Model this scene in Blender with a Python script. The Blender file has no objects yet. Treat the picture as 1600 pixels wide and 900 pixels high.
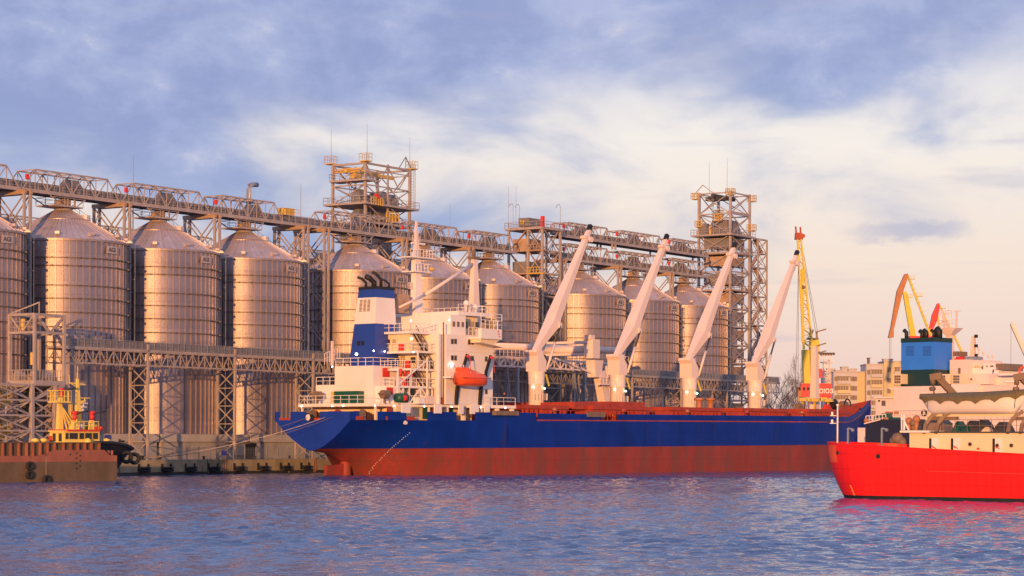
import bpy, math, random
from mathutils import Vector, Matrix
random.seed(7)
SC = bpy.context.scene
COL = SC.collection
PI = math.pi

# ------------------------------------------------------------------ camera
CH = 4.9            # eye height above the water, metres
FPX = 3520.0        # focal length in photo pixels
ROLL = 0.004
cam_d = bpy.data.cameras.new('camera')
cam = bpy.data.objects.new('camera', cam_d)
COL.objects.link(cam)
cam.location = (0, 0, CH)
cam.rotation_mode = 'XYZ'
cam.matrix_world = Matrix.Translation((0, 0, CH)) @ Matrix.Rotation(PI / 2, 4, 'X') @ Matrix.Rotation(ROLL, 4, 'Z')
cam_d.sensor_width = 36.0
cam_d.lens = 36.0 * FPX / 1600.0
cam_d.shift_y = 238.0 / 1600.0
cam_d.clip_start = 1.0
cam_d.clip_end = 20000.0
SC.camera = cam
SC.render.resolution_x = 1024
SC.render.resolution_y = 576
SC.view_settings.view_transform = 'Standard'
SC.view_settings.look = 'None'
SC.view_settings.exposure = 0.1
SC.view_settings.gamma = 1.0

# ------------------------------------------------------------------ sky (evening cloud deck over a Nishita sky)
SUN_EL = math.radians(4.8)
SUN_DIR = Vector((-0.156, -0.988, 0)).normalized()      # horizontal direction towards the sun
world = bpy.data.worlds.new('World')
SC.world = world
world.use_nodes = True
nt = world.node_tree
nt.nodes.clear()
def wn(t, **k):
    n = nt.nodes.new(t)
    for a, b in k.items():
        setattr(n, a, b)
    return n
def wl(a, b):
    nt.links.new(a, b)
def wmath(op, a, b=None, clamp=False):
    n = wn('ShaderNodeMath', operation=op, use_clamp=clamp)
    for i, v in enumerate((a, b)):
        if v is None:
            continue
        if isinstance(v, (int, float)):
            n.inputs[i].default_value = v
        else:
            wl(v, n.inputs[i])
    return n.outputs[0]
def wmix(f, a, b):
    n = wn('ShaderNodeMix', data_type='RGBA')
    for i, v in ((0, f), (6, a), (7, b)):
        if isinstance(v, (int, float)):
            n.inputs[i].default_value = v
        elif isinstance(v, tuple):
            n.inputs[i].default_value = v + (1,)
        else:
            wl(v, n.inputs[i])
    return n.outputs[2]
def wsmooth(v, lo, hi):
    n = wn('ShaderNodeMapRange', interpolation_type='SMOOTHSTEP')
    wl(v, n.inputs[0])
    n.inputs[1].default_value = lo
    n.inputs[2].default_value = hi
    return n.outputs[0]
def wnoise(scale, loc, s, detail=6, rough=0.55, dist=0.0):
    m = wn('ShaderNodeMapping')
    wl(tc.outputs['Generated'], m.inputs[0])
    m.inputs['Location'].default_value = loc
    m.inputs['Scale'].default_value = scale
    n = wn('ShaderNodeTexNoise')
    wl(m.outputs[0], n.inputs['Vector'])
    n.inputs['Scale'].default_value = s
    n.inputs['Detail'].default_value = detail
    n.inputs['Roughness'].default_value = rough
    n.inputs['Distortion'].default_value = dist
    return n.outputs['Fac']
tc = wn('ShaderNodeTexCoord')
sep = wn('ShaderNodeSeparateXYZ')
wl(tc.outputs['Generated'], sep.inputs[0])
X, Y, Z = sep.outputs
nish = wn('ShaderNodeTexSky', sky_type='NISHITA')
nish.sun_disc = False
nish.sun_elevation = SUN_EL
nish.sun_rotation = math.atan2(SUN_DIR.x, SUN_DIR.y)
nish_s = wn('ShaderNodeVectorMath', operation='SCALE')
wl(nish.outputs[0], nish_s.inputs[0])
nish_s.inputs[3].default_value = 0.09
# veil of thin cloud by height: peach at the skyline, cream above, lavender blue overhead
ramp = wn('ShaderNodeValToRGB')
wl(Z, ramp.inputs[0])
cr = ramp.color_ramp
cr.elements[0].position = 0.0
cr.elements[0].color = (0.84, 0.58, 0.52, 1)
cr.elements[1].position = 1.0
cr.elements[1].color = (0.16, 0.22, 0.46, 1)
for p, c in ((0.03, (0.86, 0.63, 0.56)), (0.075, (0.90, 0.74, 0.64)), (0.13, (0.91, 0.84, 0.79)), (0.21, (0.66, 0.70, 0.82)), (0.4, (0.38, 0.46, 0.76))):
    e = cr.elements.new(p)
    e.color = c + (1,)
big = wnoise((1, 1, 2.0), (0.3, 0.2, 0.6), 4.2, 5, 0.48, 0.3)
mid = wnoise((1, 1, 1.9), (2.3, 1.1, 4.2), 9.5, 6, 0.52, 0.5)
fine = wnoise((1, 1, 1.7), (5.3, 3.1, 1.2), 22.0, 8, 0.6, 0.2)
# blue-lavender haze cloud on the left of the bright gap
h1 = wmath('ADD', wmath('MULTIPLY', X, -2.0), wmath('MULTIPLY', wmath('SUBTRACT', mid, 0.5), 3.0))
h1 = wmath('ADD', h1, wmath('MULTIPLY', wmath('SUBTRACT', Z, 0.10), 2.0))
left_m = wmath('MULTIPLY', wsmooth(h1, -0.28, 0.62), wsmooth(Z, 0.012, 0.085))
c1 = wmix(left_m, ramp.outputs[0], (0.34, 0.42, 0.66))
# dark slate-violet deck overhead
edge = wmath('ADD', Z, wmath('MULTIPLY', wmath('SUBTRACT', big, 0.5), 0.13))
edge = wmath('ADD', edge, wmath('MULTIPLY', wmath('SUBTRACT', mid, 0.5), 0.065))
edge = wmath('ADD', edge, wmath('MULTIPLY', X, -0.05))
deck_m = wsmooth(edge, 0.128, 0.166)
deckc = wmix(wsmooth(fine, 0.35, 0.66), (0.28, 0.34, 0.60), (0.42, 0.47, 0.72))
c2 = wmix(wmath('MULTIPLY', deck_m, 0.93), c1, deckc)
# bright torn patches
br = wmath('MULTIPLY', wsmooth(fine, 0.56, 0.74), wsmooth(mid, 0.44, 0.62))
c3 = wmix(wmath('MULTIPLY', br, 0.6), c2, (0.80, 0.76, 0.76))
# small low streaks of grey cloud
st = wnoise((1, 1, 9.0), (1.3, 7.1, 2.2), 9.0, 5, 0.5)
c4 = wmix(wmath('MULTIPLY', wsmooth(st, 0.60, 0.74), 0.30), c3, (0.42, 0.43, 0.60))
# the one small slate cloud low on the right
ex = wmath('DIVIDE', wmath('SUBTRACT', X, 0.172), 0.021)
ez = wmath('DIVIDE', wmath('SUBTRACT', wmath('ADD', Z, wmath('MULTIPLY', wmath('SUBTRACT', fine, 0.5), 0.045)), 0.088), 0.0055)
er = wmath('ADD', wmath('MULTIPLY', ex, ex), wmath('MULTIPLY', ez, ez))
front = wsmooth(Y, 0.3, 0.6)
cm = wmath('MULTIPLY', wmath('SUBTRACT', 1.0, wsmooth(er, 0.0, 2.4)), front)
c4 = wmix(wmath('MULTIPLY', cm, 0.5), c4, (0.36, 0.40, 0.60))
allc = wmix(0.93, nish_s.outputs[0], c4)
# below the skyline
below = wsmooth(Z, -0.02, 0.0)
allc = wmix(below, (0.25, 0.27, 0.38), allc)
bg = wn('ShaderNodeBackground')
wl(allc, bg.inputs['Color'])
bg.inputs['Strength'].default_value = 1.0
wo = wn('ShaderNodeOutputWorld')
wl(bg.outputs[0], wo.inputs[0])

sun_d = bpy.data.lights.new('sun', 'SUN')
sun_d.energy = 4.4
sun_d.color = (1.0, 0.48, 0.15)
sun_d.angle = math.radians(0.6)
sun = bpy.data.objects.new('sun', sun_d)
COL.objects.link(sun)
sd = Vector((SUN_DIR.x * math.cos(SUN_EL), SUN_DIR.y * math.cos(SUN_EL), math.sin(SUN_EL)))
sun.rotation_mode = 'QUATERNION'
sun.rotation_quaternion = sd.to_track_quat('Z', 'Y')
sun.location = sd * 50

# ------------------------------------------------------------------ frames: local axes a (along), y (away from the water), z (up)
class Frame:
    def __init__(s, ox, oy, ang):
        s.o = (ox, oy); s.ang = ang
        s.u = (math.cos(ang), math.sin(ang)); s.b = (-math.sin(ang), math.cos(ang))
    def w(s, a, y, z=0.0):
        return Vector((s.o[0] + a * s.u[0] + y * s.b[0], s.o[1] + a * s.u[1] + y * s.b[1], z))
    def a(s, px, y, py=600):            # along-position that the photo shows at column px, on the plane y
        k = ((px - 800) - ROLL * (688 - py)) / FPX
        return (k * (s.o[1] + y * s.b[1]) - s.o[0] - y * s.b[0]) / (s.u[0] - k * s.u[1])
    def y(s, px, a, py=600):
        k = ((px - 800) - ROLL * (688 - py)) / FPX
        return (k * (s.o[1] + a * s.u[1]) - s.o[0] - a * s.u[0]) / (s.b[0] - k * s.b[1])
    def z(s, px, py, y):                # height at that pixel on the plane y
        Y = s.w(s.a(px, y, py), y).y
        return CH + ((688 - py) + ROLL * (px - 800)) / FPX * Y
QF = Frame(-63.3, 317.1, math.atan2(0.830, 0.558))      # quay and silo row
SF = Frame(-28.5+2.1*0.639, 304.4+2.1*0.770, math.atan2(0.770, 0.639))      # bulk carrier, a=0 at the transom
RF = Frame(0, 0, 0)

# ------------------------------------------------------------------ objects
ORIG = {}
def tag(o, label=None, cat=None, group=None, kind=None):
    if label: o['label'] = label
    if cat: o['category'] = cat
    if group: o['group'] = group
    if kind: o['kind'] = kind
    return o
def thing(name, label, cat, fr=None, loc=(0, 0, 0), group=None):
    o = bpy.data.objects.new(name, None)
    COL.objects.link(o)
    o.empty_display_size = 0.5
    if fr is None:
        o.location = loc
    else:
        o.location = fr.w(*loc); o.rotation_euler = (0, 0, fr.ang)
    ORIG[o] = Vector(loc)
    return tag(o, label, cat, group)
def org(o):
    while o is not None:
        if o in ORIG: return ORIG[o]
        o = o.parent
    return Vector((0, 0, 0))
def inst(name, mesh, parent, loc=(0, 0, 0), rz=0.0, rot=None):
    o = bpy.data.objects.new(name, mesh)
    COL.objects.link(o)
    o.parent = parent
    o.location = loc
    o.rotation_euler = rot if rot else (0, 0, rz)
    return o
def copy_tree(o, parent=None):
    c = o.copy(); COL.objects.link(c)
    c.parent = parent
    for ch in list(o.children):
        copy_tree(ch, c)
    return c

class MB:
    def __init__(s):
        s.v = []; s.f = []
    def quadbox(s, p):
        n = len(s.v); s.v += [tuple(q) for q in p]
        s.f += [(n, n+3, n+2, n+1), (n+4, n+5, n+6, n+7), (n, n+1, n+5, n+4), (n+1, n+2, n+6, n+5), (n+2, n+3, n+7, n+6), (n+3, n, n+4, n+7)]
        return s
    def box(s, a0, a1, y0, y1, z0, z1):
        if a0 > a1: a0, a1 = a1, a0
        if y0 > y1: y0, y1 = y1, y0
        if z0 > z1: z0, z1 = z1, z0
        return s.quadbox([(a0, y0, z0), (a1, y0, z0), (a1, y1, z0), (a0, y1, z0), (a0, y0, z1), (a1, y0, z1), (a1, y1, z1), (a0, y1, z1)])
    def frust(s, a0, a1, y0, y1, z0, b0, b1, x0, x1, z1):
        return s.quadbox([(a0, y0, z0), (a1, y0, z0), (a1, y1, z0), (a0, y1, z0), (b0, x0, z1), (b1, x0, z1), (b1, x1, z1), (b0, x1, z1)])
    def beam(s, p, q, w=0.15, h=None):
        p = Vector(p); q = Vector(q); d = q - p
        if d.length < 1e-5: return s
        h = h or w
        up = Vector((0, 0, 1)) if abs(d.normalized().z) < 0.95 else Vector((1, 0, 0))
        r = d.cross(up).normalized() * (w / 2); t = r.cross(d).normalized() * (h / 2)
        return s.quadbox([p - r - t, p + r - t, p + r + t, p - r + t, q - r - t, q + r - t, q + r + t, q - r + t])
    def tube(s, pts, r, n=8, r2=None, cap=True):
        pts = [Vector(p) for p in pts]; m = len(pts); base = len(s.v)
        for i, p in enumerate(pts):
            d = (pts[min(i+1, m-1)] - pts[max(i-1, 0)]).normalized()
            up = Vector((0, 0, 1)) if abs(d.z) < 0.9 else Vector((1, 0, 0))
            x = d.cross(up).normalized(); y = x.cross(d)
            rr = r if r2 is None else r + (r2 - r) * i / max(1, m-1)
            for k in range(n):
                t = 2 * PI * k / n
                s.v.append(tuple(p + x * rr * math.cos(t) + y * rr * math.sin(t)))
        for i in range(m-1):
            for k in range(n):
                a = base + i*n + k; b = base + i*n + (k+1) % n
                s.f.append((a, b, b+n, a+n))
        if cap:
            s.f.append(tuple(base + k for k in reversed(range(n))))
            s.f.append(tuple(base + (m-1)*n + k for k in range(n)))
        return s
    def lathe(s, prof, c=(0, 0, 0), n=24, t0=0.0, t1=2*PI):
        full = abs(t1 - t0 - 2*PI) < 1e-6; base = len(s.v); cols = n if full else n + 1
        for k in range(cols):
            t = t0 + (t1 - t0) * k / n
            for r, z in prof:
                s.v.append((c[0] + r*math.cos(t), c[1] + r*math.sin(t), c[2] + z))
        m = len(prof)
        for k in range(n):
            k2 = (k+1) % cols
            for i in range(m-1):
                s.f.append((base+k*m+i, base+k2*m+i, base+k2*m+i+1, base+k*m+i+1))
        return s
    def sphere(s, c, r, n=10, sz=1.0, z0=-1.0):
        prof = [(r*math.sin(PI*i/8), -r*sz*math.cos(PI*i/8)) for i in range(9) if -math.cos(PI*i/8) >= z0 - 1e-6]
        return s.lathe([(max(a, 1e-4), b) for a, b in prof], c, n)
    def prism(s, poly, y0, y1, y0b=None, y1b=None):       # polygon in (a, z) extruded along y
        n = len(s.v); m = len(poly)
        for a, z in poly: s.v.append((a, y0, z))
        for a, z in poly: s.v.append((a, y1, z))
        s.f.append(tuple(n + i for i in range(m))); s.f.append(tuple(n + m + i for i in reversed(range(m))))
        for i in range(m):
            j = (i+1) % m
            s.f.append((n+i, n+m+i, n+m+j, n+j))
        return s
    def rail(s, pts, h=1.05, sp=1.6, w=0.06, mid=True):
        for p, q in zip(pts, pts[1:]):
            p = Vector(p); q = Vector(q); L = (q-p).length; k = max(1, round(L / sp)); up = Vector((0, 0, h))
            s.beam(p+up, q+up, w*1.15)
            if mid: s.beam(p+up*0.52, q+up*0.52, w*0.8)
            for i in range(k+1):
                c = p + (q-p)*i/k
                s.beam(c, c+up, w)
        return s
    def ladder(s, p, h, d=(1, 0), w=0.5, b=0.05, step=0.6, cage=None):
        p = Vector(p); dv = Vector((d[0], d[1], 0)).normalized() * w / 2; H = Vector((0, 0, h))
        s.beam(p-dv, p-dv+H, b); s.beam(p+dv, p+dv+H, b)
        for i in range(1, int(h/step)+1):
            z = Vector((0, 0, i*step)); s.beam(p-dv+z, p+dv+z, b*0.7)
        return s
    def truss(s, p, q, h, n, w=0.13, wc=None, trap=True, vert=True, up=(0, 0, 1), xb=False):
        p = Vector(p); q = Vector(q); U = Vector(up) * h; wc = wc or w*1.4
        B = [p + (q-p)*i/n for i in range(n+1)]; T = [b + U for b in B]
        lo, hi = (1, n-1) if trap else (0, n)
        s.beam(p, q, wc); s.beam(T[lo], T[hi], wc)
        for i in range(n):
            if trap and i == 0: s.beam(B[0], T[1], w)
            elif trap and i == n-1: s.beam(T[n-1], B[n], w)
            elif xb: s.beam(B[i], T[i+1], w*0.8); s.beam(T[i], B[i+1], w*0.8)
            elif i % 2: s.beam(T[i], B[i+1], w)
            else: s.beam(B[i], T[i+1], w)
        if vert:
            for i in range(lo, hi+1): s.beam(B[i], T[i], w*0.85)
        return s
    def xpanel(s, p, q, z0, z1, w=0.12, mode='x'):           # braced panel between two verticals
        p0 = Vector((p[0], p[1], z0)); p1 = Vector((p[0], p[1], z1)); q0 = Vector((q[0], q[1], z0)); q1 = Vector((q[0], q[1], z1))
        if mode == 'x': s.beam(p0, q1, w); s.beam(p1, q0, w)
        elif mode == '/': s.beam(p0, q1, w)
        elif mode == '\\': s.beam(p1, q0, w)
        elif mode == 'v': m = (p0+q0)/2; s.beam(p1, m, w); s.beam(q1, m, w)
        elif mode == '^': m = (p1+q1)/2; s.beam(p0, m, w); s.beam(q0, m, w)
        return s
    def lattice(s, a0, a1, y0, y1, levels, w=0.25, wb=0.12, mode='x', legs=True):
        C = [(a0, y0), (a1, y0), (a1, y1), (a0, y1)]
        if legs:
            for c in C: s.beam((c[0], c[1], levels[0]), (c[0], c[1], levels[-1]), w)
        for k, z in enumerate(levels):
            if k:
                for i in range(4):
                    c, d = C[i], C[(i+1) % 4]
                    s.beam((c[0], c[1], z), (d[0], d[1], z), w*0.75)
                    md = mode[(k+i) % len(mode)] if len(mode) > 1 else mode
                    s.xpanel(c, d, levels[k-1], z, wb, md)
        return s
    def mesh(s, name, m, off=(0, 0, 0), smooth=False):
        me = bpy.data.meshes.new(name)
        o = Vector(off)
        me.from_pydata([(v[0]-o.x, v[1]-o.y, v[2]-o.z) for v in s.v], [], s.f)
        if m is not None: me.materials.append(m)
        if smooth:
            me.polygons.foreach_set('use_smooth', [True]*len(me.polygons))
        me.update()
        return me
    def build(s, name, m, parent=None, smooth=False, fr=None, label=None, stuff=False):
        if not s.v: return None
        off = org(parent)
        me = s.mesh(name, m, off, smooth)
        o = bpy.data.objects.new(name, me); COL.objects.link(o)
        o.parent = parent
        if label: o['label'] = label
        if stuff: o['kind'] = 'stuff'
        if parent is None and fr is not None:
            o.location = fr.w(0, 0, 0); o.rotation_euler = (0, 0, fr.ang)
        return o
def text_mesh(body, size, m, depth=0.02, bold=0.0):
    cu = bpy.data.curves.new('lettering', 'FONT')
    cu.body = body; cu.size = size; cu.extrude = depth; cu.offset = bold; cu.resolution_u = 2
    cu.align_x = 'CENTER'; cu.align_y = 'CENTER'
    t = bpy.data.objects.new('lettering_tmp', cu); COL.objects.link(t)
    bpy.context.view_layer.update()
    dg = bpy.context.evaluated_depsgraph_get()
    me = bpy.data.meshes.new_from_object(t.evaluated_get(dg))
    bpy.data.objects.remove(t)
    me.materials.clear(); me.materials.append(m)
    return me

# ------------------------------------------------------------------ materials
def mat(name, col, rough=0.6, metal=0.0, var=0.12, scale=0.6, streak=1.0, rust=None, rust_t=0.62, rust_s=0.8, bump=0.0, bump_s=4.0, rnd=0.0, spec=0.5, corr=None, plates=None, runs=None, world=False):
    m = bpy.data.materials.new(name); m.use_nodes = True
    t = m.node_tree; N = t.nodes; L = t.links
    bs = N['Principled BSDF']
    bs.inputs['Roughness'].default_value = rough
    bs.inputs['Metallic'].default_value = metal
    bs.inputs['Specular IOR Level'].default_value = spec
    tcn = N.new('ShaderNodeTexCoord'); mp = N.new('ShaderNodeMapping')
    geo = N.new('ShaderNodeNewGeometry'); CO = geo.outputs['Position'] if world else tcn.outputs['Object']
    L.new(CO, mp.inputs[0]); mp.inputs['Scale'].default_value = (1, 1, streak)
    nz = N.new('ShaderNodeTexNoise'); L.new(mp.outputs[0], nz.inputs['Vector'])
    nz.inputs['Scale'].default_value = scale; nz.inputs['Detail'].default_value = 6; nz.inputs['Roughness'].default_value = 0.62
    mr = N.new('ShaderNodeMapRange'); L.new(nz.outputs['Fac'], mr.inputs[0])
    mr.inputs[1].default_value = 0.3; mr.inputs[2].default_value = 0.7
    mr.inputs[3].default_value = 1 - var; mr.inputs[4].default_value = 1 + var
    vs = N.new('ShaderNodeVectorMath'); vs.operation = 'SCALE'
    vs.inputs[0].default_value = col[:3]
    L.new(mr.outputs[0], vs.inputs[3]); out = vs.outputs[0]
    if rnd:
        oi = N.new('ShaderNodeObjectInfo'); m2 = N.new('ShaderNodeMapRange'); L.new(oi.outputs['Random'], m2.inputs[0])
        m2.inputs[3].default_value = 1 - rnd; m2.inputs[4].default_value = 1 + rnd
        v2 = N.new('ShaderNodeVectorMath'); v2.operation = 'SCALE'; L.new(out, v2.inputs[0]); L.new(m2.outputs[0], v2.inputs[3]); out = v2.outputs[0]
    if rust:
        n2 = N.new('ShaderNodeTexNoise'); mp2 = N.new('ShaderNodeMapping'); L.new(CO, mp2.inputs[0])
        mp2.inputs['Scale'].default_value = (1, 1, 0.35); mp2.inputs['Location'].default_value = (3.1, 7.7, 1.9)
        L.new(mp2.outputs[0], n2.inputs['Vector']); n2.inputs['Scale'].default_value = rust_s; n2.inputs['Detail'].default_value = 8; n2.inputs['Roughness'].default_value = 0.7
        m3 = N.new('ShaderNodeMapRange'); L.new(n2.outputs['Fac'], m3.inputs[0]); m3.inputs[1].default_value = rust_t; m3.inputs[2].default_value = rust_t + 0.09; m3.inputs[4].default_value = 0.85
        mx = N.new('ShaderNodeMix'); mx.data_type = 'RGBA'; L.new(m3.outputs[0], mx.inputs[0]); L.new(out, mx.inputs[6]); mx.inputs[7].default_value = tuple(rust) + (1,)
        out = mx.outputs[2]
    if runs:
        n5 = N.new('ShaderNodeTexNoise'); mp5 = N.new('ShaderNodeMapping'); L.new(CO, mp5.inputs[0])
        mp5.inputs['Scale'].default_value = (1, 1, 0.07); L.new(mp5.outputs[0], n5.inputs['Vector']); n5.inputs['Scale'].default_value = runs[2]; n5.inputs['Detail'].default_value = 7; n5.inputs['Roughness'].default_value = 0.65
        m5 = N.new('ShaderNodeMapRange'); L.new(n5.outputs['Fac'], m5.inputs[0]); m5.inputs[1].default_value = runs[1]; m5.inputs[2].default_value = runs[1] + 0.12; m5.inputs[4].default_value = runs[3]
        mx5 = N.new('ShaderNodeMix'); mx5.data_type = 'RGBA'; L.new(m5.outputs[0], mx5.inputs[0]); L.new(out, mx5.inputs[6]); mx5.inputs[7].default_value = tuple(runs[0]) + (1,)
        out = mx5.outputs[2]
    L.new(out, bs.inputs['Base Color'])
    hgt = None
    if bump:
        n4 = N.new('ShaderNodeTexNoise'); L.new(CO, n4.inputs['Vector']); n4.inputs['Scale'].default_value = bump_s; n4.inputs['Detail'].default_value = 4
        b = N.new('ShaderNodeBump'); b.inputs['Strength'].default_value = bump; b.inputs['Distance'].default_value = 0.1
        L.new(n4.outputs['Fac'], b.inputs['Height']); L.new(b.outputs[0], bs.inputs['Normal']); hgt = b
    if plates:
        sx = N.new('ShaderNodeSeparateXYZ'); L.new(tcn.outputs['Object'], sx.inputs[0]); cx = N.new('ShaderNodeCombineXYZ'); L.new(sx.outputs[0], cx.inputs[0]); L.new(sx.outputs[2], cx.inputs[1])
        bk = N.new('ShaderNodeTexBrick'); L.new(cx.outputs[0], bk.inputs['Vector']); bk.inputs['Scale'].default_value = 1.0; bk.inputs['Brick Width'].default_value = plates[0]; bk.inputs['Row Height'].default_value = plates[1]; bk.inputs['Mortar Size'].default_value = 0.035
        bk.inputs['Mortar Smooth'].default_value = 0.5
        wv = N.new('ShaderNodeTexWave'); wv.bands_direction = 'X'; wv.inputs['Scale'].default_value = 0.42; wv.inputs['Distortion'].default_value = 0.6; L.new(tcn.outputs['Object'], wv.inputs['Vector'])
        ad = N.new('ShaderNodeMath'); ad.operation = 'MULTIPLY_ADD'; L.new(wv.outputs['Fac'], ad.inputs[0]); ad.inputs[1].default_value = plates[3]; L.new(bk.outputs['Fac'], ad.inputs[2])
        b = N.new('ShaderNodeBump'); b.inputs['Strength'].default_value = plates[2]; b.inputs['Distance'].default_value = 0.04; L.new(ad.outputs[0], b.inputs['Height'])
        if hgt: L.new(hgt.outputs[0], b.inputs['Normal'])
        L.new(b.outputs[0], bs.inputs['Normal']); hgt = b
    if corr:
        wv = N.new('ShaderNodeTexWave'); wv.bands_direction = corr[0]; wv.inputs['Scale'].default_value = corr[1]
        L.new(tcn.outputs['Object'], wv.inputs['Vector'])
        b = N.new('ShaderNodeBump'); b.inputs['Strength'].default_value = corr[2]; b.inputs['Distance'].default_value = 0.03
        L.new(wv.outputs['Fac'], b.inputs['Height'])
        if hgt: L.new(hgt.outputs[0], b.inputs['Normal'])
        L.new(b.outputs[0], bs.inputs['Normal'])
    return m
def emit(name, col, st):
    m = bpy.data.materials.new(name); m.use_nodes = True
    b = m.node_tree.nodes['Principled BSDF']
    b.inputs['Base Color'].default_value = col + (1,)
    b.inputs['Emission Color'].default_value = col + (1,)
    b.inputs['Emission Strength'].default_value = st
    return m
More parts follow.
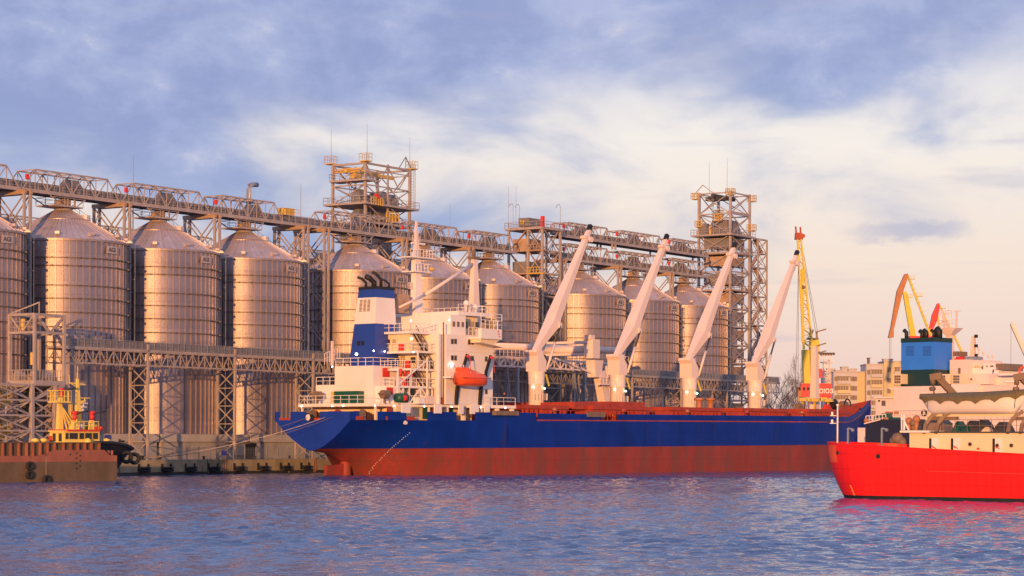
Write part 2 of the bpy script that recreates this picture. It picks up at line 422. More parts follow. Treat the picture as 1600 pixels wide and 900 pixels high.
M = dict(
    galv=mat('galvanised sheet', (0.39, 0.32, 0.33), 0.40, 0.84, 0.13, 0.35, 0.5, bump=0.25, bump_s=0.7, rnd=0.10, corr=('Z', 3.1, 0.35), world=True, rust=(0.30, 0.23, 0.22), rust_t=0.60, rust_s=0.25, runs=((0.26, 0.19, 0.17), 0.60, 1.3, 0.5)),
    galvroof=mat('galvanised roof sheet', (0.58, 0.48, 0.48), 0.5, 0.5, 0.14, 0.3, rnd=0.07, world=True, rust=(0.42, 0.33, 0.31), rust_t=0.58, rust_s=0.4),
    galvbar=mat('galvanised section', (0.36, 0.28, 0.27), 0.47, 0.6, 0.15, 1.5),
    ring=mat('weathered ring steel', (0.15, 0.12, 0.11), 0.6, 0.3, 0.2, 1.2),
    steel=mat('grey painted steel', (0.40, 0.325, 0.295), 0.55, 0.1, 0.18, 0.8, rust=(0.22, 0.10, 0.05), rust_t=0.66),
    steelwarm=mat('ochre stained steel', (0.42, 0.27, 0.18), 0.65, 0.1, 0.25, 0.8, rust=(0.25, 0.10, 0.04), rust_t=0.6),
    steeldark=mat('dark steel deck', (0.055, 0.055, 0.07), 0.7, 0.2, 0.25, 1.0),
    belt=mat('conveyor cover sheet', (0.24, 0.215, 0.22), 0.6, 0.3, 0.18, 0.9, rnd=0.06),
    bluegrey=mat('blue grey steel', (0.30, 0.32, 0.37), 0.5, 0.35, 0.15, 0.9),
    yellow=mat('yellow paint', (0.62, 0.40, 0.08), 0.5, 0, 0.12, 1.2, rust=(0.25, 0.12, 0.05), rust_t=0.68),
    redbox=mat('red cabinet paint', (0.60, 0.04, 0.03), 0.5, 0, 0.1),
    conc=mat('concrete', (0.34, 0.31, 0.29), 0.9, 0, 0.22, 0.5, 0.5, rust=(0.20, 0.16, 0.13), rust_t=0.6, bump=0.3),
    conclight=mat('pale concrete', (0.42, 0.38, 0.36), 0.9, 0, 0.15, 0.5, 0.5, bump=0.2),
    quay=mat('quay concrete', (0.30, 0.24, 0.15), 0.9, 0, 0.25, 0.6, 0.5, rust=(0.17, 0.12, 0.06), rust_t=0.55, bump=0.4),
    weed=mat('wet weed band', (0.035, 0.035, 0.03), 0.6, 0, 0.3, 1.0),
    rubber=mat('black rubber', (0.016, 0.016, 0.018), 0.75, 0, 0.3, 2.0),
    black=mat('soot black', (0.012, 0.011, 0.012), 0.6, 0, 0.3, 2.0),
    rope=mat('mooring rope', (0.16, 0.12, 0.09), 0.9, 0, 0.2, 3.0),
    ropelight=mat('pale rope', (0.55, 0.42, 0.33), 0.9, 0, 0.2, 3.0),
    hullblue=mat('ship blue paint', (0.004, 0.030, 0.26), 0.5, 0, 0.25, 0.22, 0.45, rust=(0.010, 0.03, 0.17), rust_t=0.60, rust_s=0.5, bump=0.10, bump_s=0.8, spec=0.12, plates=(7.5, 2.1, 0.5, 0.25), runs=((0.05, 0.035, 0.09), 0.60, 0.9, 0.5)),
    transomblue=mat('scuffed sunlit stern blue', (0.006, 0.04, 0.34), 0.5, 0, 0.15, 0.5, 0.5, rust=(0.04, 0.04, 0.10), rust_t=0.68, rust_s=0.4),  # hull blue brightened to put sunlight on the stern, plus scuffs
    hullred=mat('antifouling red', (0.27, 0.042, 0.035), 0.6, 0, 0.2, 0.30, 0.35, rust=(0.19, 0.055, 0.045), rust_t=0.50, rust_s=0.35, bump=0.12, bump_s=0.9, spec=0.25, plates=(7.5, 2.1, 0.6, 0.25), runs=((0.16, 0.06, 0.05), 0.52, 1.1, 0.7)),
    deckred=mat('deck red oxide', (0.36, 0.045, 0.025), 0.6, 0, 0.25, 0.8, rust=(0.16, 0.04, 0.03), rust_t=0.58),
    white=mat('ship white paint', (0.80, 0.72, 0.68), 0.45, 0, 0.05, 0.4, 0.5, rust=(0.55, 0.36, 0.26), rust_t=0.71, rust_s=0.7),
    cream=mat('cream and sunlit white paint', (0.80, 0.62, 0.40), 0.5, 0, 0.07, 0.5, 0.5, rust=(0.5, 0.30, 0.16), rust_t=0.70),  # cream; also puts warm sunlight into the colour of white aft walls
    cranewhite=mat('crane white paint', (0.78, 0.62, 0.56), 0.42, 0, 0.05, 0.3, 0.5, rust=(0.50, 0.30, 0.20), rust_t=0.70, rust_s=0.8),
    funnelblue=mat('funnel blue paint', (0.015, 0.055, 0.34), 0.4, 0, 0.1, 0.5),
    glass=mat('dark window glass', (0.03, 0.025, 0.03), 0.12, 0, 0.2, 1.0),
    glassdim=mat('grimy window', (0.18, 0.12, 0.10), 0.3, 0, 0.2, 2.0),
    door=mat('tan door paint', (0.42, 0.30, 0.18), 0.5, 0, 0.1),  # plain tan door colour
    green=mat('dark green paint', (0.010, 0.085, 0.06), 0.45, 0, 0.15),
    orange=mat('lifeboat orange', (0.85, 0.10, 0.02), 0.32, 0, 0.06),
    bright_red=mat('bright red hull paint', (0.78, 0.014, 0.014), 0.45, 0, 0.08, 0.25, 0.5, bump=0.18, bump_s=0.55, rust=(0.58, 0.025, 0.02), rust_t=0.62, rust_s=0.5, spec=0.3, plates=(4.2, 1.3, 0.8, 0.35), runs=((0.45, 0.03, 0.02), 0.60, 1.6, 0.45)),
    orangered=mat('repainted orange patch', (0.85, 0.10, 0.03), 0.45, 0, 0.15, 1.0),
    rusty=mat('barge rust', (0.30, 0.10, 0.065), 0.8, 0, 0.2, 0.5, 0.5, rust=(0.16, 0.06, 0.035), rust_t=0.55, rust_s=0.7, bump=0.2),
    rustdark=mat('barge dirty plating and shaded recess', (0.13, 0.085, 0.055), 0.85, 0, 0.35, 0.35, 0.4, rust=(0.30, 0.14, 0.04), rust_t=0.64, rust_s=0.45, bump=0.2),  # dirt on the lower plating; painted shade on the coaming
    tugyellow=mat('tug cream yellow', (0.80, 0.58, 0.13), 0.5, 0, 0.06, 0.8),
    navy=mat('navy hull paint', (0.008, 0.010, 0.035), 0.5, 0, 0.3, 0.5),
    canvas=mat('olive canvas', (0.16, 0.12, 0.055), 0.85, 0, 0.15, 2.0, bump=0.4),
    davit=mat('brown grey davit', (0.20, 0.13, 0.09), 0.6, 0, 0.2, 1.0),
    skyblue=mat('bright blue funnel', (0.03, 0.20, 0.78), 0.45, 0, 0.06, 0.8),
    dkgreen=mat('funnel black green', (0.006, 0.035, 0.035), 0.5, 0, 0.1),
    craneyel=mat('portal crane yellow', (0.62, 0.48, 0.05), 0.5, 0, 0.12, 0.5, rust=(0.30, 0.16, 0.05), rust_t=0.66),
    cranered=mat('crane cab red', (0.72, 0.012, 0.03), 0.45, 0, 0.08),
    cranebrown=mat('crane brown orange', (0.42, 0.16, 0.07), 0.6, 0, 0.15),
    bldpink=mat('rendered wall pale pink', (0.50, 0.46, 0.46), 0.9, 0, 0.08, 0.3),
    bldyel=mat('rendered wall yellow', (0.60, 0.47, 0.27), 0.9, 0, 0.08, 0.3),
    bldgrey=mat('panel wall grey', (0.46, 0.42, 0.42), 0.9, 0, 0.08, 0.3),
    lettering=mat('lettering grey', (0.13, 0.10, 0.10), 0.6, 0, 0.1),
    signplate=mat('sign plate', (0.50, 0.42, 0.40), 0.5, 0.3, 0.1),
    whitelet=mat('white lettering', (0.85, 0.80, 0.78), 0.5, 0, 0.03),
    skin=mat('skin', (0.5, 0.3, 0.22), 0.6),
    cloth=mat('dark work clothes', (0.02, 0.02, 0.03), 0.9),
    bluesign=mat('blue sign', (0.04, 0.06, 0.35), 0.6),
    bark=mat('bare twigs', (0.13, 0.10, 0.11), 0.95, 0, 0.2),
    ground=mat('quay ground', (0.20, 0.18, 0.17), 0.95, 0, 0.2, 0.1),
    lampw=emit('lit white lamp', (1.0, 0.95, 0.85), 9.0),
    lampg=emit('lit green lamp', (0.35, 1.0, 0.6), 6.0),
    lampdome=mat('golden lamp dome', (0.95, 0.80, 0.45), 0.3, 0.0, 0.03),
)
# ------------------------------------------------------------------ water and land
def water_material():
    m = bpy.data.materials.new('harbour water'); m.use_nodes = True
    t = m.node_tree; N = t.nodes; L = t.links; bs = N['Principled BSDF']
    bs.inputs['Base Color'].default_value = (0.05, 0.11, 0.25, 1)
    bs.inputs['Roughness'].default_value = 0.06
    bs.inputs['IOR'].default_value = 1.333
    tcn = N.new('ShaderNodeTexCoord')
    def nz(sx, sy, sc, det, rot=0.0, ro=0.55):
        mp = N.new('ShaderNodeMapping'); L.new(tcn.outputs['Object'], mp.inputs[0]); mp.inputs['Scale'].default_value = (sx, sy, 1); mp.inputs['Rotation'].default_value = (0, 0, rot)
        n = N.new('ShaderNodeTexNoise'); L.new(mp.outputs[0], n.inputs['Vector']); n.inputs['Scale'].default_value = sc; n.inputs['Detail'].default_value = det; n.inputs['Roughness'].default_value = ro
        return n.outputs['Fac']
    def mth(op, a, b):
        n = N.new('ShaderNodeMath'); n.operation = op
        for i, v in enumerate((a, b)):
            if isinstance(v, (int, float)): n.inputs[i].default_value = v
            else: L.new(v, n.inputs[i])
        return n.outputs[0]
    rip = nz(1.0, 0.8, 2.4, 3, 0.1)
    swell = nz(0.8, 0.5, 0.42, 3, -0.15)
    patch = nz(0.5, 0.25, 0.03, 3)
    pm = N.new('ShaderNodeMapRange'); L.new(patch, pm.inputs[0]); pm.inputs[1].default_value = 0.38; pm.inputs[2].default_value = 0.62; pm.inputs[3].default_value = 0.65; pm.inputs[4].default_value = 1.15
    h = mth('ADD', mth('MULTIPLY', mth('MULTIPLY', rip, 0.13), pm.outputs[0]), mth('MULTIPLY', swell, 0.02))
    b = N.new('ShaderNodeBump'); b.inputs['Strength'].default_value = 1.0; b.inputs['Distance'].default_value = 1.0
    L.new(h, b.inputs['Height']); L.new(b.outputs[0], bs.inputs['Normal'])
    return m
import numpy as np
WX0, WX1, WY0, WY1 = -75.0, 95.0, 66.0, 430.0
xs = np.arange(WX0, WX1+0.01, 0.36)
ys = [WY0]
while ys[-1] < WY1: ys.append(ys[-1] + 0.22 + (ys[-1]-WY0)*0.0022)
ys = np.array(ys); WY1 = float(ys[-1])
gx, gy = np.meshgrid(xs, ys)
rng = np.random.RandomState(3)
hz = np.zeros_like(gx)
for i in range(70):
    lam = 0.6 * (6.0 ** (rng.rand() ** 1.5)); k_ = 2*np.pi/lam
    th = rng.normal(1.35, 0.62)
    slope = 0.042 * (1.0 if lam < 2.2 else 0.6)
    amp = slope/k_
    wob = 0.9*np.sin(gx*0.031*(1+rng.rand())+rng.rand()*6) + 0.9*np.sin(gy*0.027*(1+rng.rand())+rng.rand()*6)
    hz += amp*np.sin(k_*(gx*np.cos(th)+gy*np.sin(th)) + rng.rand()*6.28 + wob)
gust = 0.72 + 0.30*np.sin(gy*0.058+0.9*np.sin(gx*0.02)+1.0)*np.sin(gx*0.023+gy*0.013+0.5) + 0.15*np.sin(gy*0.13+gx*0.04)
hz *= np.clip(gust, 0.35, 1.2)
edge_f = np.minimum(np.minimum(gx-WX0, WX1-gx), np.minimum(gy-WY0, WY1-gy)); hz *= np.clip(edge_f/3.0, 0, 1)
ny, nx = gx.shape
wme = bpy.data.meshes.new('water')
wme.vertices.add(nx*ny); co = np.stack([gx.ravel(), gy.ravel(), hz.ravel()], 1).astype(np.float32).ravel()
wme.vertices.foreach_set('co', co)
ii = np.arange(ny-1)[:, None]*nx + np.arange(nx-1)[None, :]
fc = np.stack([ii, ii+1, ii+nx+1, ii+nx], -1).reshape(-1, 4)
nf = len(fc); wme.loops.add(nf*4); wme.loops.foreach_set('vertex_index', fc.ravel().astype(np.int32))
wme.polygons.add(nf); wme.polygons.foreach_set('loop_start', np.arange(0, nf*4, 4, dtype=np.int32)); wme.polygons.foreach_set('loop_total', np.full(nf, 4, dtype=np.int32))
wme.polygons.foreach_set('use_smooth', np.ones(nf, dtype=bool)); wme.update(calc_edges=True)
WMAT = water_material(); wme.materials.append(WMAT)
wob_ = bpy.data.objects.new('water', wme); COL.objects.link(wob_); tag(wob_, kind='structure')
w = MB()
for (x0, x1, y0, y1) in ((-3000, 3000, -300, WY0), (-3000, 3000, WY1, 4000), (-3000, WX0, WY0, WY1), (WX1, 3000, WY0, WY1)):
    n_ = len(w.v); w.v += [(x0, y0, 0), (x1, y0, 0), (x1, y1, 0), (x0, y1, 0)]; w.f.append((n_, n_+1, n_+2, n_+3))
tag(w.build('outer_water', WMAT), kind='structure')

QT = 1.95                                        # quay deck level
g = MB(); g.box(-150, 300, -19.4, 600, QT-0.6, QT)
tag(g.build('quay_ground', M['ground'], fr=QF), kind='structure')
g = MB(); g.box(-200, 1500, 560, 1400, -0.5, 1.9)
tag(g.build('far_shore_ground', M['ground']), kind='structure')

# quay wall, in cast sections
qw = thing('quay_wall', 'stained concrete quay wall below the silos, fenders hung on its face', 'quay wall', QF, (0, -20, 0))
PW = 17.5
for i in range(-6, 16):
    a0 = 8.2 + i*PW
    MB().box(a0, a0+PW-0.25, -20.0, -19.4, -1.5, QT+0.12).build('concrete_section', M['quay'], qw)
    MB().box(a0+0.02, a0+PW-0.27, -20.06, -20.0, -1.5, 0.42).build('weed_band', M['weed'], qw)
MB().box(-100, 285, -19.4, -19.0, -1.5, QT+0.02).build('backing_wall', M['weed'], qw)

ORD = ['leftmost', 'second from the left', 'third from the left', 'fourth from the left', 'fifth from the left', 'sixth from the left', 'seventh from the left', 'eighth from the left', 'ninth from the left', 'tenth from the left', 'eleventh from the left', 'twelfth from the left']
# fenders on the quay face
fend = None
for i, px in enumerate((226, 262, 299, 335, 374, 411, 446, 478)):
    a = QF.a(px, -20.3, 733)
    lab = 'black double-bar rubber fender on the quay wall, ' + ORD[i] + ' in its row'
    if fend is None:
        fend = thing('quay_fender', lab, 'fender', QF, (a, -20.1, 1.0), 'rubber fenders along the quay wall')
        for z in (0.62, 0.98):
            MB().tube([(a-0.9, -20.45, z), (a-0.6, -20.62, z), (a+0.6, -20.62, z), (a+0.9, -20.45, z)], 0.155, 8).build('fender_bar', M['rubber'], fend, True)
        for s in (-0.95, 0.85):
            MB().beam((a+s, -20.15, 0.55), (a+s, -20.15, 1.55), 0.16).build('chain', M['black'], fend)
        MB().box(a-0.9, a+0.8, -20.4, -20.07, 0.7, 0.9).build('bracket', M['black'], fend)
        f0 = fend
    else:
        c = copy_tree(f0); c.location = QF.w(a, -20.1, 1.0); c['label'] = lab
    
# mesh fence on the quay edge
fn = thing('quay_fence', 'low grey wire mesh fence with posts on the quay edge', 'fence', QF, (0, -18.2, QT))
a_l, a_r = QF.a(196, -18.2, 700), QF.a(500, -18.2, 700)
n = 17
for i in range(n+1):
    a = a_l + (a_r-a_l)*i/n
    MB().beam((a, -18.2, QT), (a, -18.2, QT+1.85), 0.11).build('post', M['bluegrey'], fn)
mm = MB()
for k in range(9): mm.beam((a_l, -18.2, QT+0.1+k*0.2), (a_r, -18.2, QT+0.1+k*0.2), 0.018)
k = int((a_r-a_l)/0.35)
for i in range(k): mm.beam((a_l+i*0.35, -18.2, QT+0.1), (a_l+i*0.35, -18.2, QT+1.75), 0.018)
mm.build('wire_mesh', M['bluegrey'], fn, stuff=True)

# ------------------------------------------------------------------ grain silos
R = 9.0
Z_P = 5.6; Z_E = 32.3; Z_A = 37.0
SILO_A = [-19.5, 0, 19.4, 38.8, 66.7, 86.2, 105.7, 135.9, 156.3, 176.5]
RINGS = [2.6, 3.7, 6.4, 8.2, 10.1, 12.1, 14.2, 16.3]
def make_silo(lab):
    t = thing('grain_silo', lab, 'silo', QF, (0, 0, QT), 'corrugated steel grain silos in a row')
    MB().box(-9.25, 9.25, -9.35, 9.35, QT-0.2, 4.5).build('plinth', M['conc'], t)
    MB().box(-9.45, 9.45, -9.6, 9.6, 4.5, Z_P).build('plinth_band', M['conclight'], t)
    NT = 14; hh = (Z_E - Z_P) / NT
    tier = MB().lathe([(R, 0), (R, hh-0.012)], (0, 0, 0), 120).mesh('wall_tier', M['galv'], smooth=True)
    for i in range(NT): inst('wall_tier', tier, t, (0, 0, Z_P + i*hh - QT))
    NS = 60
    st = MB(); st.box(R-0.02, R+0.12, -0.085, 0.085, 0, Z_E-Z_P-0.1); stm = st.mesh('stiffener', M['galvbar'])
    for i in range(NS): inst('stiffener', stm, t, (0, 0, Z_P-QT+0.05), rz=2*PI*(i+0.5)/NS)
    rg = MB().lathe([(R+0.12, -0.07), (R+0.22, -0.07), (R+0.22, 0.07), (R+0.12, 0.07), (R+0.12, -0.07)], (0, 0, 0), 72)
    for i in range(30):
        an = 2*PI*i/30; c, s = math.cos(an), math.sin(an)
        rg.beam(((R+0.1)*c, (R+0.1)*s, 0.02), ((R+0.45)*c, (R+0.45)*s, 0.02), 0.12, 0.16)
    rgm = rg.mesh('wind_ring', M['ring'])
    for d in RINGS: inst('wind_ring', rgm, t, (0, 0, Z_E-d-QT))
    MB().lathe([(R+0.16, -0.25), (R+0.22, -0.25), (R+0.22, 0.02), (R+0.05, 0.06)], (0, 0, Z_E), 72).build('eave_ring', M['galvbar'], t)
    # roof: sixty folded sheets
    dt = 2*PI/NS; r0, r1 = R+0.2, 1.1; zz = Z_A - Z_E
    rp = MB(); c0, s0 = math.cos(dt), math.sin(dt)
    rp.v = [(r0, 0, 0), (r0*c0, r0*s0, 0), (r1*c0, r1*s0, zz), (r1, 0, zz)]; rp.f = [(0, 1, 2, 3)]
    rp.beam((r0, 0, 0.05), (r1, 0, zz+0.05), 0.10, 0.12)
    rpm = rp.mesh('roof_sheet', M['galvroof'])
    for i in range(NS): inst('roof_sheet', rpm, t, (0, 0, Z_E-QT), rz=i*dt)
    for fr in (0.67,):
        rr = r0 + (r1-r0)*fr
        MB().lathe([(rr+0.1, zz*fr-0.02), (rr+0.1, zz*fr+0.1), (rr-0.1, zz*fr+0.18)], (0, 0, Z_E), 60).build('roof_seam', M['galvbar'], t)
    for an in (-140, -108, -75, -40, 20, 80, 150):
        an = math.radians(an); rr = R-0.7; c, s = math.cos(an), math.sin(an)
        z = Z_E + zz*(r0-rr)/(r0-r1)
        MB().beam((rr*c, rr*s, z), (rr*c, rr*s, z+0.5), 0.55, 0.55).beam((rr*c+0.2*c, rr*s+0.2*s, z+0.35), (rr*c+0.7*c, rr*s+0.7*s, z+0.3), 0.6, 0.35).build('roof_vent', M['galvroof'], t)
    an = math.radians(-62); c, s = math.cos(an), math.sin(an); rr = 3.2; z = Z_E + zz*(r0-rr)/(r0-r1)
    MB().lathe([(0.01, 0.55), (0.7, 0.5), (0.75, -0.2)], (rr*c, rr*s, z), 12).build('manhole', M['galvroof'], t)
    # head
    MB().lathe([(1.25, -0.2), (1.25, 0.25), (0.9, 0.3)], (0, 0, Z_A), 20).build('apex_collar', M['steel'], t)
    MB().box(-0.75, 0.75, -0.75, 0.75, Z_A+0.2, 38.5).build('spout', M['steelwarm'], t)
    pl = MB(); pl.box(-3.4, 2.0, -1.9, 1.9, Z_A+0.32, Z_A+0.5)
    pl.rail([(-3.4, -1.9, Z_A+0.5), (2.0, -1.9, Z_A+0.5)]); pl.rail([(-3.4, 1.9, Z_A+0.5), (2.0, 1.9, Z_A+0.5)]); pl.rail([(-3.4, -1.9, Z_A+0.5), (-3.4, 1.9, Z_A+0.5)])
    for x, y in ((-3.4, -1.9), (2.0, -1.9), (-3.4, 1.9), (2.0, 1.9)):
        pl.beam((x*0.4, y*0.9, Z_A+0.4), (x*1.25, y*0.95, 38.6), 0.13)
    for x in (-0.7, 0.7): pl.beam((x, -1.6, Z_A+0.4), (x, -1.6, 38.6), 0.14)
    pl.build('head_platform', M['steel'], t)
    # ladder with cage on the side towards the next silo
    an = math.radians(-44); c, s = math.cos(an), math.sin(an)
    ld = MB(); ld.ladder(((R+0.35)*c, (R+0.35)*s, Z_P), Z_E-Z_P, (-s, c), 0.5, 0.07, 0.7)
    for k in range(14):
        z = Z_P + 1 + k*1.9
        ld.beam(((R+0.35)*c - s*0.4, (R+0.35)*s + c*0.4, z), ((R+1.0)*c - s*0.3, (R+1.0)*s + c*0.3, z), 0.06).beam(((R+1.0)*c - s*0.3, (R+1.0)*s + c*0.3, z), ((R+1.0)*c + s*0.3, (R+1.0)*s - c*0.3, z), 0.06)
    for q in (-0.3, 0.3): ld.beam(((R+1.0)*c - s*q, (R+1.0)*s + c*q, Z_P+1), ((R+1.0)*c - s*q, (R+1.0)*s + c*q, Z_E), 0.05)
    ld.build('ladder', M['bluegrey'], t)
    # roof stair to the apex on the far right slope
    an = math.radians(-20); c, s = math.cos(an), math.sin(an)
    MB().rail([(r0*0.98*c, r0*0.98*s, Z_E), (1.4*c, 1.4*s, Z_A)], 0.9, 1.2, 0.05).build('roof_handrail', M['bluegrey'], t)
    # maker's plate: 32 degrees right of the point nearest the quay
    an = math.radians(-88); c, s = math.cos(an), math.sin(an)
    sg = MB(); h0, h1, hw = Z_E-1.75, Z_E-0.75, 0.95
    def sp(w_, z): return ((R+0.2)*c - s*w_, (R+0.2)*s + c*w_, z)
    def sq(w_, z): return ((R+0.26)*c - s*w_, (R+0.26)*s + c*w_, z)
    sg.quadbox([sp(-hw-0.3, h0), sp(hw, h0), sq(hw, h0), sq(-hw-0.3, h0), sp(-hw, h1), sp(hw, h1), sq(hw, h1), sq(-hw, h1)])
    so = sg.build('name_plate', M['signplate'], t)
    lt = text_mesh('AGI', 0.86, M['lettering'], 0.02, 0.02)
    o = inst('lettering', lt, so, ((R+0.29)*c + s*0.15, (R+0.29)*s - c*0.15, Z_E-1.26-QT), rot=(PI/2, 0, an+PI/2))
    return t
SL = ['half seen silo cut off by the left edge of the photo', 'grain silo behind the yellow tug house, wide sunlit orange stripe',
      'grain silo right of the tug, between two lattice legs', 'grain silo left of the wide gap, behind the mooring lines',
      'grain silo directly behind the blue and white funnel', 'grain silo behind the white ship masts',
      'grain silo behind the bridge wing, left of the lattice lift tower', 'grain silo right of the lattice lift tower, crossed by the first crane jib',
      'grain silo behind the second ship crane jib', 'last grain silo of the row, beside the tall end tower']
silo0 = make_silo(SL[0])
for i, a in enumerate(SILO_A):
    s_ = silo0 if i == 0 else copy_tree(silo0)
    s_.location = QF.w(a, 0, QT); s_['label'] = 'corrugated steel ' + SL[i] if 'half' not in SL[i] else SL[i]

# ------------------------------------------------------------------ gallery supports between the silos
BRK = [-29.2, -9.75, 9.7, 29.1, 50.2, 55.4, 76.4, 95.9]
BR2 = [131.0-4.8+0.0, 146.1, 166.4]
ZB = 38.9
def make_support(z_top, a=0.0, dy=3.0):
    t = thing('gallery_support', 'x', 'support tower', QF, (a, 0, QT), 'braced steel towers carrying the upper galleries')
    for s in (-0.55, 0.55):
        for y in (-dy, dy):
            MB().beam((a+s, y, QT), (a+s, y, z_top-0.6), 0.34).build('leg', M['steel'], t)
    b = MB()
    z = 5.0; k = 0
    lv = [QT + (z_top-0.6-QT)*i/6 for i in range(7)]
    for i in range(6):
        for s in (-0.55, 0.55):
            b.xpanel((a+s, -dy), (a+s, dy), lv[i], lv[i+1], 0.16)
            b.beam((a+s, -dy, lv[i+1]), (a+s, dy, lv[i+1]), 0.2)
        for y in (-dy, dy):
            for q in range(2):
                zz = lv[i] + (lv[i+1]-lv[i])*q/2; b.xpanel((a-0.55, y), (a+0.55, y), zz, zz + (lv[i+1]-lv[i])/2, 0.08, '/')
    b.build('bracing', M['steel'], t)
    c = MB(); c.beam((a-0.55, -dy-0.3, z_top-0.35), (a-0.55, dy+0.3, z_top-0.35), 0.4, 0.55); c.beam((a+0.55, -dy-0.3, z_top-0.35), (a+0.55, dy+0.3, z_top-0.35), 0.4, 0.55)
    c.build('cap_beam', M['steelwarm'], t)
    return t
sup = make_support(ZB)
for i, a in enumerate(BRK[1:] + BR2):
    s_ = sup if i == 0 else copy_tree(sup)
    s_.location = QF.w(a, 0, QT); s_['label'] = 'braced tower under the top gallery, ' + ORD[i] 
    # floodlight dome at the foot of each visible pair
    if i > 6: continue
    fx = SILO_A[i] + (R+0.25)*math.cos(math.radians(-52)); fy_ = (R+0.25)*math.sin(math.radians(-52))
    d = thing('floodlight', 'golden domed floodlight between silo eaves, ' + ORD[i], 'floodlight', QF, (fx, fy_, Z_E+0.4), 'domed floodlights between the silo roofs')
    MB().sphere((fx, fy_, Z_E+0.15), 0.52, 12, 0.8, 0.0).build('dome', M['lampdome'], d, True)
    MB().beam((fx, fy_, Z_E-0.6), (fx, fy_, Z_E+0.2), 0.12).build('bracket', M['steel'], d)

# ------------------------------------------------------------------ conveyor galleries
def span_parts(t, a0, a1, y, z, h=2.9, hw=1.7, n=8, cover=True, hood=None, box=True, trap=True):
    tr = MB()
    for s in (-hw, hw):
        m_ = MB().truss((a0, y+s, z+0.15), (a1, y+s, z+0.15), h, n, 0.115, 0.19, trap)
        m_.build('truss', M['steel'], t)
    top = MB(); st = (a1-a0)/n
    for i in range(1, n) if trap else range(n+1):
        a = a0+st*i; top.beam((a, y-hw, z+h+0.15), (a, y+hw, z+h+0.15), 0.14)
        if i < n-1: top.beam((a, y-hw, z+h+0.15), (a+st, y+hw, z+h+0.15), 0.09); 
    top.build('top_bracing', M['steel'], t)
    MB().box(a0-0.2, a1+0.2, y-hw+0.12, y+hw-0.12, z-0.12, z+0.06).build('floor_deck', M['steeldark'], t)
    MB().box(a0-0.2, a1+0.2, y-hw-0.13, y-hw+0.1, z-0.16, z+0.34).build('side_beam', M['steel'], t)
    if cover:
        n2 = max(2, int((a1-a0)/3.2)); L = (a1-a0+0.4)/n2
        for i in range(n2):
            q = MB(); x0 = a0-0.2+i*L
            q.box(x0, x0+L-0.06, y-0.55, y+0.75, z+0.35, z+1.45)
            q.build('belt_cover', M['belt'], t)
    MB().rail([(a0, y-hw+0.2, z+0.06), (a1, y-hw+0.2, z+0.06)], 1.1, 1.6, 0.05).build('handrail', M['steel'], t)
    if hood:
        q = MB(); a = hood
        q.frust(a-1.8, a+1.8, y-0.7, y+0.8, z+1.4, a-1.0, a+1.0, y-0.4, y+0.5, z+2.5)
        q.build('transfer_hood', M['belt'], t)
    if box:
        MB().box(a0+0.7, a0+1.15, y-hw-0.1, y-hw+0.25, z+1.55, z+2.3).build('red_cabinet', M['redbox'], t)
g1 = thing('conveyor_gallery', 'long upper conveyor gallery of lattice spans over the silo tops', 'conveyor gallery', QF, (0, 0, ZB))
spans = [(-29, -10.0), (-9.4, 9.4), (10.0, 28.8), (29.4, 46.0), (55.7, 76.1), (76.7, 95.6), (96.2, 112.0)]
for i, (a0, a1) in enumerate(spans):
    span_parts(g1, a0, a1, 0, ZB, hood=(a0+a1)/2 + (1.5 if i != 3 else 3))
# plain stretch with the yellow drive station
MB().box(46, 55.7, -1.8, 1.8, ZB-0.12, ZB+0.3).build('floor_deck', M['steel'], g1)
MB().box(46, 55.7, -0.55, 0.75, ZB+0.35, ZB+1.5).build('belt_cover', M['belt'], g1)
MB().rail([(46, -1.7, ZB+0.3), (55.7, -1.7, ZB+0.3)], 1.1, 1.5, 0.06).build('handrail', M['steel'], g1)
MB().box(47.4, 49.6, -1.2, 0.6, ZB+1.5, ZB+2.6).rail([(46.2, -1.3, ZB+1.5), (50.5, -1.3, ZB+1.5)], 1.0, 1.0, 0.06).build('drive_station', M['yellow'], g1)
MB().tube([(40.2, 0.3, ZB+1.4), (40.2, 0.3, ZB+5.0), (40.4, 0.3, ZB+5.5), (41.0, 0.3, ZB+5.7), (42.2, 0.3, ZB+5.8)], 0.38, 10).build('exhaust_pipe', M['bluegrey'], g1, True)
# after the lift tower: the lower run
for i, (a0, a1) in enumerate([(127.2, 145.8), (146.4, 166.1), (166.7, 183.6)]):
    span_parts(g1, a0, a1, 0, ZB, hood=(a0+a1)/2)
g2 = thing('conveyor_gallery', 'short raised conveyor gallery between the lift tower and the end tower', 'conveyor gallery', QF, (150, 0, 43))
for i, (a0, a1) in enumerate([(127.2, 145.8), (146.4, 166.1), (166.7, 183.6)]):
    span_parts(g2, a0, a1, 0, 43.2, h=2.6, hood=(a0+a1)/2)
    for a in (a0+0.3, a1-0.3) if i == 1 else (a1-0.3,):
        MB().beam((a, -1.7, ZB+3.1), (a, -1.7, 43.1), 0.3).beam((a, 1.7, ZB+3.1), (a, 1.7, 43.1), 0.3).build('strut', M['steel'], g2)
g3 = thing('conveyor_gallery', 'second conveyor gallery further back, seen through the supports of the front one', 'conveyor gallery', QF, (0, 30, 37))
a = -30
while a < 180:
    span_parts(g3, a, a+18.6, 30, 36.4, h=2.7, n=6, hood=a+9, box=True)
    for s in (-1.6, 1.6):
        for aa in (a-0.9, a-0.1): MB().beam((aa, 30+s*1.7, QT), (aa, 30+s*1.7, 36.3), 0.34).build('leg', M['steel'], g3)
    q = MB()
    for k in range(6):
        z = QT + k*5.7
        q.xpanel((a-0.5, 27.3), (a-0.5, 32.7), z, z+5.7, 0.18); q.beam((a-0.5, 27.3, z+5.7), (a-0.5, 32.7, z+5.7), 0.2)
    q.build('bracing', M['steel'], g3)
    a += 19.4

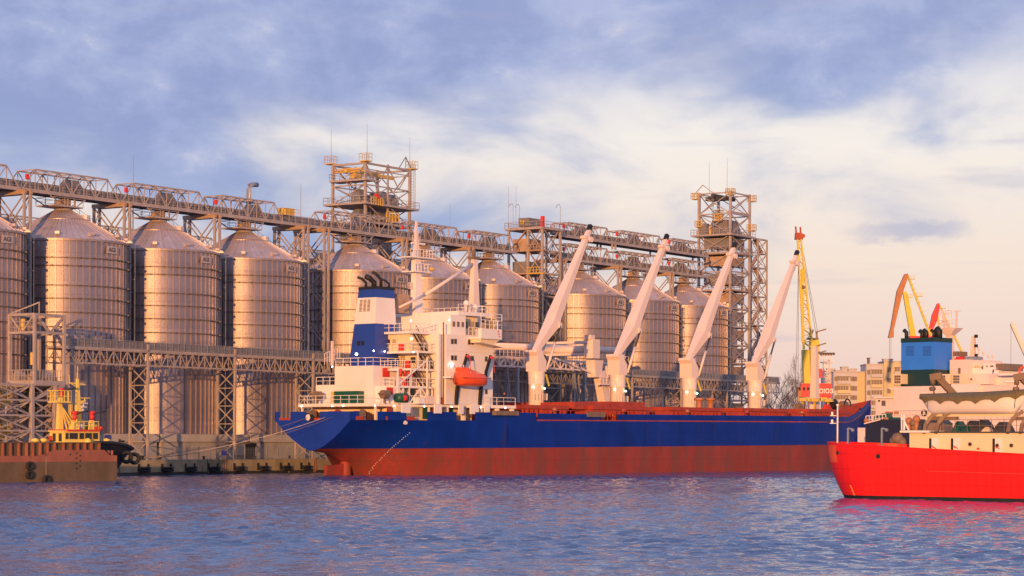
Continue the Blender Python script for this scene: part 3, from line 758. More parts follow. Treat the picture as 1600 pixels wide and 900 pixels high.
# lower loading gallery in front of the silos
LY = -14.0
aL, aR = QF.a(100, LY-1.6, 560), QF.a(1218, LY-1.6, 600)
zt0 = QF.z(100, 531, LY-1.6); zt1 = QF.z(1100, 581, LY-1.6); zb0 = QF.z(101, 567, LY-1.6)
ZTR = (zt0+zt1)/2                       # top of parapet
ZLB = zb0
lg = thing('loading_gallery', 'low blue-grey conveyor gallery with solid parapet crossing in front of the silos', 'conveyor gallery', QF, (aL, LY, ZLB))
lb = [aL, 0.7, 18.8, 36.6, 54.8, 73.0, 92.0, 111.4, 130.0, 148.3, 166.6, 184.0, aR]
for p, q in zip(lb, lb[1:]):
    H = ZTR - 1.35 - ZLB
    n = max(4, int(round((q-p)/1.35/2))*2)
    for s in (-1.6, 1.6):
        MB().truss((p+0.15, LY+s, ZLB+0.1), (q-0.15, LY+s, ZLB+0.1), H-0.1, n, 0.10, 0.2, False, True).build('truss', M['steel'], lg)
    MB().box(p, q, LY-1.75, LY+1.75, ZLB+H+0.02, ZLB+H+0.32).build('deck_edge', M['steel'], lg)
    n2 = max(2, int((q-p)/2.4))
    for i in range(n2):
        x0 = p+(q-p)*i/n2; x1 = p+(q-p)*(i+1)/n2-0.07
        MB().box(x0, x1, LY-1.5, LY-1.42, ZLB+H+0.34, ZTR).build('parapet_panel', M['belt'], lg)
    MB().rail([(p, LY-1.68, ZLB+H+0.32), (q, LY-1.68, ZLB+H+0.32)], 1.1, 1.2, 0.05).build('handrail', M['bluegrey'], lg)
lsup = None
for i, a in enumerate(lb[1:-1]):
    lab = 'pair of lattice legs under the low loading gallery, ' + ORD[i]
    if lsup is None:
        lsup = thing('lattice_leg_pair', lab, 'support legs', QF, (a, LY, QT), 'lattice leg pairs under the loading gallery')
        for y in (LY-1.6, LY+1.7): MB().beam((a, y, QT), (a, y, ZLB+(3.0 if y < LY else 0.0)), 0.3).build('leg', M['steel'], lsup)
        q = MB(); nl = 5; dz = (ZLB-QT)/nl
        for k in range(nl):
            q.xpanel((a, LY-1.6), (a, LY+1.7), QT+k*dz, QT+(k+1)*dz, 0.14)
            q.beam((a, LY-1.6, QT+(k+1)*dz), (a, LY+1.7, QT+(k+1)*dz), 0.12)
        q.build('bracing', M['steel'], lsup)
    else:
        c = copy_tree(lsup); c.location = QF.w(a, LY, QT); c['label'] = lab

# ------------------------------------------------------------------ towers
def deck(t, a0, a1, y0, y1, z, m='steel', rail=True, th=0.35):
    MB().box(a0, a1, y0, y1, z-th, z).build('deck', M[m], t)
    if rail:
        MB().rail([(a0, y0, z), (a1, y0, z), (a1, y1, z), (a0, y1, z), (a0, y0, z)], 1.1, 1.3, 0.06).build('handrail', M[m], t)
def machine(t, a, y, z, L=2.2, W=1.4, H=1.5, m='belt'):
    q = MB(); q.box(a-L/2, a+L/2, y-W/2, y+W/2, z, z+H*0.6); q.frust(a-L/2, a+L/2, y-W/2, y+W/2, z+H*0.6, a-L/4, a+L/4, y-W/4, y+W/4, z+H)
    q.tube([(a+L/2, y, z+H*0.3), (a+L/2+0.8, y, z+H*0.3)], 0.35, 8); q.build('machinery', M[m], t)

# tower A, behind the fourth silo
TY = 11.0
ta0 = QF.a(571, TY, 300); ta1 = QF.a(640, TY, 300); tyb = QF.y(520, ta0, 300)
zt = QF.z(571, 251, TY)
tA = thing('elevator_tower', 'tall open lattice elevator tower with yellow corner cages behind the funnel silo', 'tower', QF, (ta0, TY, QT))
zs = [QT] + [QT+6*i for i in range(1, 6)] + [36.5, 41.0]
for (a, y) in ((ta0, TY), (ta1, TY), (ta1, tyb), (ta0, tyb)):
    MB().beam((a, y, QT), (a, y, zt), 0.42).build('column', M['steel'], tA)
MB().lattice(ta0, ta1, TY, tyb, zs, 0.35, 0.18, 'x', False).build('bracing', M['steel'], tA)
zm1 = QF.z(571, 281, TY); zm2 = QF.z(571, 316, TY); zm3 = QF.z(571, 345, TY)
q = MB()
am = (ta0+ta1)/2
for (c, d) in (((ta0, TY), (am, TY)), ((am, TY), (ta1, TY)), ((ta1, TY), (ta1, tyb)), ((ta1, tyb), (ta0, tyb)), ((ta0, tyb), (ta0, TY))):
    zz = zt-0.4; z3 = (zm2+zt)/2-0.5
    q.xpanel(c, d, z3, zz, 0.15, 'v'); q.xpanel(c, d, zm2, z3, 0.15, 'x'); q.xpanel(c, d, zm3, zm2, 0.15, '\\')
    q.beam((c[0], c[1], z3), (d[0], d[1], z3), 0.2); q.beam((c[0], c[1], zz), (d[0], d[1], zz), 0.34); q.beam((c[0], c[1], zz-1.0), (d[0], d[1], zz-1.0), 0.16)
for y in (TY, tyb): q.beam((am, y, zm3), (am, y, zt), 0.28)
q.build('upper_bracing', M['steel'], tA)
deck(tA, ta0-1.2, ta1+1.6, TY-1.0, tyb+1.2, zm2); deck(tA, ta0-0.6, ta1+0.6, TY-0.6, tyb+0.6, zm3)
deck(tA, ta0-1.0, ta0+2.0, TY-0.8, tyb, zm1+0.2)
for (a, y) in ((ta0, TY), (ta1+0.6, TY), (ta0, tyb+0.5)):
    q = MB(); e_ = 0.8; q.box(a-e_, a+e_, y-e_, y+e_, zt-0.2, zt); q.rail([(a-e_, y-e_, zt), (a+e_, y-e_, zt), (a+e_, y+e_, zt), (a-e_, y+e_, zt), (a-e_, y-e_, zt)], 1.25, 0.8, 0.055); q.build('corner_cage', M['yellow'], tA)
q = MB(); q.beam((ta0-1, (TY+tyb)/2, zt-1.6), (ta1, (TY+tyb)/2, zt-1.6), 0.5, 0.6); q.box(ta0+1, ta0+3, (TY+tyb)/2-0.6, (TY+tyb)/2+0.6, zt-2.7, zt-1.8); q.beam((ta0+0.5, TY+0.5, zt-1.4), (ta0+0.5, tyb, zt-1.4), 0.5, 0.7)
q.build('overhead_crane', M['yellow'], tA)
for k, (a, y) in enumerate(((ta0+1, TY+2), (ta0+3.5, TY+4), (ta0+6, TY+2.5), (ta0+8.5, TY+3), (ta0+10.5, TY+2.5))):
    machine(tA, a, y, zm2, 2.6, 1.8, 2.4 + 0.4*(k % 2)); machine(tA, a, y, zm3, 2.8, 2.0, 2.2)
q = MB(); q.box(ta0+1, ta0+9, TY+1, tyb-1, zm3-7, zm3-0.6); q.build('elevator_head', M['belt'], tA)
q = MB(); q.rail([(ta0+0.3, TY-1.1, zm2-0.4), (ta0+3.6, TY-1.1, zm2-0.4)], 1.3, 0.7, 0.12); q.rail([(ta0+5, TY-0.9, zm3+0.2), (ta0+8.5, TY-0.9, zm3+0.2)], 1.8, 0.8, 0.14); q.box(ta0+5.5, ta0+8.2, TY-0.7, TY-0.3, zm3+0.2, zm3+1.6); q.build('yellow_platform', M['yellow'], tA)
MB().box(ta0+1.8, ta0+2.5, TY-1.2, TY-0.6, zm2+0.7, zm2+1.6).build('red_cabinet', M['redbox'], tA)
q = MB(); q.ladder((ta1+1.2, TY+0.3, zm2), zt-zm2+1, (1, 0), 0.6, 0.07, 0.5); q.ladder((ta0+5.0, tyb, zm2), zt-zm2-2, (1, 0), 0.6, 0.08, 0.5); q.ladder((ta1+2.0, TY+0.3, zm2), zt-zm2+1, (1, 0), 0.3, 0.05, 0.7); q.build('ladder', M['steel'], tA)
q = MB().prism([(ta1-3.2, zt-0.4), (ta1-0.2, zt-0.4), (ta1-1.2, zt+1.9), (ta1-1.35, zt+1.9), (ta1-1.4, zt+1.7), (ta1-3.0, zt-0.3)], TY-0.05, TY+0.05) if False else MB()
q.beam((ta1-3.2, TY, zt-0.3), (ta1-1.2, TY, zt+1.9), 0.13).beam((ta1+0.6, TY, zt-0.3), (ta1-1.2, TY, zt+1.9), 0.13).beam((ta1-1.2, TY, zt-0.3), (ta1-1.2, TY, zt+1.9), 0.1)
q.build('gable_strut', M['bluegrey'], tA)
for (a, y, h) in ((ta0+0.4, TY, 6.5), (ta1, TY, 5.5), (ta0-0.5, tyb, 6.0)):
    MB().tube([(a, y, zt), (a, y, zt+h)], 0.06, 5, 0.03).build('lightning_rod', M['bluegrey'], tA)

# lift tower in the gap of the row
LTY = -3.6
la1 = QF.a(875, LTY, 450); la0 = QF.a(847, LTY, 450); lya = QF.y(795, la0, 380)
ZL = QF.z(850, 355, LTY)
tM = thing('lift_tower', 'square lattice lift tower with yellow landings in the middle of the silo row', 'tower', QF, (la0, LTY, QT))
lev = [QT + (ZL-QT)*i/10 for i in range(11)]
ym = LTY + (lya-LTY)*0.42
for (a, y) in ((la0, LTY), (la1, LTY), (la1, ym), (la0, ym), (la0, lya), (la1, lya)):
    MB().beam((a, y, QT), (a, y, ZL), 0.4).build('column', M['steel'], tM)
MB().lattice(la0, la1, LTY, ym, lev, 0.35, 0.15, 'x', False).build('bracing', M['steel'], tM)
MB().lattice(la0, la1, ym, lya, lev, 0.35, 0.15, '\\/', False).build('bracing', M['steelwarm'], tM)
for k, z in enumerate(lev[4:10]):
    MB().box(la0-0.3, la0+1.4, LTY-0.4, ym, z-0.15, z+0.05).rail([(la0-0.3, ym, z), (la0-0.3, LTY+0.4, z)], 1.1, 0.7, 0.1).build('landing', M['yellow' if k % 2 == 0 else 'steelwarm'], tM)
    q = MB(); q.box(la0+0.4, la1-0.3, ym+0.3, lya-0.6, z, z+2.3); q.build('elevator_leg', M['steelwarm' if k % 2 else 'belt'], tM)
deck(tM, la0-0.5, la1+0.3, LTY-0.4, lya+0.6, ZL, 'steel')
q = MB(); q.box(la0+0.2, la1-1, ym, lya-2, ZL+0.3, ZL+1.9); q.build('drive_house', M['belt'], tM)
for y in (ym+1, lya-3.2): MB().box(la0+0.0, la0+0.2, y, y+0.7, ZL+0.7, ZL+1.5).build('yellow_lamp_box', M['yellow'], tM)
MB().box(la0-0.2, la0+0.35, LTY-0.3, LTY+0.3, ZL, ZL+2.0).build('red_cabinet', M['redbox'], tM)
for z in (lev[7], lev[5]): MB().box(la0-0.2, la0+0.3, LTY+0.4, LTY+0.9, z+0.5, z+1.7).build('red_cabinet', M['redbox'], tM)
for y in (LTY+6.5, LTY+8.2):
    MB().tube([(la0+1, y, ZL), (la0+1, y, ZL+8)], 0.06, 5, 0.03).build('lightning_rod', M['bluegrey'], tM)
for (a, y) in ((la0+0.5, lya-0.6), (la0+2.0, lya-1.0), (la1, LTY)):
    MB().tube([(a, y, ZL), (a, y, ZL+4.2), (a+0.1, y+0.3, ZL+4.7), (a+0.2, y+0.9, ZL+4.6), (a+0.2, y+1.1, ZL+4.1)], 0.055, 5).build('curved_lamp_post', M['bluegrey'], tM)

# end tower
EY = -3.5
ea0 = QF.a(1141, EY, 400); ea1 = QF.a(1171, EY, 400); ea2 = QF.a(1198, EY, 420); eyb = QF.y(1092, ea0, 380)
ZE1 = QF.z(1141, 298, EY); ZE2 = QF.z(1141, 366, EY); ZEm = QF.z(1141, 333, EY)
tE = thing('elevator_tower', 'tall end-of-row elevator tower with open yellow-cornered top and stair tower beside it', 'tower', QF, (ea0, EY, QT))
for (a, y) in ((ea0, EY), (ea1, EY), (ea1, eyb), (ea0, eyb)):
    MB().beam((a, y, QT), (a, y, ZE1), 0.46).build('column', M['steel'], tE)
lev = [QT + (ZE2-QT)*i/12 for i in range(13)]
MB().lattice(ea0, ea1, EY, eyb, lev, 0.38, 0.17, 'x', False).build('bracing', M['steel'], tE)
MB().lattice(ea0, ea1, EY, eyb, [ZE2, ZEm, ZE1-0.3], 0.34, 0.17, 'x', False).build('upper_bracing', M['steel'], tE)
for k, z in enumerate(lev[3:]):
    if k % 2 == 0: deck(tE, ea0-0.3, ea1+0.3, EY-0.3, eyb+0.3, z, 'steelwarm' if k in (2, 6) else 'steel', True, 0.2)
    q = MB(); q.box(ea0+0.6, ea1-0.8, EY+0.8, eyb-0.9, z-2.6, z-0.6); q.build('elevator_leg', M['belt' if k % 2 else 'steelwarm'], tE)
deck(tE, ea0-1.4, ea1+0.8, EY-1.0, eyb+1.2, ZE2+0.1)
deck(tE, ea0-0.5, ea1+0.5, EY-0.5, eyb+0.5, lev[-2]+0.3)
MB().lathe([(1.9, 0), (1.9, 12)], (ea0+3.6, EY+2.3, lev[5]+1), 20).lathe([(0.3, -3), (1.9, 0)], (ea0+3.6, EY+2.3, lev[5]+1), 20).build('surge_bin', M['galvbar'], tE, True)
q = MB(); q.frust(ea0+1, ea1-1, EY+1, eyb-1, ZE2+0.3, ea0+2, ea1-2, EY+2, eyb-2.2, ZE2+3.4); q.build('elevator_head', M['belt'], tE)
machine(tE, ea0+0.5, eyb-1.4, ZE2+0.2, 2.4, 1.6, 2.4)
MB().tube([(ea0+0.8, eyb-2.2, ZE2+0.2), (ea0+0.8, eyb-2.2, ZE2+2.0)], 0.3, 8).build('yellow_post', M['yellow'], tE)
for (a, y, z) in ((ea0, EY, ZE1), (ea1+0.9, EY, ZE1-0.6), (ea0, eyb+0.8, ZE1-0.5), (ea1+0.2, eyb, ZE1-3.4), (ea0-0.6, eyb-0.5, ZEm-1.8), (ea0, EY+3, ZEm-0.6), (ea1, EY-0.5, ZEm-2.2)):
    MB().box(a-0.75, a+0.75, y-0.75, y+0.75, z-0.9, z-0.75).rail([(a-0.75, y-0.75, z-0.75), (a+0.75, y-0.75, z-0.75), (a+0.75, y+0.75, z-0.75), (a-0.75, y+0.75, z-0.75), (a-0.75, y-0.75, z-0.75)], 1.2, 0.5, 0.08).build('corner_cage', M['yellow'], tE)
MB().beam((ea0-1, (EY+eyb)/2, ZE1-0.9), (ea1, (EY+eyb)/2, ZE1-0.9), 0.7, 0.8).box(ea0, ea0+2.2, EY+1, eyb-1.5, ZE1-1.8, ZE1-1.0).build('overhead_crane', M['steeldark'], tE)
q = MB(); q.beam((ea0, eyb+1.2, ZE1-0.3), (ea0, eyb-0.9, ZE1+1.6), 0.14).beam((ea0, eyb-0.9, ZE1+1.6), (ea0, eyb-3, ZE1), 0.14).box(ea0+0.2, ea1, EY-0.15, EY+0.5, ZE1-4.6, ZE1-4.2); q.build('gable_strut', M['steel'], tE)
for (a, y) in ((ea0, EY+0.8), (ea0+3.5, eyb-0.5)): MB().tube([(a, y, ZE1), (a, y, ZE1+7)], 0.06, 5, 0.03).build('lightning_rod', M['bluegrey'], tE)
for (a, y) in ((ea0+0.9, eyb+0.3), (ea0-0.4, EY+4)): MB().ladder((a, y, ZE2), ZE1-ZE2, (1, 0), 0.6, 0.07, 0.5).build('ladder', M['steel'], tE)
st_ = MB()
for (a, y) in ((ea1+3.9, EY), (ea2, EY), (ea2, EY+3.8), (ea1+3.9, EY+3.8)): st_.beam((a, y, QT), (a, y, ZE2), 0.32)
nl = 15
for k in range(nl):
    z0 = QT + (ZE2-QT)*k/nl; z1 = QT + (ZE2-QT)*(k+1)/nl
    st_.beam((ea1, EY, z1), (ea2, EY, z1), 0.22).beam((ea2, EY, z1), (ea2, EY+3.8, z1), 0.22)
    st_.xpanel((ea1+3.9, EY), (ea2, EY), z0, z1, 0.12); st_.xpanel((ea1+0.2, EY), (ea1+3.9, EY), z0, z1, 0.12, '/' if k % 2 else '\\')
    st_.xpanel((ea2, EY), (ea2, EY+3.8), z0, z1, 0.12)
st_.build('stair_tower_frame', M['steel'], tE)
for k in range(nl):
    z0 = QT + (ZE2-QT)*k/nl; z1 = QT + (ZE2-QT)*(k+1)/nl; s = k % 2
    MB().beam((ea1+4.2 if s else ea2-0.3, EY+1+s, z0), (ea2-0.3 if s else ea1+4.2, EY+1+s, z1), 0.9, 0.15).build('stair_flight', M['steelwarm'], tE)

# left transfer tower in front of the first silos
WY = -17.0
wa0 = QF.a(54, WY, 540); wa1 = QF.a(100, WY, 540); wyb = QF.y(15, wa0, 540)
zt = QF.z(54, 489, WY); zd = QF.z(54, 599, WY); zr = QF.z(54, 519, WY)
tW = thing('transfer_tower', 'open steel transfer tower with braced box top at the left edge', 'tower', QF, (wa0, WY, QT))
for (a, y) in ((wa0, WY), (wa1, WY), (wa1, wyb), (wa0, wyb)):
    MB().beam((a, y, zd), (a, y, zt), 0.36).build('column', M['steel'], tW)
q = MB(); q.lattice(wa0, wa1, WY, wyb, [zr, zt-0.15], 0.42, 0.2, 'v', False)
for c, d in (((wa0, WY), (wa1, WY)), ((wa0, wyb), (wa0, WY)), ((wa0, wyb), (wa1, wyb)), ((wa1, WY), (wa1, wyb))):
    q.beam((c[0], c[1], zr), (d[0], d[1], zr), 0.3); q.beam((c[0], c[1], zd+0.1), (d[0], d[1], zd+0.1), 0.4, 0.6)
q.beam((wa0, wyb, zt), (wa0+3, (WY+wyb)/2, zt+1.6), 0.15).beam((wa1, wyb, zt), (wa0+3, (WY+wyb)/2, zt+1.6), 0.15).beam((wa0+3, (WY+wyb)/2, zt-0.1), (wa0+3, (WY+wyb)/2, zt+1.6), 0.12)
q.build('bracing', M['steel'], tW)
MB().box(wa0, wa1, WY+0.2, wyb, zd-0.1, zd+0.15).build('deck', M['steelwarm'], tW)
MB().rail([(wa0, wyb, zd+0.15), (wa0, WY+0.1, zd+0.15), (wa1, WY+0.1, zd+0.15)], 1.6, 0.55, 0.07).build('handrail', M['steel'], tW)
MB().rail([(wa0, wyb, zr), (wa0, WY+0.1, zr)], 1.4, 0.9, 0.07).build('handrail', M['steel'], tW)
for k, (a, y, z) in enumerate(((wa0+1.3, WY+1.2, zd), (wa0+3.6, WY+1.4, zd), (wa0+1.5, WY+3.2, zr), (wa0+1, WY+3.8, zd))): machine(tW, a, y, z+0.2, 1.6, 1.1, 1.5, 'steel' if k % 2 else 'steelwarm')
for (a, y, z) in ((wa0+0.5, WY+2.6, zr+0.2), (wa0+0.6, WY+1.0, zd+2.4)): MB().tube([(a, y, z), (a, y, z+1.6)], 0.3, 8).build('yellow_motor', M['yellow'], tW)
lx0, lx1 = QF.a(0, WY, 620), QF.a(45, WY, 620); ly = WY
cols = [(wa0-7.2, WY), (wa0-0.4, WY), (wa1-1.6, WY), (wa0-7.2, WY+4.6), (wa0-0.4, WY+4.6), (wa1-1.6, WY+4.6)]
for a, y in cols: MB().beam((a, y, QT), (a, y, zd-0.2), 0.45 if y == WY else 0.3).build('leg', M['steel'], tW)
lev = [QT + (zd-0.2-QT)*i/5 for i in range(6)]
q = MB(); q.lattice(cols[0][0], cols[1][0], WY, WY+4.6, lev, 0.30, 0.16, 'x', False); q.lattice(cols[1][0]+0.05, cols[2][0], WY+0.05, WY+4.65, lev, 0.30, 0.16, 'x', False)
q.beam((cols[1][0], WY, lev[-2]), (wa1, WY, zd-0.1), 0.34).beam((cols[2][0], WY, lev[-2]), (wa1, WY, zd-0.1), 0.24)
q.build('bracing', M['steel'], tW)
for k in range(5):
    s = k % 2; z0, z1 = lev[k], lev[k+1]
    q = MB(); a_, b_ = (wa0-6.6, wa0-2.4)
    q.beam((a_ if s else b_, WY+2.0, z0), (b_ if s else a_, WY+2.0, z1), 0.9, 0.16)
    q.rail([(a_ if s else b_, WY+1.5, z0), (b_ if s else a_, WY+1.5, z1)], 1.0, 0.9, 0.09)
    q.build('stair_flight', M['yellow'], tW)
    MB().box(wa0-0.3, wa1-1.9, WY+0.8, WY+4.2, z1-0.25, z1-0.1).rail([(wa0-0.3, WY+0.6, z1-0.1), (wa1-1.9, WY+0.6, z1-0.1)], 1.1, 0.8, 0.07).build('landing', M['steel'], tW)
MB().box(wa1-1.5, wa1-0.3, WY+0.8, WY+2.2, QT, zd-0.3).build('elevator_leg', M['steelwarm'], tW)
MB().box(wa0+1.2, wa0+3.2, WY+2.8, WY+4.2, QT+6, zd-0.3).build('elevator_leg', M['steeldark'], tW)

# lightning masts standing behind the row
for i, (px, py0, py1) in enumerate(((208, 242, 300), (470, 288, 345), (703, 318, 352))):
    y = 22.0; a = QF.a(px, y, 300); z1 = QF.z(px, py0, y)
    m_ = thing('lightning_mast', 'thin free standing lightning mast above the galleries, ' + ORD[i], 'mast', QF, (a, y, QT), 'thin lightning masts behind the silos')
    MB().tube([(a, y, QT), (a, y, z1-8)], 0.16, 6, 0.12).build('mast_tube', M['bluegrey'], m_)
    MB().tube([(a, y, z1-8), (a, y, z1)], 0.08, 5, 0.04).build('mast_tip', M['bluegrey'], m_)

# ship loader standing on the quay
SLY = -17.5
def q_(px, py, y=SLY): return (QF.a(px, y, py), y, QF.z(px, py, y))
sl = thing('ship_loader', 'pale travelling ship loader with tubular boom and hanging loading chute', 'ship loader', QF, (QF.a(870, SLY, 600), SLY, QT))
p0, p1 = q_(770, 541), q_(972, 548)
MB().tube([p0, p1], 0.62, 14).build('boom_tube', M['cranewhite'], sl, True)
b0, b1 = q_(770, 560), q_(972, 562)
MB().truss((b0[0], SLY-1.2, b0[2]-1.2), (b1[0], SLY-1.2, b0[2]-1.2), 1.5, 22, 0.16, 0.24, False).build('truss', M['cranewhite'], sl)
MB().truss((b0[0], SLY+1.2, b0[2]-1.2), (b1[0], SLY+1.2, b0[2]-1.2), 1.5, 22, 0.16, 0.24, False).build('truss', M['cranewhite'], sl)
MB().rail([(b0[0], SLY-1.4, b0[2]+0.5), (b1[0], SLY-1.4, b0[2]+0.5)], 1.1, 1.2, 0.07).build('handrail', M['cranewhite'], sl)
SCY = -29.0
h0 = q_(924, 548, SCY)
MB().box(h0[0]-1.1, h0[0]+1.1, SCY-1.0, SCY+0.8, h0[2]-1.3, h0[2]+1.9).box(h0[0]-1.5, h0[0]-0.2, SCY-0.8, SCY+0.4, h0[2]+1.9, h0[2]+2.6).build('head_house', M['cranewhite'], sl)
c0, c1, c2 = q_(929, 563, SCY), q_(936, 590, SCY), q_(946, 640, SCY)
MB().frust(c0[0]-0.9, c0[0]+0.9, SCY-0.8, SCY+0.8, c1[2], c0[0]-1.4, c0[0]+1.4, SCY-0.9, SCY+0.9, c0[2]).build('hopper', M['cranewhite'], sl)
sh = MB()
for s in (-1.15, 1.15): sh.beam((c1[0]+s, SCY-0.7, c1[2]+2.0), (c2[0]+s*0.9, SCY-0.7, c2[2]), 0.28)
for k in range(9):
    f_ = k/9; x = c1[0]+(c2[0]-c1[0])*f_; z = c1[2]+(c2[2]-c1[2])*f_
    sh.beam((x-1.1, SCY-0.8, z), (x+1.1, SCY-0.8, z-0.3), 0.12)
sh.build('chute_frame', M['cranewhite'], sl)
MB().beam((c1[0], SCY, c1[2]+1), (c2[0], SCY, c2[2]), 1.7, 1.3).build('loading_chute', M['cranewhite'], sl)
MB().beam(q_(868, 560, SCY), q_(934, 587, SCY), 0.28).build('stay', M['cranewhite'], sl)
MB().box(c1[0]-2.6, c1[0]+3.8, SCY-1.8, SCY-1.0, c1[2]-1.3, c1[2]-1.1).rail([(c1[0]-2.6, SCY-1.8, c1[2]-1.1), (c1[0]+3.8, SCY-1.8, c1[2]-0.8)], 1.1, 1.0, 0.09).build('chute_platform', M['cranewhite'], sl)
for zo in (-0.6, 1.4): MB().beam((h0[0]-1.2, SCY, h0[2]+zo), (h0[0]-1.2, SLY, h0[2]+zo), 0.4).beam((h0[0]+1.2, SCY, h0[2]+zo), (h0[0]+1.2, SLY, h0[2]+zo), 0.4).build('cross_boom', M['cranewhite'], sl)
MB().tube([(h0[0], SCY, h0[2]+0.2), (h0[0], SLY, h0[2]+0.2)], 0.7, 12).build('cross_tube', M['cranewhite'], sl, True)
for a in (q_(800, 600)[0], q_(838, 600)[0], q_(905, 600)[0]):
    MB().beam((a, SLY-1.1, QT), (a, SLY-1.1, b0[2]-1.2), 0.45).beam((a, SLY+1.1, QT), (a, SLY+1.1, b0[2]-1.2), 0.45).xpanel((a, SLY-1.1), (a, SLY+1.1), QT, b0[2]-1.2, 0.2).build('portal_leg', M['bluegrey'], sl)

# small things on the quay
a = QF.a(390, -9.45, 705)
MB().box(a-0.05, a+3.0, -9.45, -9.37, QT, 4.4).build('door', M['black'], silo0) if False else None
d_ = thing('store_door', 'dark open doorway with pale cabinet beside it in the plinth, third silo', 'doorway', QF, (QF.a(382, -9.6, 700), -9.45, QT))
x = QF.a(383, -9.5, 700)
MB().box(x, x+2.6, -9.46, -9.38, QT, 4.35).build('dark_doorway', M['black'], d_)
MB().box(x-1.7, x-0.2, -9.7, -9.4, QT+0.6, 4.2).build('cabinet', M['conclight'], d_)
for i, (px, py, lab) in enumerate(((168, 683, 'small blue notice board at the first plinth band beside the tug'), (350, 708, 'blue triangular notice on the quay fence under the lattice legs'), (468, 686, 'small blue sign on the plinth band near the ship stern'))):
    y = -9.75 if i != 1 else -18.35; a = QF.a(px, y, py); z = QF.z(px, py, y)
    MB().box(a-0.55, a+0.55, y-0.05, y, z-0.32, z+0.32).build('notice_board', M['bluesign'], tag(thing('notice_board', lab, 'sign', QF, (a, y, z)), None))

for i, px in enumerate((250, 318, 398, 452)):
    a = QF.a(px, -19.6, 718)
    b_ = thing('bollard', 'squat mooring bollard on the quay edge, ' + ORD[i] + ' behind the fenders', 'bollard', QF, (a, -19.65, QT+0.12), 'bollards along the quay edge')
    MB().lathe([(0.24, 0), (0.17, 0.08), (0.16, 0.3), (0.27, 0.38), (0.22, 0.46), (0.02, 0.48)], (a, -19.65, QT+0.12), 10).build('post', M['steeldark'], b_, True)
for i, px in enumerate((351, 492)):
    a = QF.a(px, -20.1, 735)
    b_ = thing('quay_ladder', 'rusty vertical ladder on the quay face, ' + ORD[i] + ' of two', 'ladder', QF, (a, -20.1, 0.3), 'ladders on the quay face')
    MB().ladder((a, -20.12, 0.1), 2.1, (1, 0), 0.45, 0.06, 0.3).build('rungs', M['cranebrown'], b_)
# ------------------------------------------------------------------ bulk carrier
def S(px, py, y): return (SF.a(px, y, py), y, SF.z(px, py, y))
def pbox(F_, x0, x1, y0, y1, yn, yf):
    xm = (x0+x1)/2; ym = (y0+y1)/2
    return MB().box(F_.a(x0, yn, ym), F_.a(x1, yn, ym), yn, yf, F_.z(xm, y1, yn), F_.z(xm, y0, yn))
bc = thing('bulk_carrier', 'long blue and red bulk carrier with white deckhouse and four deck cranes', 'cargo ship', SF, (0, 0, 0))
LOA = 147.0; BH = 12.0
def smooth(x): x = max(0, min(1, x)); return x*x*(3-2*x)
def ztop(a): return 7.55 + 0.0055*a + 3.2*max(0, (a-126)/21)**1.25
def zred(a): return 3.65 + 0.0062*a
def bdeck(a):
    b = 7.2 + (BH-7.2)*math.sin(min(1, a/34)*PI/2)**0.9
    if a > 105: b = BH*max(0, 1-((a-105)/(LOA-105))**1.8)
    return max(b, 0.02)
def zkeel(a): return 3.35 - 0.13*a - 1.2*smooth((a-3)/5) - 3.0*max(0, (a-7.2)/2.0)
def hullb(a, z):
    zk = zkeel(a)
    if a < 40:
        p = 0.62*(1-smooth(a/38)) + 0.03
        zt_ = ztop(a)
        t = max(0, (z-zk)/(zt_-zk))
        return bdeck(a) * (min(1.02, t)**p if t > 0 else 0)
    if a > 105:                       # raked, flared bow
        sh = 138.5 + (LOA-138.5)*max(0, z/11.9)**1.25     # stem position at this height
        ae = 105 + (a-105)*(LOA-105)/(sh-105)
        if ae >= LOA: return 0.02
        return bdeck(ae)
    return BH
def stations():
    L_ = [0, 0.8, 1.8, 3, 4.5, 6, 7.5, 9, 11, 13, 15.5, 18, 21, 24, 28, 32, 36, 40]
    L_ += [40+i*6 for i in range(1, 13)]
    L_ += [115, 118, 121, 124, 127, 130, 132.5, 135, 137, 139, 141, 142.5, 143.7, 144.7, 145.5, 146.2, LOA ]
    return L_
def hull_strip(fz0, fz1, nz, name, m, stations_, side=(-1, 1), close_end=False):
    mb = MB(); n = nz+1
    for s in side:
        base = len(mb.v)
        for a in stations_:
            z0, z1 = fz0(a), fz1(a)
            for k in range(n):
                z = z0 + (z1-z0)*k/nz
                mb.v.append((a, s*hullb(a, z), z))
        for i in range(len(stations_)-1):
            for k in range(nz):
                q = (base+i*n+k, base+(i+1)*n+k, base+(i+1)*n+k+1, base+i*n+k+1)
                mb.f.append(q if s < 0 else q[::-1])
    return mb.build(name, m, bc, True)
ST = stations()
hull_strip(zred, ztop, 10, 'topside_plating', M['hullblue'], ST)
hull_strip(lambda a: min(zred(a), max(-1.6, zkeel(a))), zred, 8, 'bottom_plating', M['hullred'], [a for a in ST])
# transom
tr = MB(); N_ = 14; zz = [3.36 + (ztop(0)-3.36)*k/N_ for k in range(N_+1)]
for z in zz: b = hullb(0, z); tr.v += [(-0.01, -b, z), (-0.01, b, z)]
for k in range(N_): tr.f.append((2*k, 2*k+1, 2*k+3, 2*k+2)[::-1])
tr.build('transom', M['transomblue'], bc)
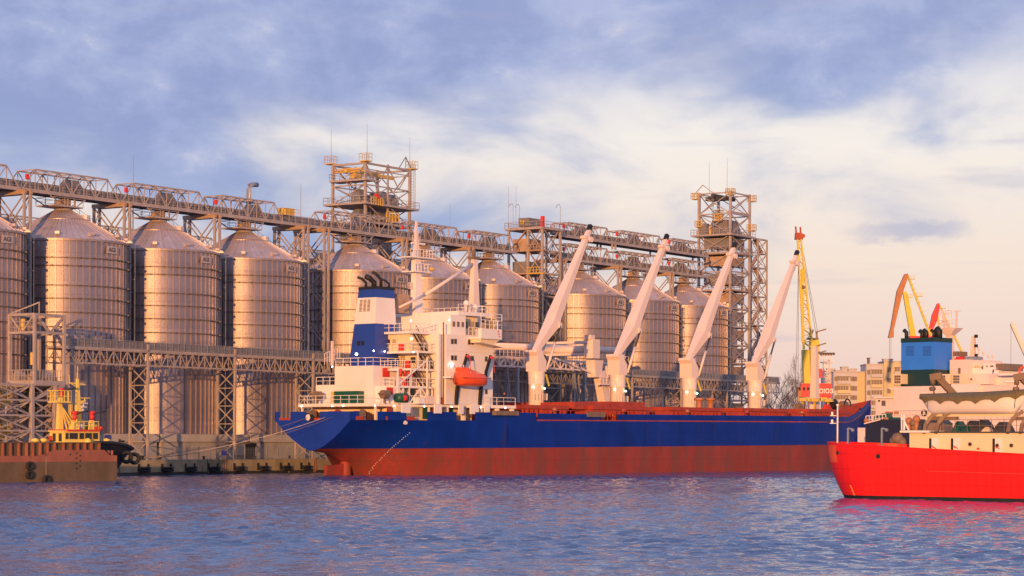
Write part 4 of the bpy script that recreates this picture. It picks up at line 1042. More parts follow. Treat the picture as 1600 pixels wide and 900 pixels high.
# bulwark with mooring openings; thin plates proud of the hull top
def bulwark(a0, a1, n, s, dz0=0.0, dz1=1.05, m='hullblue', t=0.12):
    mb = MB()
    pts = [(a0+(a1-a0)*i/n) for i in range(n+1)]
    for p, q in zip(pts, pts[1:]):
        b0, b1 = hullb(p, ztop(p)), hullb(q, ztop(q))
        mb.quadbox([(p, s*b0, ztop(p)+dz0), (q, s*b1, ztop(q)+dz0), (q, s*(b1-t), ztop(q)+dz0), (p, s*(b0-t), ztop(p)+dz0),
                    (p, s*b0, ztop(p)+dz1), (q, s*b1, ztop(q)+dz1), (q, s*(b1-t), ztop(q)+dz1), (p, s*(b0-t), ztop(p)+dz1)])
    return mb.build('bulwark', M[m], bc)
for a0, a1 in ((0.0, 1.2), (4.2, 8.8), (12.4, 17.5), (21, 33.5)):
    for s in (-1, 1): bulwark(a0, a1, 6, s, 0, 1.15)
for a0, a1 in ((34, 49), (53, 137.5)):
    for s in (-1, 1): bulwark(a0, a1 if s < 0 else min(a1, 128), int((a1-a0)/4)+1, s, 0.16, 1.05)
for s in (-1, 1): bulwark(34, 137.5, 24, s, -0.02, 0.17, 'deckred', 0.3)
bulwark(137.5, 146.9, 14, -1, 0, 1.1); bulwark(128, 146.9, 18, 1, 0, 1.1, 'deckred')
for y0, y1 in ((-7.2, -1.5), (1.3, 4.2), (6.4, 7.2)):
    MB().box(0, 0.14, y0, y1, ztop(0), ztop(0)+1.15).build('bulwark', M['transomblue'], bc)
for y0, y1 in ((-1.5, 1.3), (4.2, 6.4)):
    MB().box(0, 0.5, y0, y1, ztop(0)-0.02, ztop(0)+0.3).build('fairlead', M['deckred'], bc)
for (px) in (575, 612, 640):
    a = SF.a(px, -9, 645); b = hullb(a, 7.6)
    MB().box(a-0.7, a+0.7, -b+0.1, -b+0.6, ztop(a), ztop(a)+0.5).build('fairlead', M['deckred'], bc)
# decks
dk = MB(); 
for i, a in enumerate(ST): b = max(0.02, hullb(a, ztop(a))-0.05); dk.v += [(a, -b, ztop(a)-0.12 if a < 132 else ztop(132)), (a, b, ztop(a)-0.12 if a < 132 else ztop(132))]
for i in range(len(ST)-1): dk.f.append((2*i, 2*i+2, 2*i+3, 2*i+1))
dk.build('main_deck', M['deckred'], bc)
# rudder, skeg, draught marks
MB().prism([(2.4, -1.2), (6.0, -1.2), (6.0, 1.55), (2.7, 1.35)], -0.3, 0.3).build('rudder', M['hullred'], bc)
MB().lathe([(0.05, 2.6), (0.55, 2.4), (0.8, 1.7), (0.8, -1.0)], (6.6, 0, 0), 12).build('rudder_horn', M['hullred'], bc, True)
dm = MB()
def proj(F_, a, y, z):
    w_ = F_.w(a, y, z); return 800 + w_.x/w_.y*FPX
for k in range(26):
    f_ = k/25; z = 0.25 + 5.6*f_; px = 577 + 63*f_**1.25
    a = min((abs(proj(SF, q_a*0.1, -hullb(q_a*0.1, z), z)-px), q_a*0.1) for q_a in range(40, 320))[1]
    b = hullb(a, z)
    dm.box(a-0.04, a+0.06, -b-0.04, -b+0.02, z-0.04, z+0.04)
dm.build('draught_marks', M['whitelet'], bc, stuff=True)
nm = text_mesh('ODESSA', 0.01, M['whitelet']) if False else None
q = MB()
for k in range(7): a = SF.a(626+k*2.6, -11.2, 651); q.box(a, a+0.3, -hullb(a, 7)-0.05, -hullb(a, 7), 7.35, 7.6)
q.build('name_strip', M['whitelet'], bc, stuff=True)
MB().sphere((0, 0, 0), 0.42, 10) if False else None
for (px, py, y) in ((482, 645, 0), (654, 649, -11.0)):
    if y == 0: MB().lathe([(0.62, 0), (0.3, 0.05)], (0, 0, 0), 12) ; o = MB().tube([(-0.12, SF.y(482, 0, 645), 7.9), (0.05, SF.y(482, 0, 645), 7.9)], 0.42, 12).build('chock', M['white'], bc); MB().tube([(-0.08, SF.y(487, 0, 645), 7.85), (0.05, SF.y(487, 0, 645), 7.85)], 0.5, 12).build('chock', M['black'], bc)
    else:
        a = SF.a(px, -11.5, py); b = hullb(a, 7.3); MB().tube([(a, -b-0.1, 7.3), (a, -b+0.2, 7.3)], 0.32, 12).build('chock', M['white'], bc)

# poop: recess under the boat deck, boat deck slab
zb = SF.z(560, 629, -8.5)               # boat deck level
yB = 9.2
aB0 = 4.6
aB1 = SF.a(803, -10.8, 628)
MB().box(aB0+3.5, aB1-6, -8.0, 8.0, ztop(5)-0.1, zb-0.3).build('poop_house', M['cream'], bc)  # cream stands in for the yellow light inside the recess
sl_ = MB(); n = 10
pts = [aB0 + (aB1-aB0)*i/n for i in range(n+1)]
def yb_(a): return min(11.2, 7.3 + (a-aB0)*0.17)
for p, r_ in zip(pts, pts[1:]): sl_.quadbox([(p, -yb_(p), zb-0.42), (r_, -yb_(r_), zb-0.42), (r_, yb_(r_), zb-0.42), (p, yb_(p), zb-0.42), (p, -yb_(p), zb), (r_, -yb_(r_), zb), (r_, yb_(r_), zb), (p, yb_(p), zb)])
sl_.build('boat_deck', M['white'], bc)
for s in (-1, 1): MB().rail([(p, s*(yb_(p)-0.15), zb) for p in pts], 1.1, 1.7, 0.06).build('boat_deck_rail', M['white'], bc)
MB().rail([(aB0+0.1, -7.2, zb), (aB0+0.1, 7.2, zb)], 1.1, 1.6, 0.06).build('boat_deck_rail', M['white'], bc)
for i in range(9):
    a = aB0 + 0.5 + i*(aB1-aB0-1)/8
    for s in (-1, 1):
        MB().beam((a, s*(yb_(a)-0.4), ztop(a)), (a, s*(yb_(a)-0.4), zb-0.4), 0.5 if i > 3 else 0.25).build('pillar', M['white'], bc)
# side plating with arched openings (right part)
for (x0, x1) in ((628, 641), (679, 690), (717, 724), (735, 748), (757, 765)):
    a0, a1 = SF.a(x0, -11.1, 636), SF.a(x1, -11.1, 636)
    MB().box(a0, a1, -11.15, -10.95, ztop(20)+0.9, zb-0.05).build('side_plate', M['white'], bc)
for x in (604, 660, 672, 700):
    a = SF.a(x, -8, 636); MB().box(a, a+1.0, -8.08, -8.0, ztop(10)+0.2, zb-0.5).build('door', M['deckred' if x in (604, 672) else 'green'], bc)
rr = random.Random(4)
for i in range(9):                                  # winches on the mooring deck
    a = 2.2 + (i % 3)*1.8; y = -6.5 + i*1.55
    q = MB(); q.tube([(a, y-0.7, ztop(0)+0.75), (a, y+0.7, ztop(0)+0.75)], 0.5+0.12*rr.random(), 10); q.tube([(a, y-0.78, ztop(0)+0.75), (a, y-0.7, ztop(0)+0.75)], 0.72, 10); q.box(a-0.6, a+0.6, y-0.9, y+0.6, ztop(0), ztop(0)+0.3)
    q.build('mooring_winch', M['deckred' if i % 2 else 'davit'], bc)
# aft houses and casing
def part(name, x0, x1, y0, y1, yn, yf, m='white', **k):
    return pbox(SF, x0, x1, y0, y1, yn, yf).build(name, M[m], bc, **k)
a583 = SF.a(583, -3.9, 600); z571 = SF.z(583, 571, -3.9); z600 = SF.z(583, 600, -3.9)
yF = SF.y(523, a583, 600)
MB().box(a583, a583+9, -3.9, yF, zb, z571).build('aft_casing', M['white'], bc)
yF2 = SF.y(491, a583, 610)
MB().box(a583+0.3, a583+7, yF, yF2, zb, z600).rail([(a583+0.4, yF, z600), (a583+0.4, yF2, z600)], 1.1, 1.2, 0.07).build('aft_side_house', M['white'], bc)
MB().rail([(a583+0.1, yF-0.1, z571), (a583+0.1, -3.8, z571), (a583+12, -3.8, z571)], 1.1, 1.4, 0.07).build('casing_rail', M['white'], bc)
MB().box(a583+0.5, a583+17, -7.3, -3.9, zb, z600-0.25).build('lower_side_house', M['white'], bc)
MB().rail([(a583+0.6, -7.2, z600-0.25), (a583+16, -7.2, z600-0.25)], 1.1, 1.4, 0.06).build('casing_rail', M['white'], bc)
g_y0, g_y1 = SF.y(560, a583-1.2, 613), SF.y(522, a583-1.2, 613)
MB().box(a583-1.2, a583-0.1, g_y0, g_y1, zb+0.05, zb+1.75).build('green_container', M['green'], bc)
MB().box(a583-1.25, a583-0.15, g_y1+0.02, g_y1+0.55, zb+0.05, zb+1.7).build('container_door', M['yellow'], bc)
for px, py0, py1 in ((600, 575, 589), (605.5, 575, 589)):
    a = SF.a(px, -3.95, 582); MB().box(a-0.28, a+0.28, -4.05, -3.9, SF.z(px, py1, -3.95), SF.z(px, py0, -3.95)).build('red_gas_bottle_locker', M['redbox'], bc)
for px in (632, 638.5, 645, 650.5):
    a = SF.a(px, -7.3, 582); z0, z1 = SF.z(px, 588, -7.3), SF.z(px, 576, -7.3); MB().tube([(a, -6.6, z0), (a, -6.6, z1)], 0.24, 8).build('red_cylinder', M['redbox'], bc, True)
for px, py, r_ in ((492, 617, 1.0), (597, 619, 0.9)):
    a = (aB0+1.0) if px < 500 else SF.a(px, -8.2, py); y = SF.y(px, a, py) if px < 500 else -8.2
    q = MB(); q.tube([(a, y, zb+1.2), (a+1.1, y, zb+1.2)], 0.6, 10); q.lathe([(0.55, -0.1), (0.62, 0), (0.55, 0.1)], (a, y, zb+1.3), 14); q.beam((a+0.5, y, zb), (a+0.5, y, zb+1.2), 0.25); q.build('boat_davit_winch', M['davit'], bc)
a = SF.a(627, -8.6, 616); MB().tube([(a-0.9, -8.6, zb+0.75), (a+0.9, -8.6, zb+0.75)], 0.65, 12).build('green_drum', M['green'], bc, True)
MB().tube([(a-0.2, -9.3, zb+0.75), (a+0.1, -9.3, zb+0.75)], 0.4, 10).build('hose_reel', M['redbox'], bc)
a = SF.a(604, -7.35, 612); MB().box(a, a+1.2, -7.42, -7.32, zb+1.2, zb+2.2).build('red_panel', M['redbox'], bc)
a = SF.a(642, -7.35, 615); MB().box(a, a+0.9, -7.4, -7.31, zb+0.1, zb+2.1).build('door', M['glass'], bc); MB().box(a+1.2, a+2.2, -7.4, -7.3, zb+0.1, zb+2.2).build('door', M['white'], bc)
# funnel
fA0 = SF.a(585, -2.7, 568); fA1 = SF.a(622, -2.7, 568); zf0 = z571; zf1 = SF.z(600, 449, -2.4)
yf0, yf1 = -2.7, SF.y(545, fA0, 560)
tA0 = SF.a(588, -2.0, 452); tA1 = SF.a(616, -2.0, 452); ty0 = -2.0; ty1 = SF.y(561, tA0, 452)
fn_ = thing('funnel', None, None) if False else None
def fsec(z): f_ = (z-zf0)/(zf1-zf0); L = lambda p, q: p+(q-p)*f_; return L(fA0, tA0), L(fA1, tA1), L(yf0, ty0), L(yf1, ty1)
def fband(za, zc, m, name, grow=0.0):
    A = fsec(za); B = fsec(zc); g_ = grow
    return MB().frust(A[0]-g_, A[1]+g_, A[2]-g_, A[3]+g_, za, B[0]-g_, B[1]+g_, B[2]-g_, B[3]+g_, zc)
zc1 = SF.z(600, 506, -2.5); zc2 = SF.z(600, 465, -2.3)
fun = fband(zf0, zc1, None, '').build('funnel', M['funnelblue'], bc)
fband(zc1+0.01, zc2, None, '').build('white_band', M['white'], fun)
fband(zc2+0.01, zf1, None, '').build('blue_band', M['funnelblue'], fun)
fband(zf1-0.25, zf1+0.12, None, '', 0.06).build('top_rim', M['black'], fun)
for k, (fx, fy, r_, h) in enumerate(((0.25, 0.85, 0.19, 1.5), (0.4, 0.55, 0.38, 1.6), (0.55, 0.3, 0.22, 2.2), (0.85, 0.15, 0.16, 1.3))):
    a = tA0 + (tA1-tA0)*fx; y = ty0 + (ty1-ty0)*fy
    MB().tube([(a, y, zf1-0.3), (a, y, zf1+h*0.5), (a-0.5, y+0.3, zf1+h*0.85), (a-1.1, y+0.6, zf1+h)], r_, 10).build('exhaust_pipe', M['black'], fun, True)
for k in range(3):
    zl = SF.z(575, 486, -1); A = fsec(zl)
    yy = A[3] - 0.9 - k*0.75
    q = MB()
    for j in range(9): zz_ = zl + 0.0 + j*0.19; AA = fsec(zz_); q.box(AA[0]-0.06, AA[0], yy-0.25, yy+0.25, zz_, zz_+0.1)
    q.build('louvre', M['lettering'], fun)
for k in range(2): A = fsec(zf0+3.2); MB().box(A[0]-0.08, A[0]+0.1, A[3]-1.6-k*0.75, A[3]-1.1-k*0.75, zf0+2.9, zf0+3.5).build('louvre', M['black'], fun)

# accommodation block
yA = -10.2
aM0 = SF.a(697, yA, 570); aM1 = SF.a(770, yA, 570)
zM = SF.z(733, 523.5, yA)
MB().box(aM0, aM1, yA, 4.8, zb, zM).build('accommodation_block', M['white'], bc)
for (px, py) in ((706.5, 533.5), (711.5, 533.5), (733, 534.5), (738, 534.5), (706.5, 559.3), (711.5, 559.3), (733, 560), (738, 560), (759.5, 535.5), (759.5, 561), (759.5, 586), (759.5, 612)):
    a, _, z = S(px, py, yA)
    q = MB().box(a-0.27, a+0.27, yA-0.05, yA, z-0.36, z+0.36).build('window', M['davit'], bc)
    MB().box(a-0.19, a+0.19, yA-0.07, yA-0.05, z-0.28, z+0.28).build('pane', M['glassdim' if px == 733 and py == 560 else 'glass'], q)
zl_ = SF.z(733, 550, yA); MB().box(aM0, aM1, yA-0.03, yA, zl_-0.04, zl_+0.04).build('seam', M['cranewhite'], bc)
# aft face terraces: yellow sunlight painted as cream walls, each level set back further
lv = []
for (py, pxr) in ((603, 690), (575, 690), (550, 688), (526, 672), (501, 672)):
    lv.append(SF.z(pxr, py, -6.0))
zq = [zb + (zM-zb)*i/4 for i in range(5)]
dep = [8.0, 6.8, 5.2, 3.8]
for i in range(3):
    ad = aM0 - dep[i+1]
    MB().box(aM0-1.8 if i < 2 else aM0-1.2, aM0, -7.0, 4.5, zq[i], zq[i+1]-0.2).build('aft_bulkhead', M['cream'], bc)
    MB().box(ad, aM0-0.02, -8.4, -2.0, zq[i+1]-0.28, zq[i+1]).build('terrace_deck', M['white'], bc)
    MB().rail([(aM0, -8.3, zq[i+1]), (ad+0.1, -8.3, zq[i+1]), (ad+0.1, -2.1, zq[i+1])], 1.1, 1.3, 0.07).build('terrace_rail', M['white'], bc)
    for y in (-8.2, -2.3): MB().beam((ad+0.2, y, zq[i]), (ad+0.2, y, zq[i+1]-0.25), 0.18).build('pillar', M['white'], bc)
    # inclined ladder
    a_, b_ = ad+1.0, ad+3.6
    q = MB()
    for s in (-8.0, -7.2): q.beam((a_, s, zq[i+1]+ (zM-zb)/4*0.0), (b_, s, zq[i]), 0.1, 0.22) if i % 2 == 9 else q.beam((b_, s, zq[i]), (a_, s, zq[i+1]), 0.1, 0.22)
    for k in range(9): f_ = (k+0.5)/9; q.box(b_+(a_-b_)*f_-0.15, b_+(a_-b_)*f_+0.15, -8.0, -7.2, zq[i]+(zq[i+1]-zq[i])*f_-0.02, zq[i]+(zq[i+1]-zq[i])*f_+0.03)
    q.rail([(b_, -8.0, zq[i]), (a_, -8.0, zq[i+1])], 1.0, 1.0, 0.05)
    q.build('inclined_ladder', M['steeldark'], bc)
    for k, y in enumerate((-6.2, -5.2, -4.3, -3.2, -2.2, -1.2)):
        x = aM0-1.8 if i < 2 else aM0-1.2
        if k % 3 == 0: MB().box(x-0.06, x, y-0.42, y+0.42, zq[i]+0.1, zq[i]+1.95).build('door', M['door'], bc)
        elif k % 3 == 1: MB().box(x-0.08, x, y-0.4, y+0.5, zq[i]+0.9, zq[i]+1.7).build('window', M['glass'], bc)
        else: MB().box(x-0.4, x, y-0.35, y+0.35, zq[i]+0.05, zq[i]+1.2).build('red_fire_box', M['redbox'], bc)
# cross-braced frames beneath the terraces
q = MB(); x0_, x1_ = aM0-8.0, aM0-1.0
q.truss((x0_, -8.5, zq[1]-0.2), (x1_, -8.5, zq[1]-0.2), -(zq[1]-zb)*0.9, 3, 0.16, 0.2, False); q.beam((x0_, -8.5, zb), (x0_, -8.5, zq[1]+2.2), 0.2); q.beam((x1_-1, -8.5, zb), (x1_-1, -8.5, zq[2]+1.6), 0.2); q.beam((x0_, -8.5, zq[1]+0.1), (x1_-1, -8.5, zq[2]+1.2), 0.18)
q.build('braced_frame', M['white'], bc)
# tall mast-like post at the corner
MB().beam((aM0-0.25, yA+0.3, zb), (aM0-0.25, yA+0.3, zM+1.6), 0.14).build('vent_post', M['davit'], bc)
MB().beam((aM0-1.1, yA+0.4, zb), (aM0-1.1, yA+0.4, zM), 0.4).build('vent_post', M['white'], bc)
# navigation bridge
zN = SF.z(720, 493, -8)
aN0, aN1 = SF.a(694, -8.4, 505), SF.a(757, -8.4, 505)
MB().box(aN0, aN0+3.2, -9.6, 4.5, zM, zN-0.1).build('bridge_house_aft', M['white'], bc)
MB().box(aN0+3.2, aN1-0.6, -7.6, 4.4, zM, zN).build('wheelhouse', M['cream'], bc)
MB().box(aN0+2.8, aN1+0.8, -8.6, 4.8, zN+0.02, zN+0.55).build('wheelhouse_roof', M['white'], bc)
for k in range(5):
    a = aN0+4.0+k*1.2
    MB().box(a, a+(0.7 if k % 2 else 0.85), -7.68, -7.6, zM+(0.2 if k % 2 == 0 else 1.1), zM+2.1).build('door' if k % 2 == 0 else 'window', M['door' if k % 2 == 0 else 'glass'], bc)
for k in range(3): a = aN0+0.4+k*0.95; MB().box(a, a+0.45, -9.68, -9.6, zM+1.1, zM+1.8).build('window', M['glassdim'], bc)
MB().rail([(aN0+3.3, yA+0.1, zM), (aM1, yA+0.1, zM)], 1.1, 0.9, 0.07).build('bridge_rail', M['white'], bc)
# wing
wA0, wA1 = SF.a(752.5, -12.6, 520), SF.a(785, -12.6, 520)
zw0, zw1 = SF.z(770, 530, -12.6), SF.z(770, 514, -12.6)
MB().box(wA0, wA1, -12.6, -11.9, zw0, zw1).build('wing_side', M['white'], bc)
MB().box(wA1-0.15, wA1, -12.6, yA, zw0, zw1).box(wA0, wA1-0.15, -11.9, yA, zw0, zw0+0.2).build('wing_end', M['white'], bc)
MB().prism([(wA0+0.3, zw0-0.01), (wA1, zw0-0.01), (wA1-1.5, zw0-0.7), (aM1, zw0-1.1), (wA0+0.3, zw0-0.5)], -12.2, yA-0.1).build('wing_bracket', M['cream'], bc)  # cream colour imitates yellow light on the wing soffit
MB().rail([(wA0, -12.5, zw1), (wA1, -12.5, zw1), (wA1, -10, zw1)], 1.2, 0.9, 0.08).rail([(wA0, -12.5, zw1+1.2), (wA1, -12.5, zw1+1.2)], 0.9, 2.5, 0.09).build('wing_rail', M['white'], bc)
MB().box(wA1-0.1, wA1+0.02, -12.1, -11.5, zw0+0.1, zw0+0.7).build('wing_port', M['black'], bc)
MB().box(SF.a(760, -11, 510), SF.a(766, -11, 510), -11, -10.6, zw1-0.2, zw1+1.6).build('locker', M['davit'], bc)
MB().box(SF.a(767.5, -11, 510), SF.a(773, -11, 510), -11, -10.6, zw1+0.0, zw1+1.6).build('locker', M['yellow'], bc)
for k in range(3): a = SF.a(779+k*0.8, -12.65, 516+k*3); MB().box(a-0.12, a+0.12, -12.63, -12.6, zw1-0.4-k*0.35, zw1-0.2-k*0.35).build('wing_marking', M['redbox'], bc)
# top: rails, aft cream house, funnel-side tiers
zk = zN+0.55
MB().rail([(aN0+2.9, -8.5, zk), (aN1+0.7, -8.5, zk), (aN1+0.7, 4.6, zk)], 1.0, 1.2, 0.06).build('monkey_island_rail', M['white'], bc)
aT0, aT1 = SF.a(625, -5.0, 515), SF.a(672, -5.0, 515)
zt5 = SF.z(650, 503, -5.0); 
MB().box(aM0-3.4, aM0, -6.4, 3.0, zq[3], zq[4]).build('upper_tier', M['cream'], bc)
MB().box(aM0-4.2, aN0, -7.4, 1.0, zq[4]-0.02, zq[4]+0.28).rail([(aN0, -7.3, zq[4]+0.28), (aM0-4.1, -7.3, zq[4]+0.28), (aM0-4.1, 0.9, zq[4]+0.28)], 1.1, 1.0, 0.07).build('upper_deck', M['white'], bc)
for k, (y, m_) in enumerate(((-5.2, 'redbox'), (-4.6, 'redbox'), (-2.5, 'glass'), (-1.7, 'glass'), (-3.6, 'door'))): MB().box(aM0-3.5, aM0-3.4, y-0.3, y+0.3, zq[3]+(0.1 if m_ == 'redbox' else 1.0), zq[3]+(1.0 if m_ == 'redbox' else 1.7)).build('hatch', M[m_], bc)
q = MB()
a_, b_ = aM0-3.0, aM0-0.6
for s in (-7.2, -6.6): q.beam((b_, s, zq[3]), (a_, s, zq[4]+0.2), 0.1, 0.22)
q.rail([(b_, -7.2, zq[3]), (a_, -7.2, zq[4]+0.2)], 1.0, 0.8, 0.06); q.build('inclined_ladder', M['steeldark'], bc)
MB().box(SF.a(672, -6.0, 495), SF.a(696, -6.0, 495), -6, -5.6, zM+1.4, zM+2.7).build('awning_screen', M['white'], bc)
zc = zq[4]
MB().box(SF.a(619, -1.0, 465), SF.a(640, -1.0, 465), -1.0, 1.5, SF.z(630, 489, -1), SF.z(630, 460, -1)).build('cream_ventilator_house', M['steelwarm'], bc)
# radar mast
rx = SF.a(654, -0.5, 480); zR0 = zq[4]+0.2; zR1 = SF.z(656, 403, 0)
ms = MB().frust(rx-1.6, rx+1.3, -0.9, 0.9, zR0, rx-0.7, rx+1.0, -0.5, 0.5, zR0+3.2).frust(rx-0.7, rx+1.0, -0.5, 0.5, zR0+3.2, rx-0.5, rx+0.5, -0.45, 0.45, zR1).build('radar_mast', M['white'], bc)
zp = SF.z(656, 425, 0)
for z, w_ in ((zp, 1.8), (zR1, 2.6)): MB().box(rx-w_*0.95, rx+w_*1.1, -1.2, 1.2, z-0.15, z).rail([(rx-w_*0.95, -1.2, z), (rx+w_*1.1, -1.2, z), (rx+w_*1.1, 1.2, z)], 1.1, 0.7, 0.07).build('mast_platform', M['white'], ms)
MB().box(rx-1.0, rx+1.8, -0.15, 0.15, zR1+1.9, zR1+2.15).beam((rx+0.4, 0, zR1), (rx+0.4, 0, zR1+2), 0.25).build('radar_scanner', M['white'], ms)
MB().frust(rx-0.4, rx+0.4, -0.4, 0.4, zR1, rx-0.12, rx+0.12, -0.12, 0.12, zR1+5.2).rail([(rx-0.8, 0, zR1+2.2), (rx+0.8, 0, zR1+2.2)], 0.9, 0.5, 0.06).build('lattice_topmast', M['cranewhite'], ms)
MB().sphere((rx+2.0, -1.2, zR1-1.6), 0.42, 8, 0.7).build('yellow_float', M['yellow'], ms)
MB().rail([(rx-1.6, 0, zR0+4.2), (rx-0.6, 0, zR0+4.2)], 0.9, 0.3, 0.08).rail([(rx-1.5, 0, zR0+6.6), (rx-0.6, 0, zR0+6.6)], 0.9, 0.3, 0.08).build('signal_lamps', M['cranewhite'], ms)
for k in range(6): z = zR0+3.0+k*1.0; MB().beam((rx+0.5, 0, z), (rx+2.3 if k % 2 else rx+1.4, 0, z), 0.08).build('yard_bar', M['white'], ms)
# aft derrick post and boom
dx = SF.a(741, -3.0, 450); zd0, zd1 = zk, SF.z(741, 405, -3)
dp = MB().frust(dx-0.9, dx+0.9, -3.6, -2.4, zM, dx-0.4, dx+0.4, -3.3, -2.7, zd1).build('derrick_post', M['cranewhite'], bc)
MB().box(dx-0.8, dx+0.6, -3.6, -2.4, zd1, zd1+0.35).box(dx-0.35, dx+0.1, -3.2, -2.8, zd1+0.35, zd1+1.3).build('post_head', M['davit'], dp)
bm0, bm1 = S(664, 461, -3), S(738, 413, -3)
MB().tube([bm1, bm0], 0.28, 8, 0.22).build('derrick_boom', M['cranewhite'], dp, True)
MB().tube([bm0, S(624, 480, -3)], 0.2, 8, 0.15).build('derrick_boom', M['cranewhite'], dp, True)
for px, py in ((728.5, 476), (743, 482)): c = S(px, py, -5); MB().sphere((c[0], -5, c[2]+0.2), 0.45, 8).beam((c[0], -5, zk), (c[0], -5, c[2]), 0.2).build('radome', M['white'], bc, True)
# deck clutter along the boat deck
for x0, x1, h, m_ in ((654, 665, 0.8, 'white'), (667, 684, 1.0, 'cranewhite'), (686, 697, 0.9, 'redbox'), (719, 729, 0.7, 'green'), (755, 768, 0.9, 'steeldark')):
    a0, a1 = SF.a(x0, -9.6, 620), SF.a(x1, -9.6, 620); MB().box(a0, a1, -9.6, -8.6, zb, zb+h).box(a0-0.03, a1+0.03, -9.65, -8.55, zb+h, zb+h+0.08).build('deck_locker', M[m_], bc)
for px, py in ((471, 620), (519, 628), (536, 630), (587, 630), (630, 629), (645, 629), (670, 629), (706, 630), (744, 630), (776, 631)):
    a = max(aB0, SF.a(px, -9.6, py)); y = -yb_(a)-0.05
    if px < 560: a = aB0-0.05; y = SF.y(px, a, py)
    MB().sphere((a, y, zb-0.35), 0.08, 6).build('deck_lamp', M['lampw'], bc)
for px, py, y in ((557, 553.5, -3.2), (519, 573, 3.0), (584, 548, -2.9), (601, 549, -2.85), (707, 570, -10.5), (726, 605, -9.4), (755, 605, -9.4), (644, 529, -6.6), (646, 550, -8.5), (642, 501, -7.5), (702, 500, -9.7)):
    c = S(px, py, y); q = MB().sphere(c, 0.1 if px not in (557, 707) else 0.19, 6).build('deck_lamp', M['lampw'], bc)
MB().beam(S(519, 571, 3.0), (S(519, 571, 3.0)[0], 3.0, S(519, 533, 3)[2]), 0.3).rail([(S(519, 571, 3)[0]-1.5, 3.0, z571+0.2), (S(519, 571, 3)[0]+1.5, 3.0, z571+1.2)], 1.5, 0.5, 0.08).build('aft_flag_mast', M['cranewhite'], bc)

for k in range(14):
    a = 30 + k*7.3; b = hullb(a, 6.9)
    MB().tube([(a, -b-0.03, 6.95+0.005*a), (a, -b+0.1, 6.95+0.005*a)], 0.1, 8).build('scupper', M['black'], bc)
for a0 in (27, 60, 96):
    MB().box(a0, a0+0.06, -12.06, -11.95, 4.6, 7.2).build('weld_seam', M['navy'], bc)
# hatches and main deck gear
hx = [(34.5, 45.5), (51.3, 66.2), (71.8, 86.2), (91.8, 105.8), (111.8, 124)]
for i, (a0, a1) in enumerate(hx):
    zd_ = ztop(a0)
    MB().box(a0, a1, -8.2, 8.2, zd_, zd_+1.75).build('hatch_coaming', M['deckred'], bc)
    n = 6; L = (a1-a0)/n
    for k in range(n): MB().box(a0+k*L, a0+(k+1)*L-0.08, -8.6, 8.6, zd_+1.78, zd_+2.35).build('hatch_cover', M['deckred'], bc)
    q = MB()
    for k in range(int((a1-a0)/1.1)): q.box(a0+k*1.1, a0+k*1.1+0.16, -8.75, -8.2, zd_+0.1, zd_+1.7)
    q.build('coaming_stay', M['deckred'], bc)
pbox(SF, 897, 953, 629, 640, -7.6, 7.0).build('raised_hatch_cover', M['deckred'], bc); pbox(SF, 955, 1008, 628, 640, -7.2, 7.0).build('raised_hatch_cover', M['deckred'], bc)
q = MB()
for k in range(80):
    a = 36 + k*1.28; z = ztop(a)
    if a > 128: break
    y = -(bdeck(a)-0.7); a2 = a+1.28; y2 = -(bdeck(a2)-0.7)
    q.beam((a, y, z), (a, y, z+1.5), 0.09).beam((a, y, z+1.5), (a2, y2, ztop(a2)+1.5), 0.1).beam((a, y, z+1.0), (a2, y2, ztop(a2)+1.0), 0.07)
q.build('side_rail', M['deckred'], bc)
for k in range(16):
    a = 40 + k*5.6; z = ztop(a); yo = -min(10.2, bdeck(a)-1.4)
    if k % 3 == 0: q = MB().tube([(a, yo, z), (a, yo, z+1.5)], 0.2, 8).sphere((a, yo, z+1.6), 0.34, 8)
    elif k % 3 == 1: q = MB().box(a-0.6, a+0.6, yo-0.4, yo+0.6, z, z+0.8)
    else: q = MB().tube([(a-0.5, yo, z+0.5), (a+0.5, yo, z+0.5)], 0.35, 8)
    q.build('deck_fitting', M['deckred' if k % 2 else 'cranebrown'], bc)
for px in (1092, 1110): a = SF.a(px, -6, 630); MB().tube([(a, -6, ztop(a)), (a, -6, SF.z(px, 624, -6))], 0.45, 10).tube([(a, -6, SF.z(px, 626, -6)), (a, -6, SF.z(px, 622, -6))], 0.8, 10).build('mushroom_ventilator', M['cranebrown'], bc, True)
pbox(SF, 918, 946, 643.5, 651.5, -12.15, -11.9).build('gangway_box', M['davit'], bc); pbox(SF, 775, 811, 642, 649, -12.3, -11.6).build('accommodation_ladder', M['davit'], bc)
for k in range(9):
    a = 42+k*10.5; MB().sphere((a, -11.4, ztop(a)+0.9), 0.08, 6).build('deck_lamp', M['lampw'] if k % 3 == 0 else M['yellow'], bc)

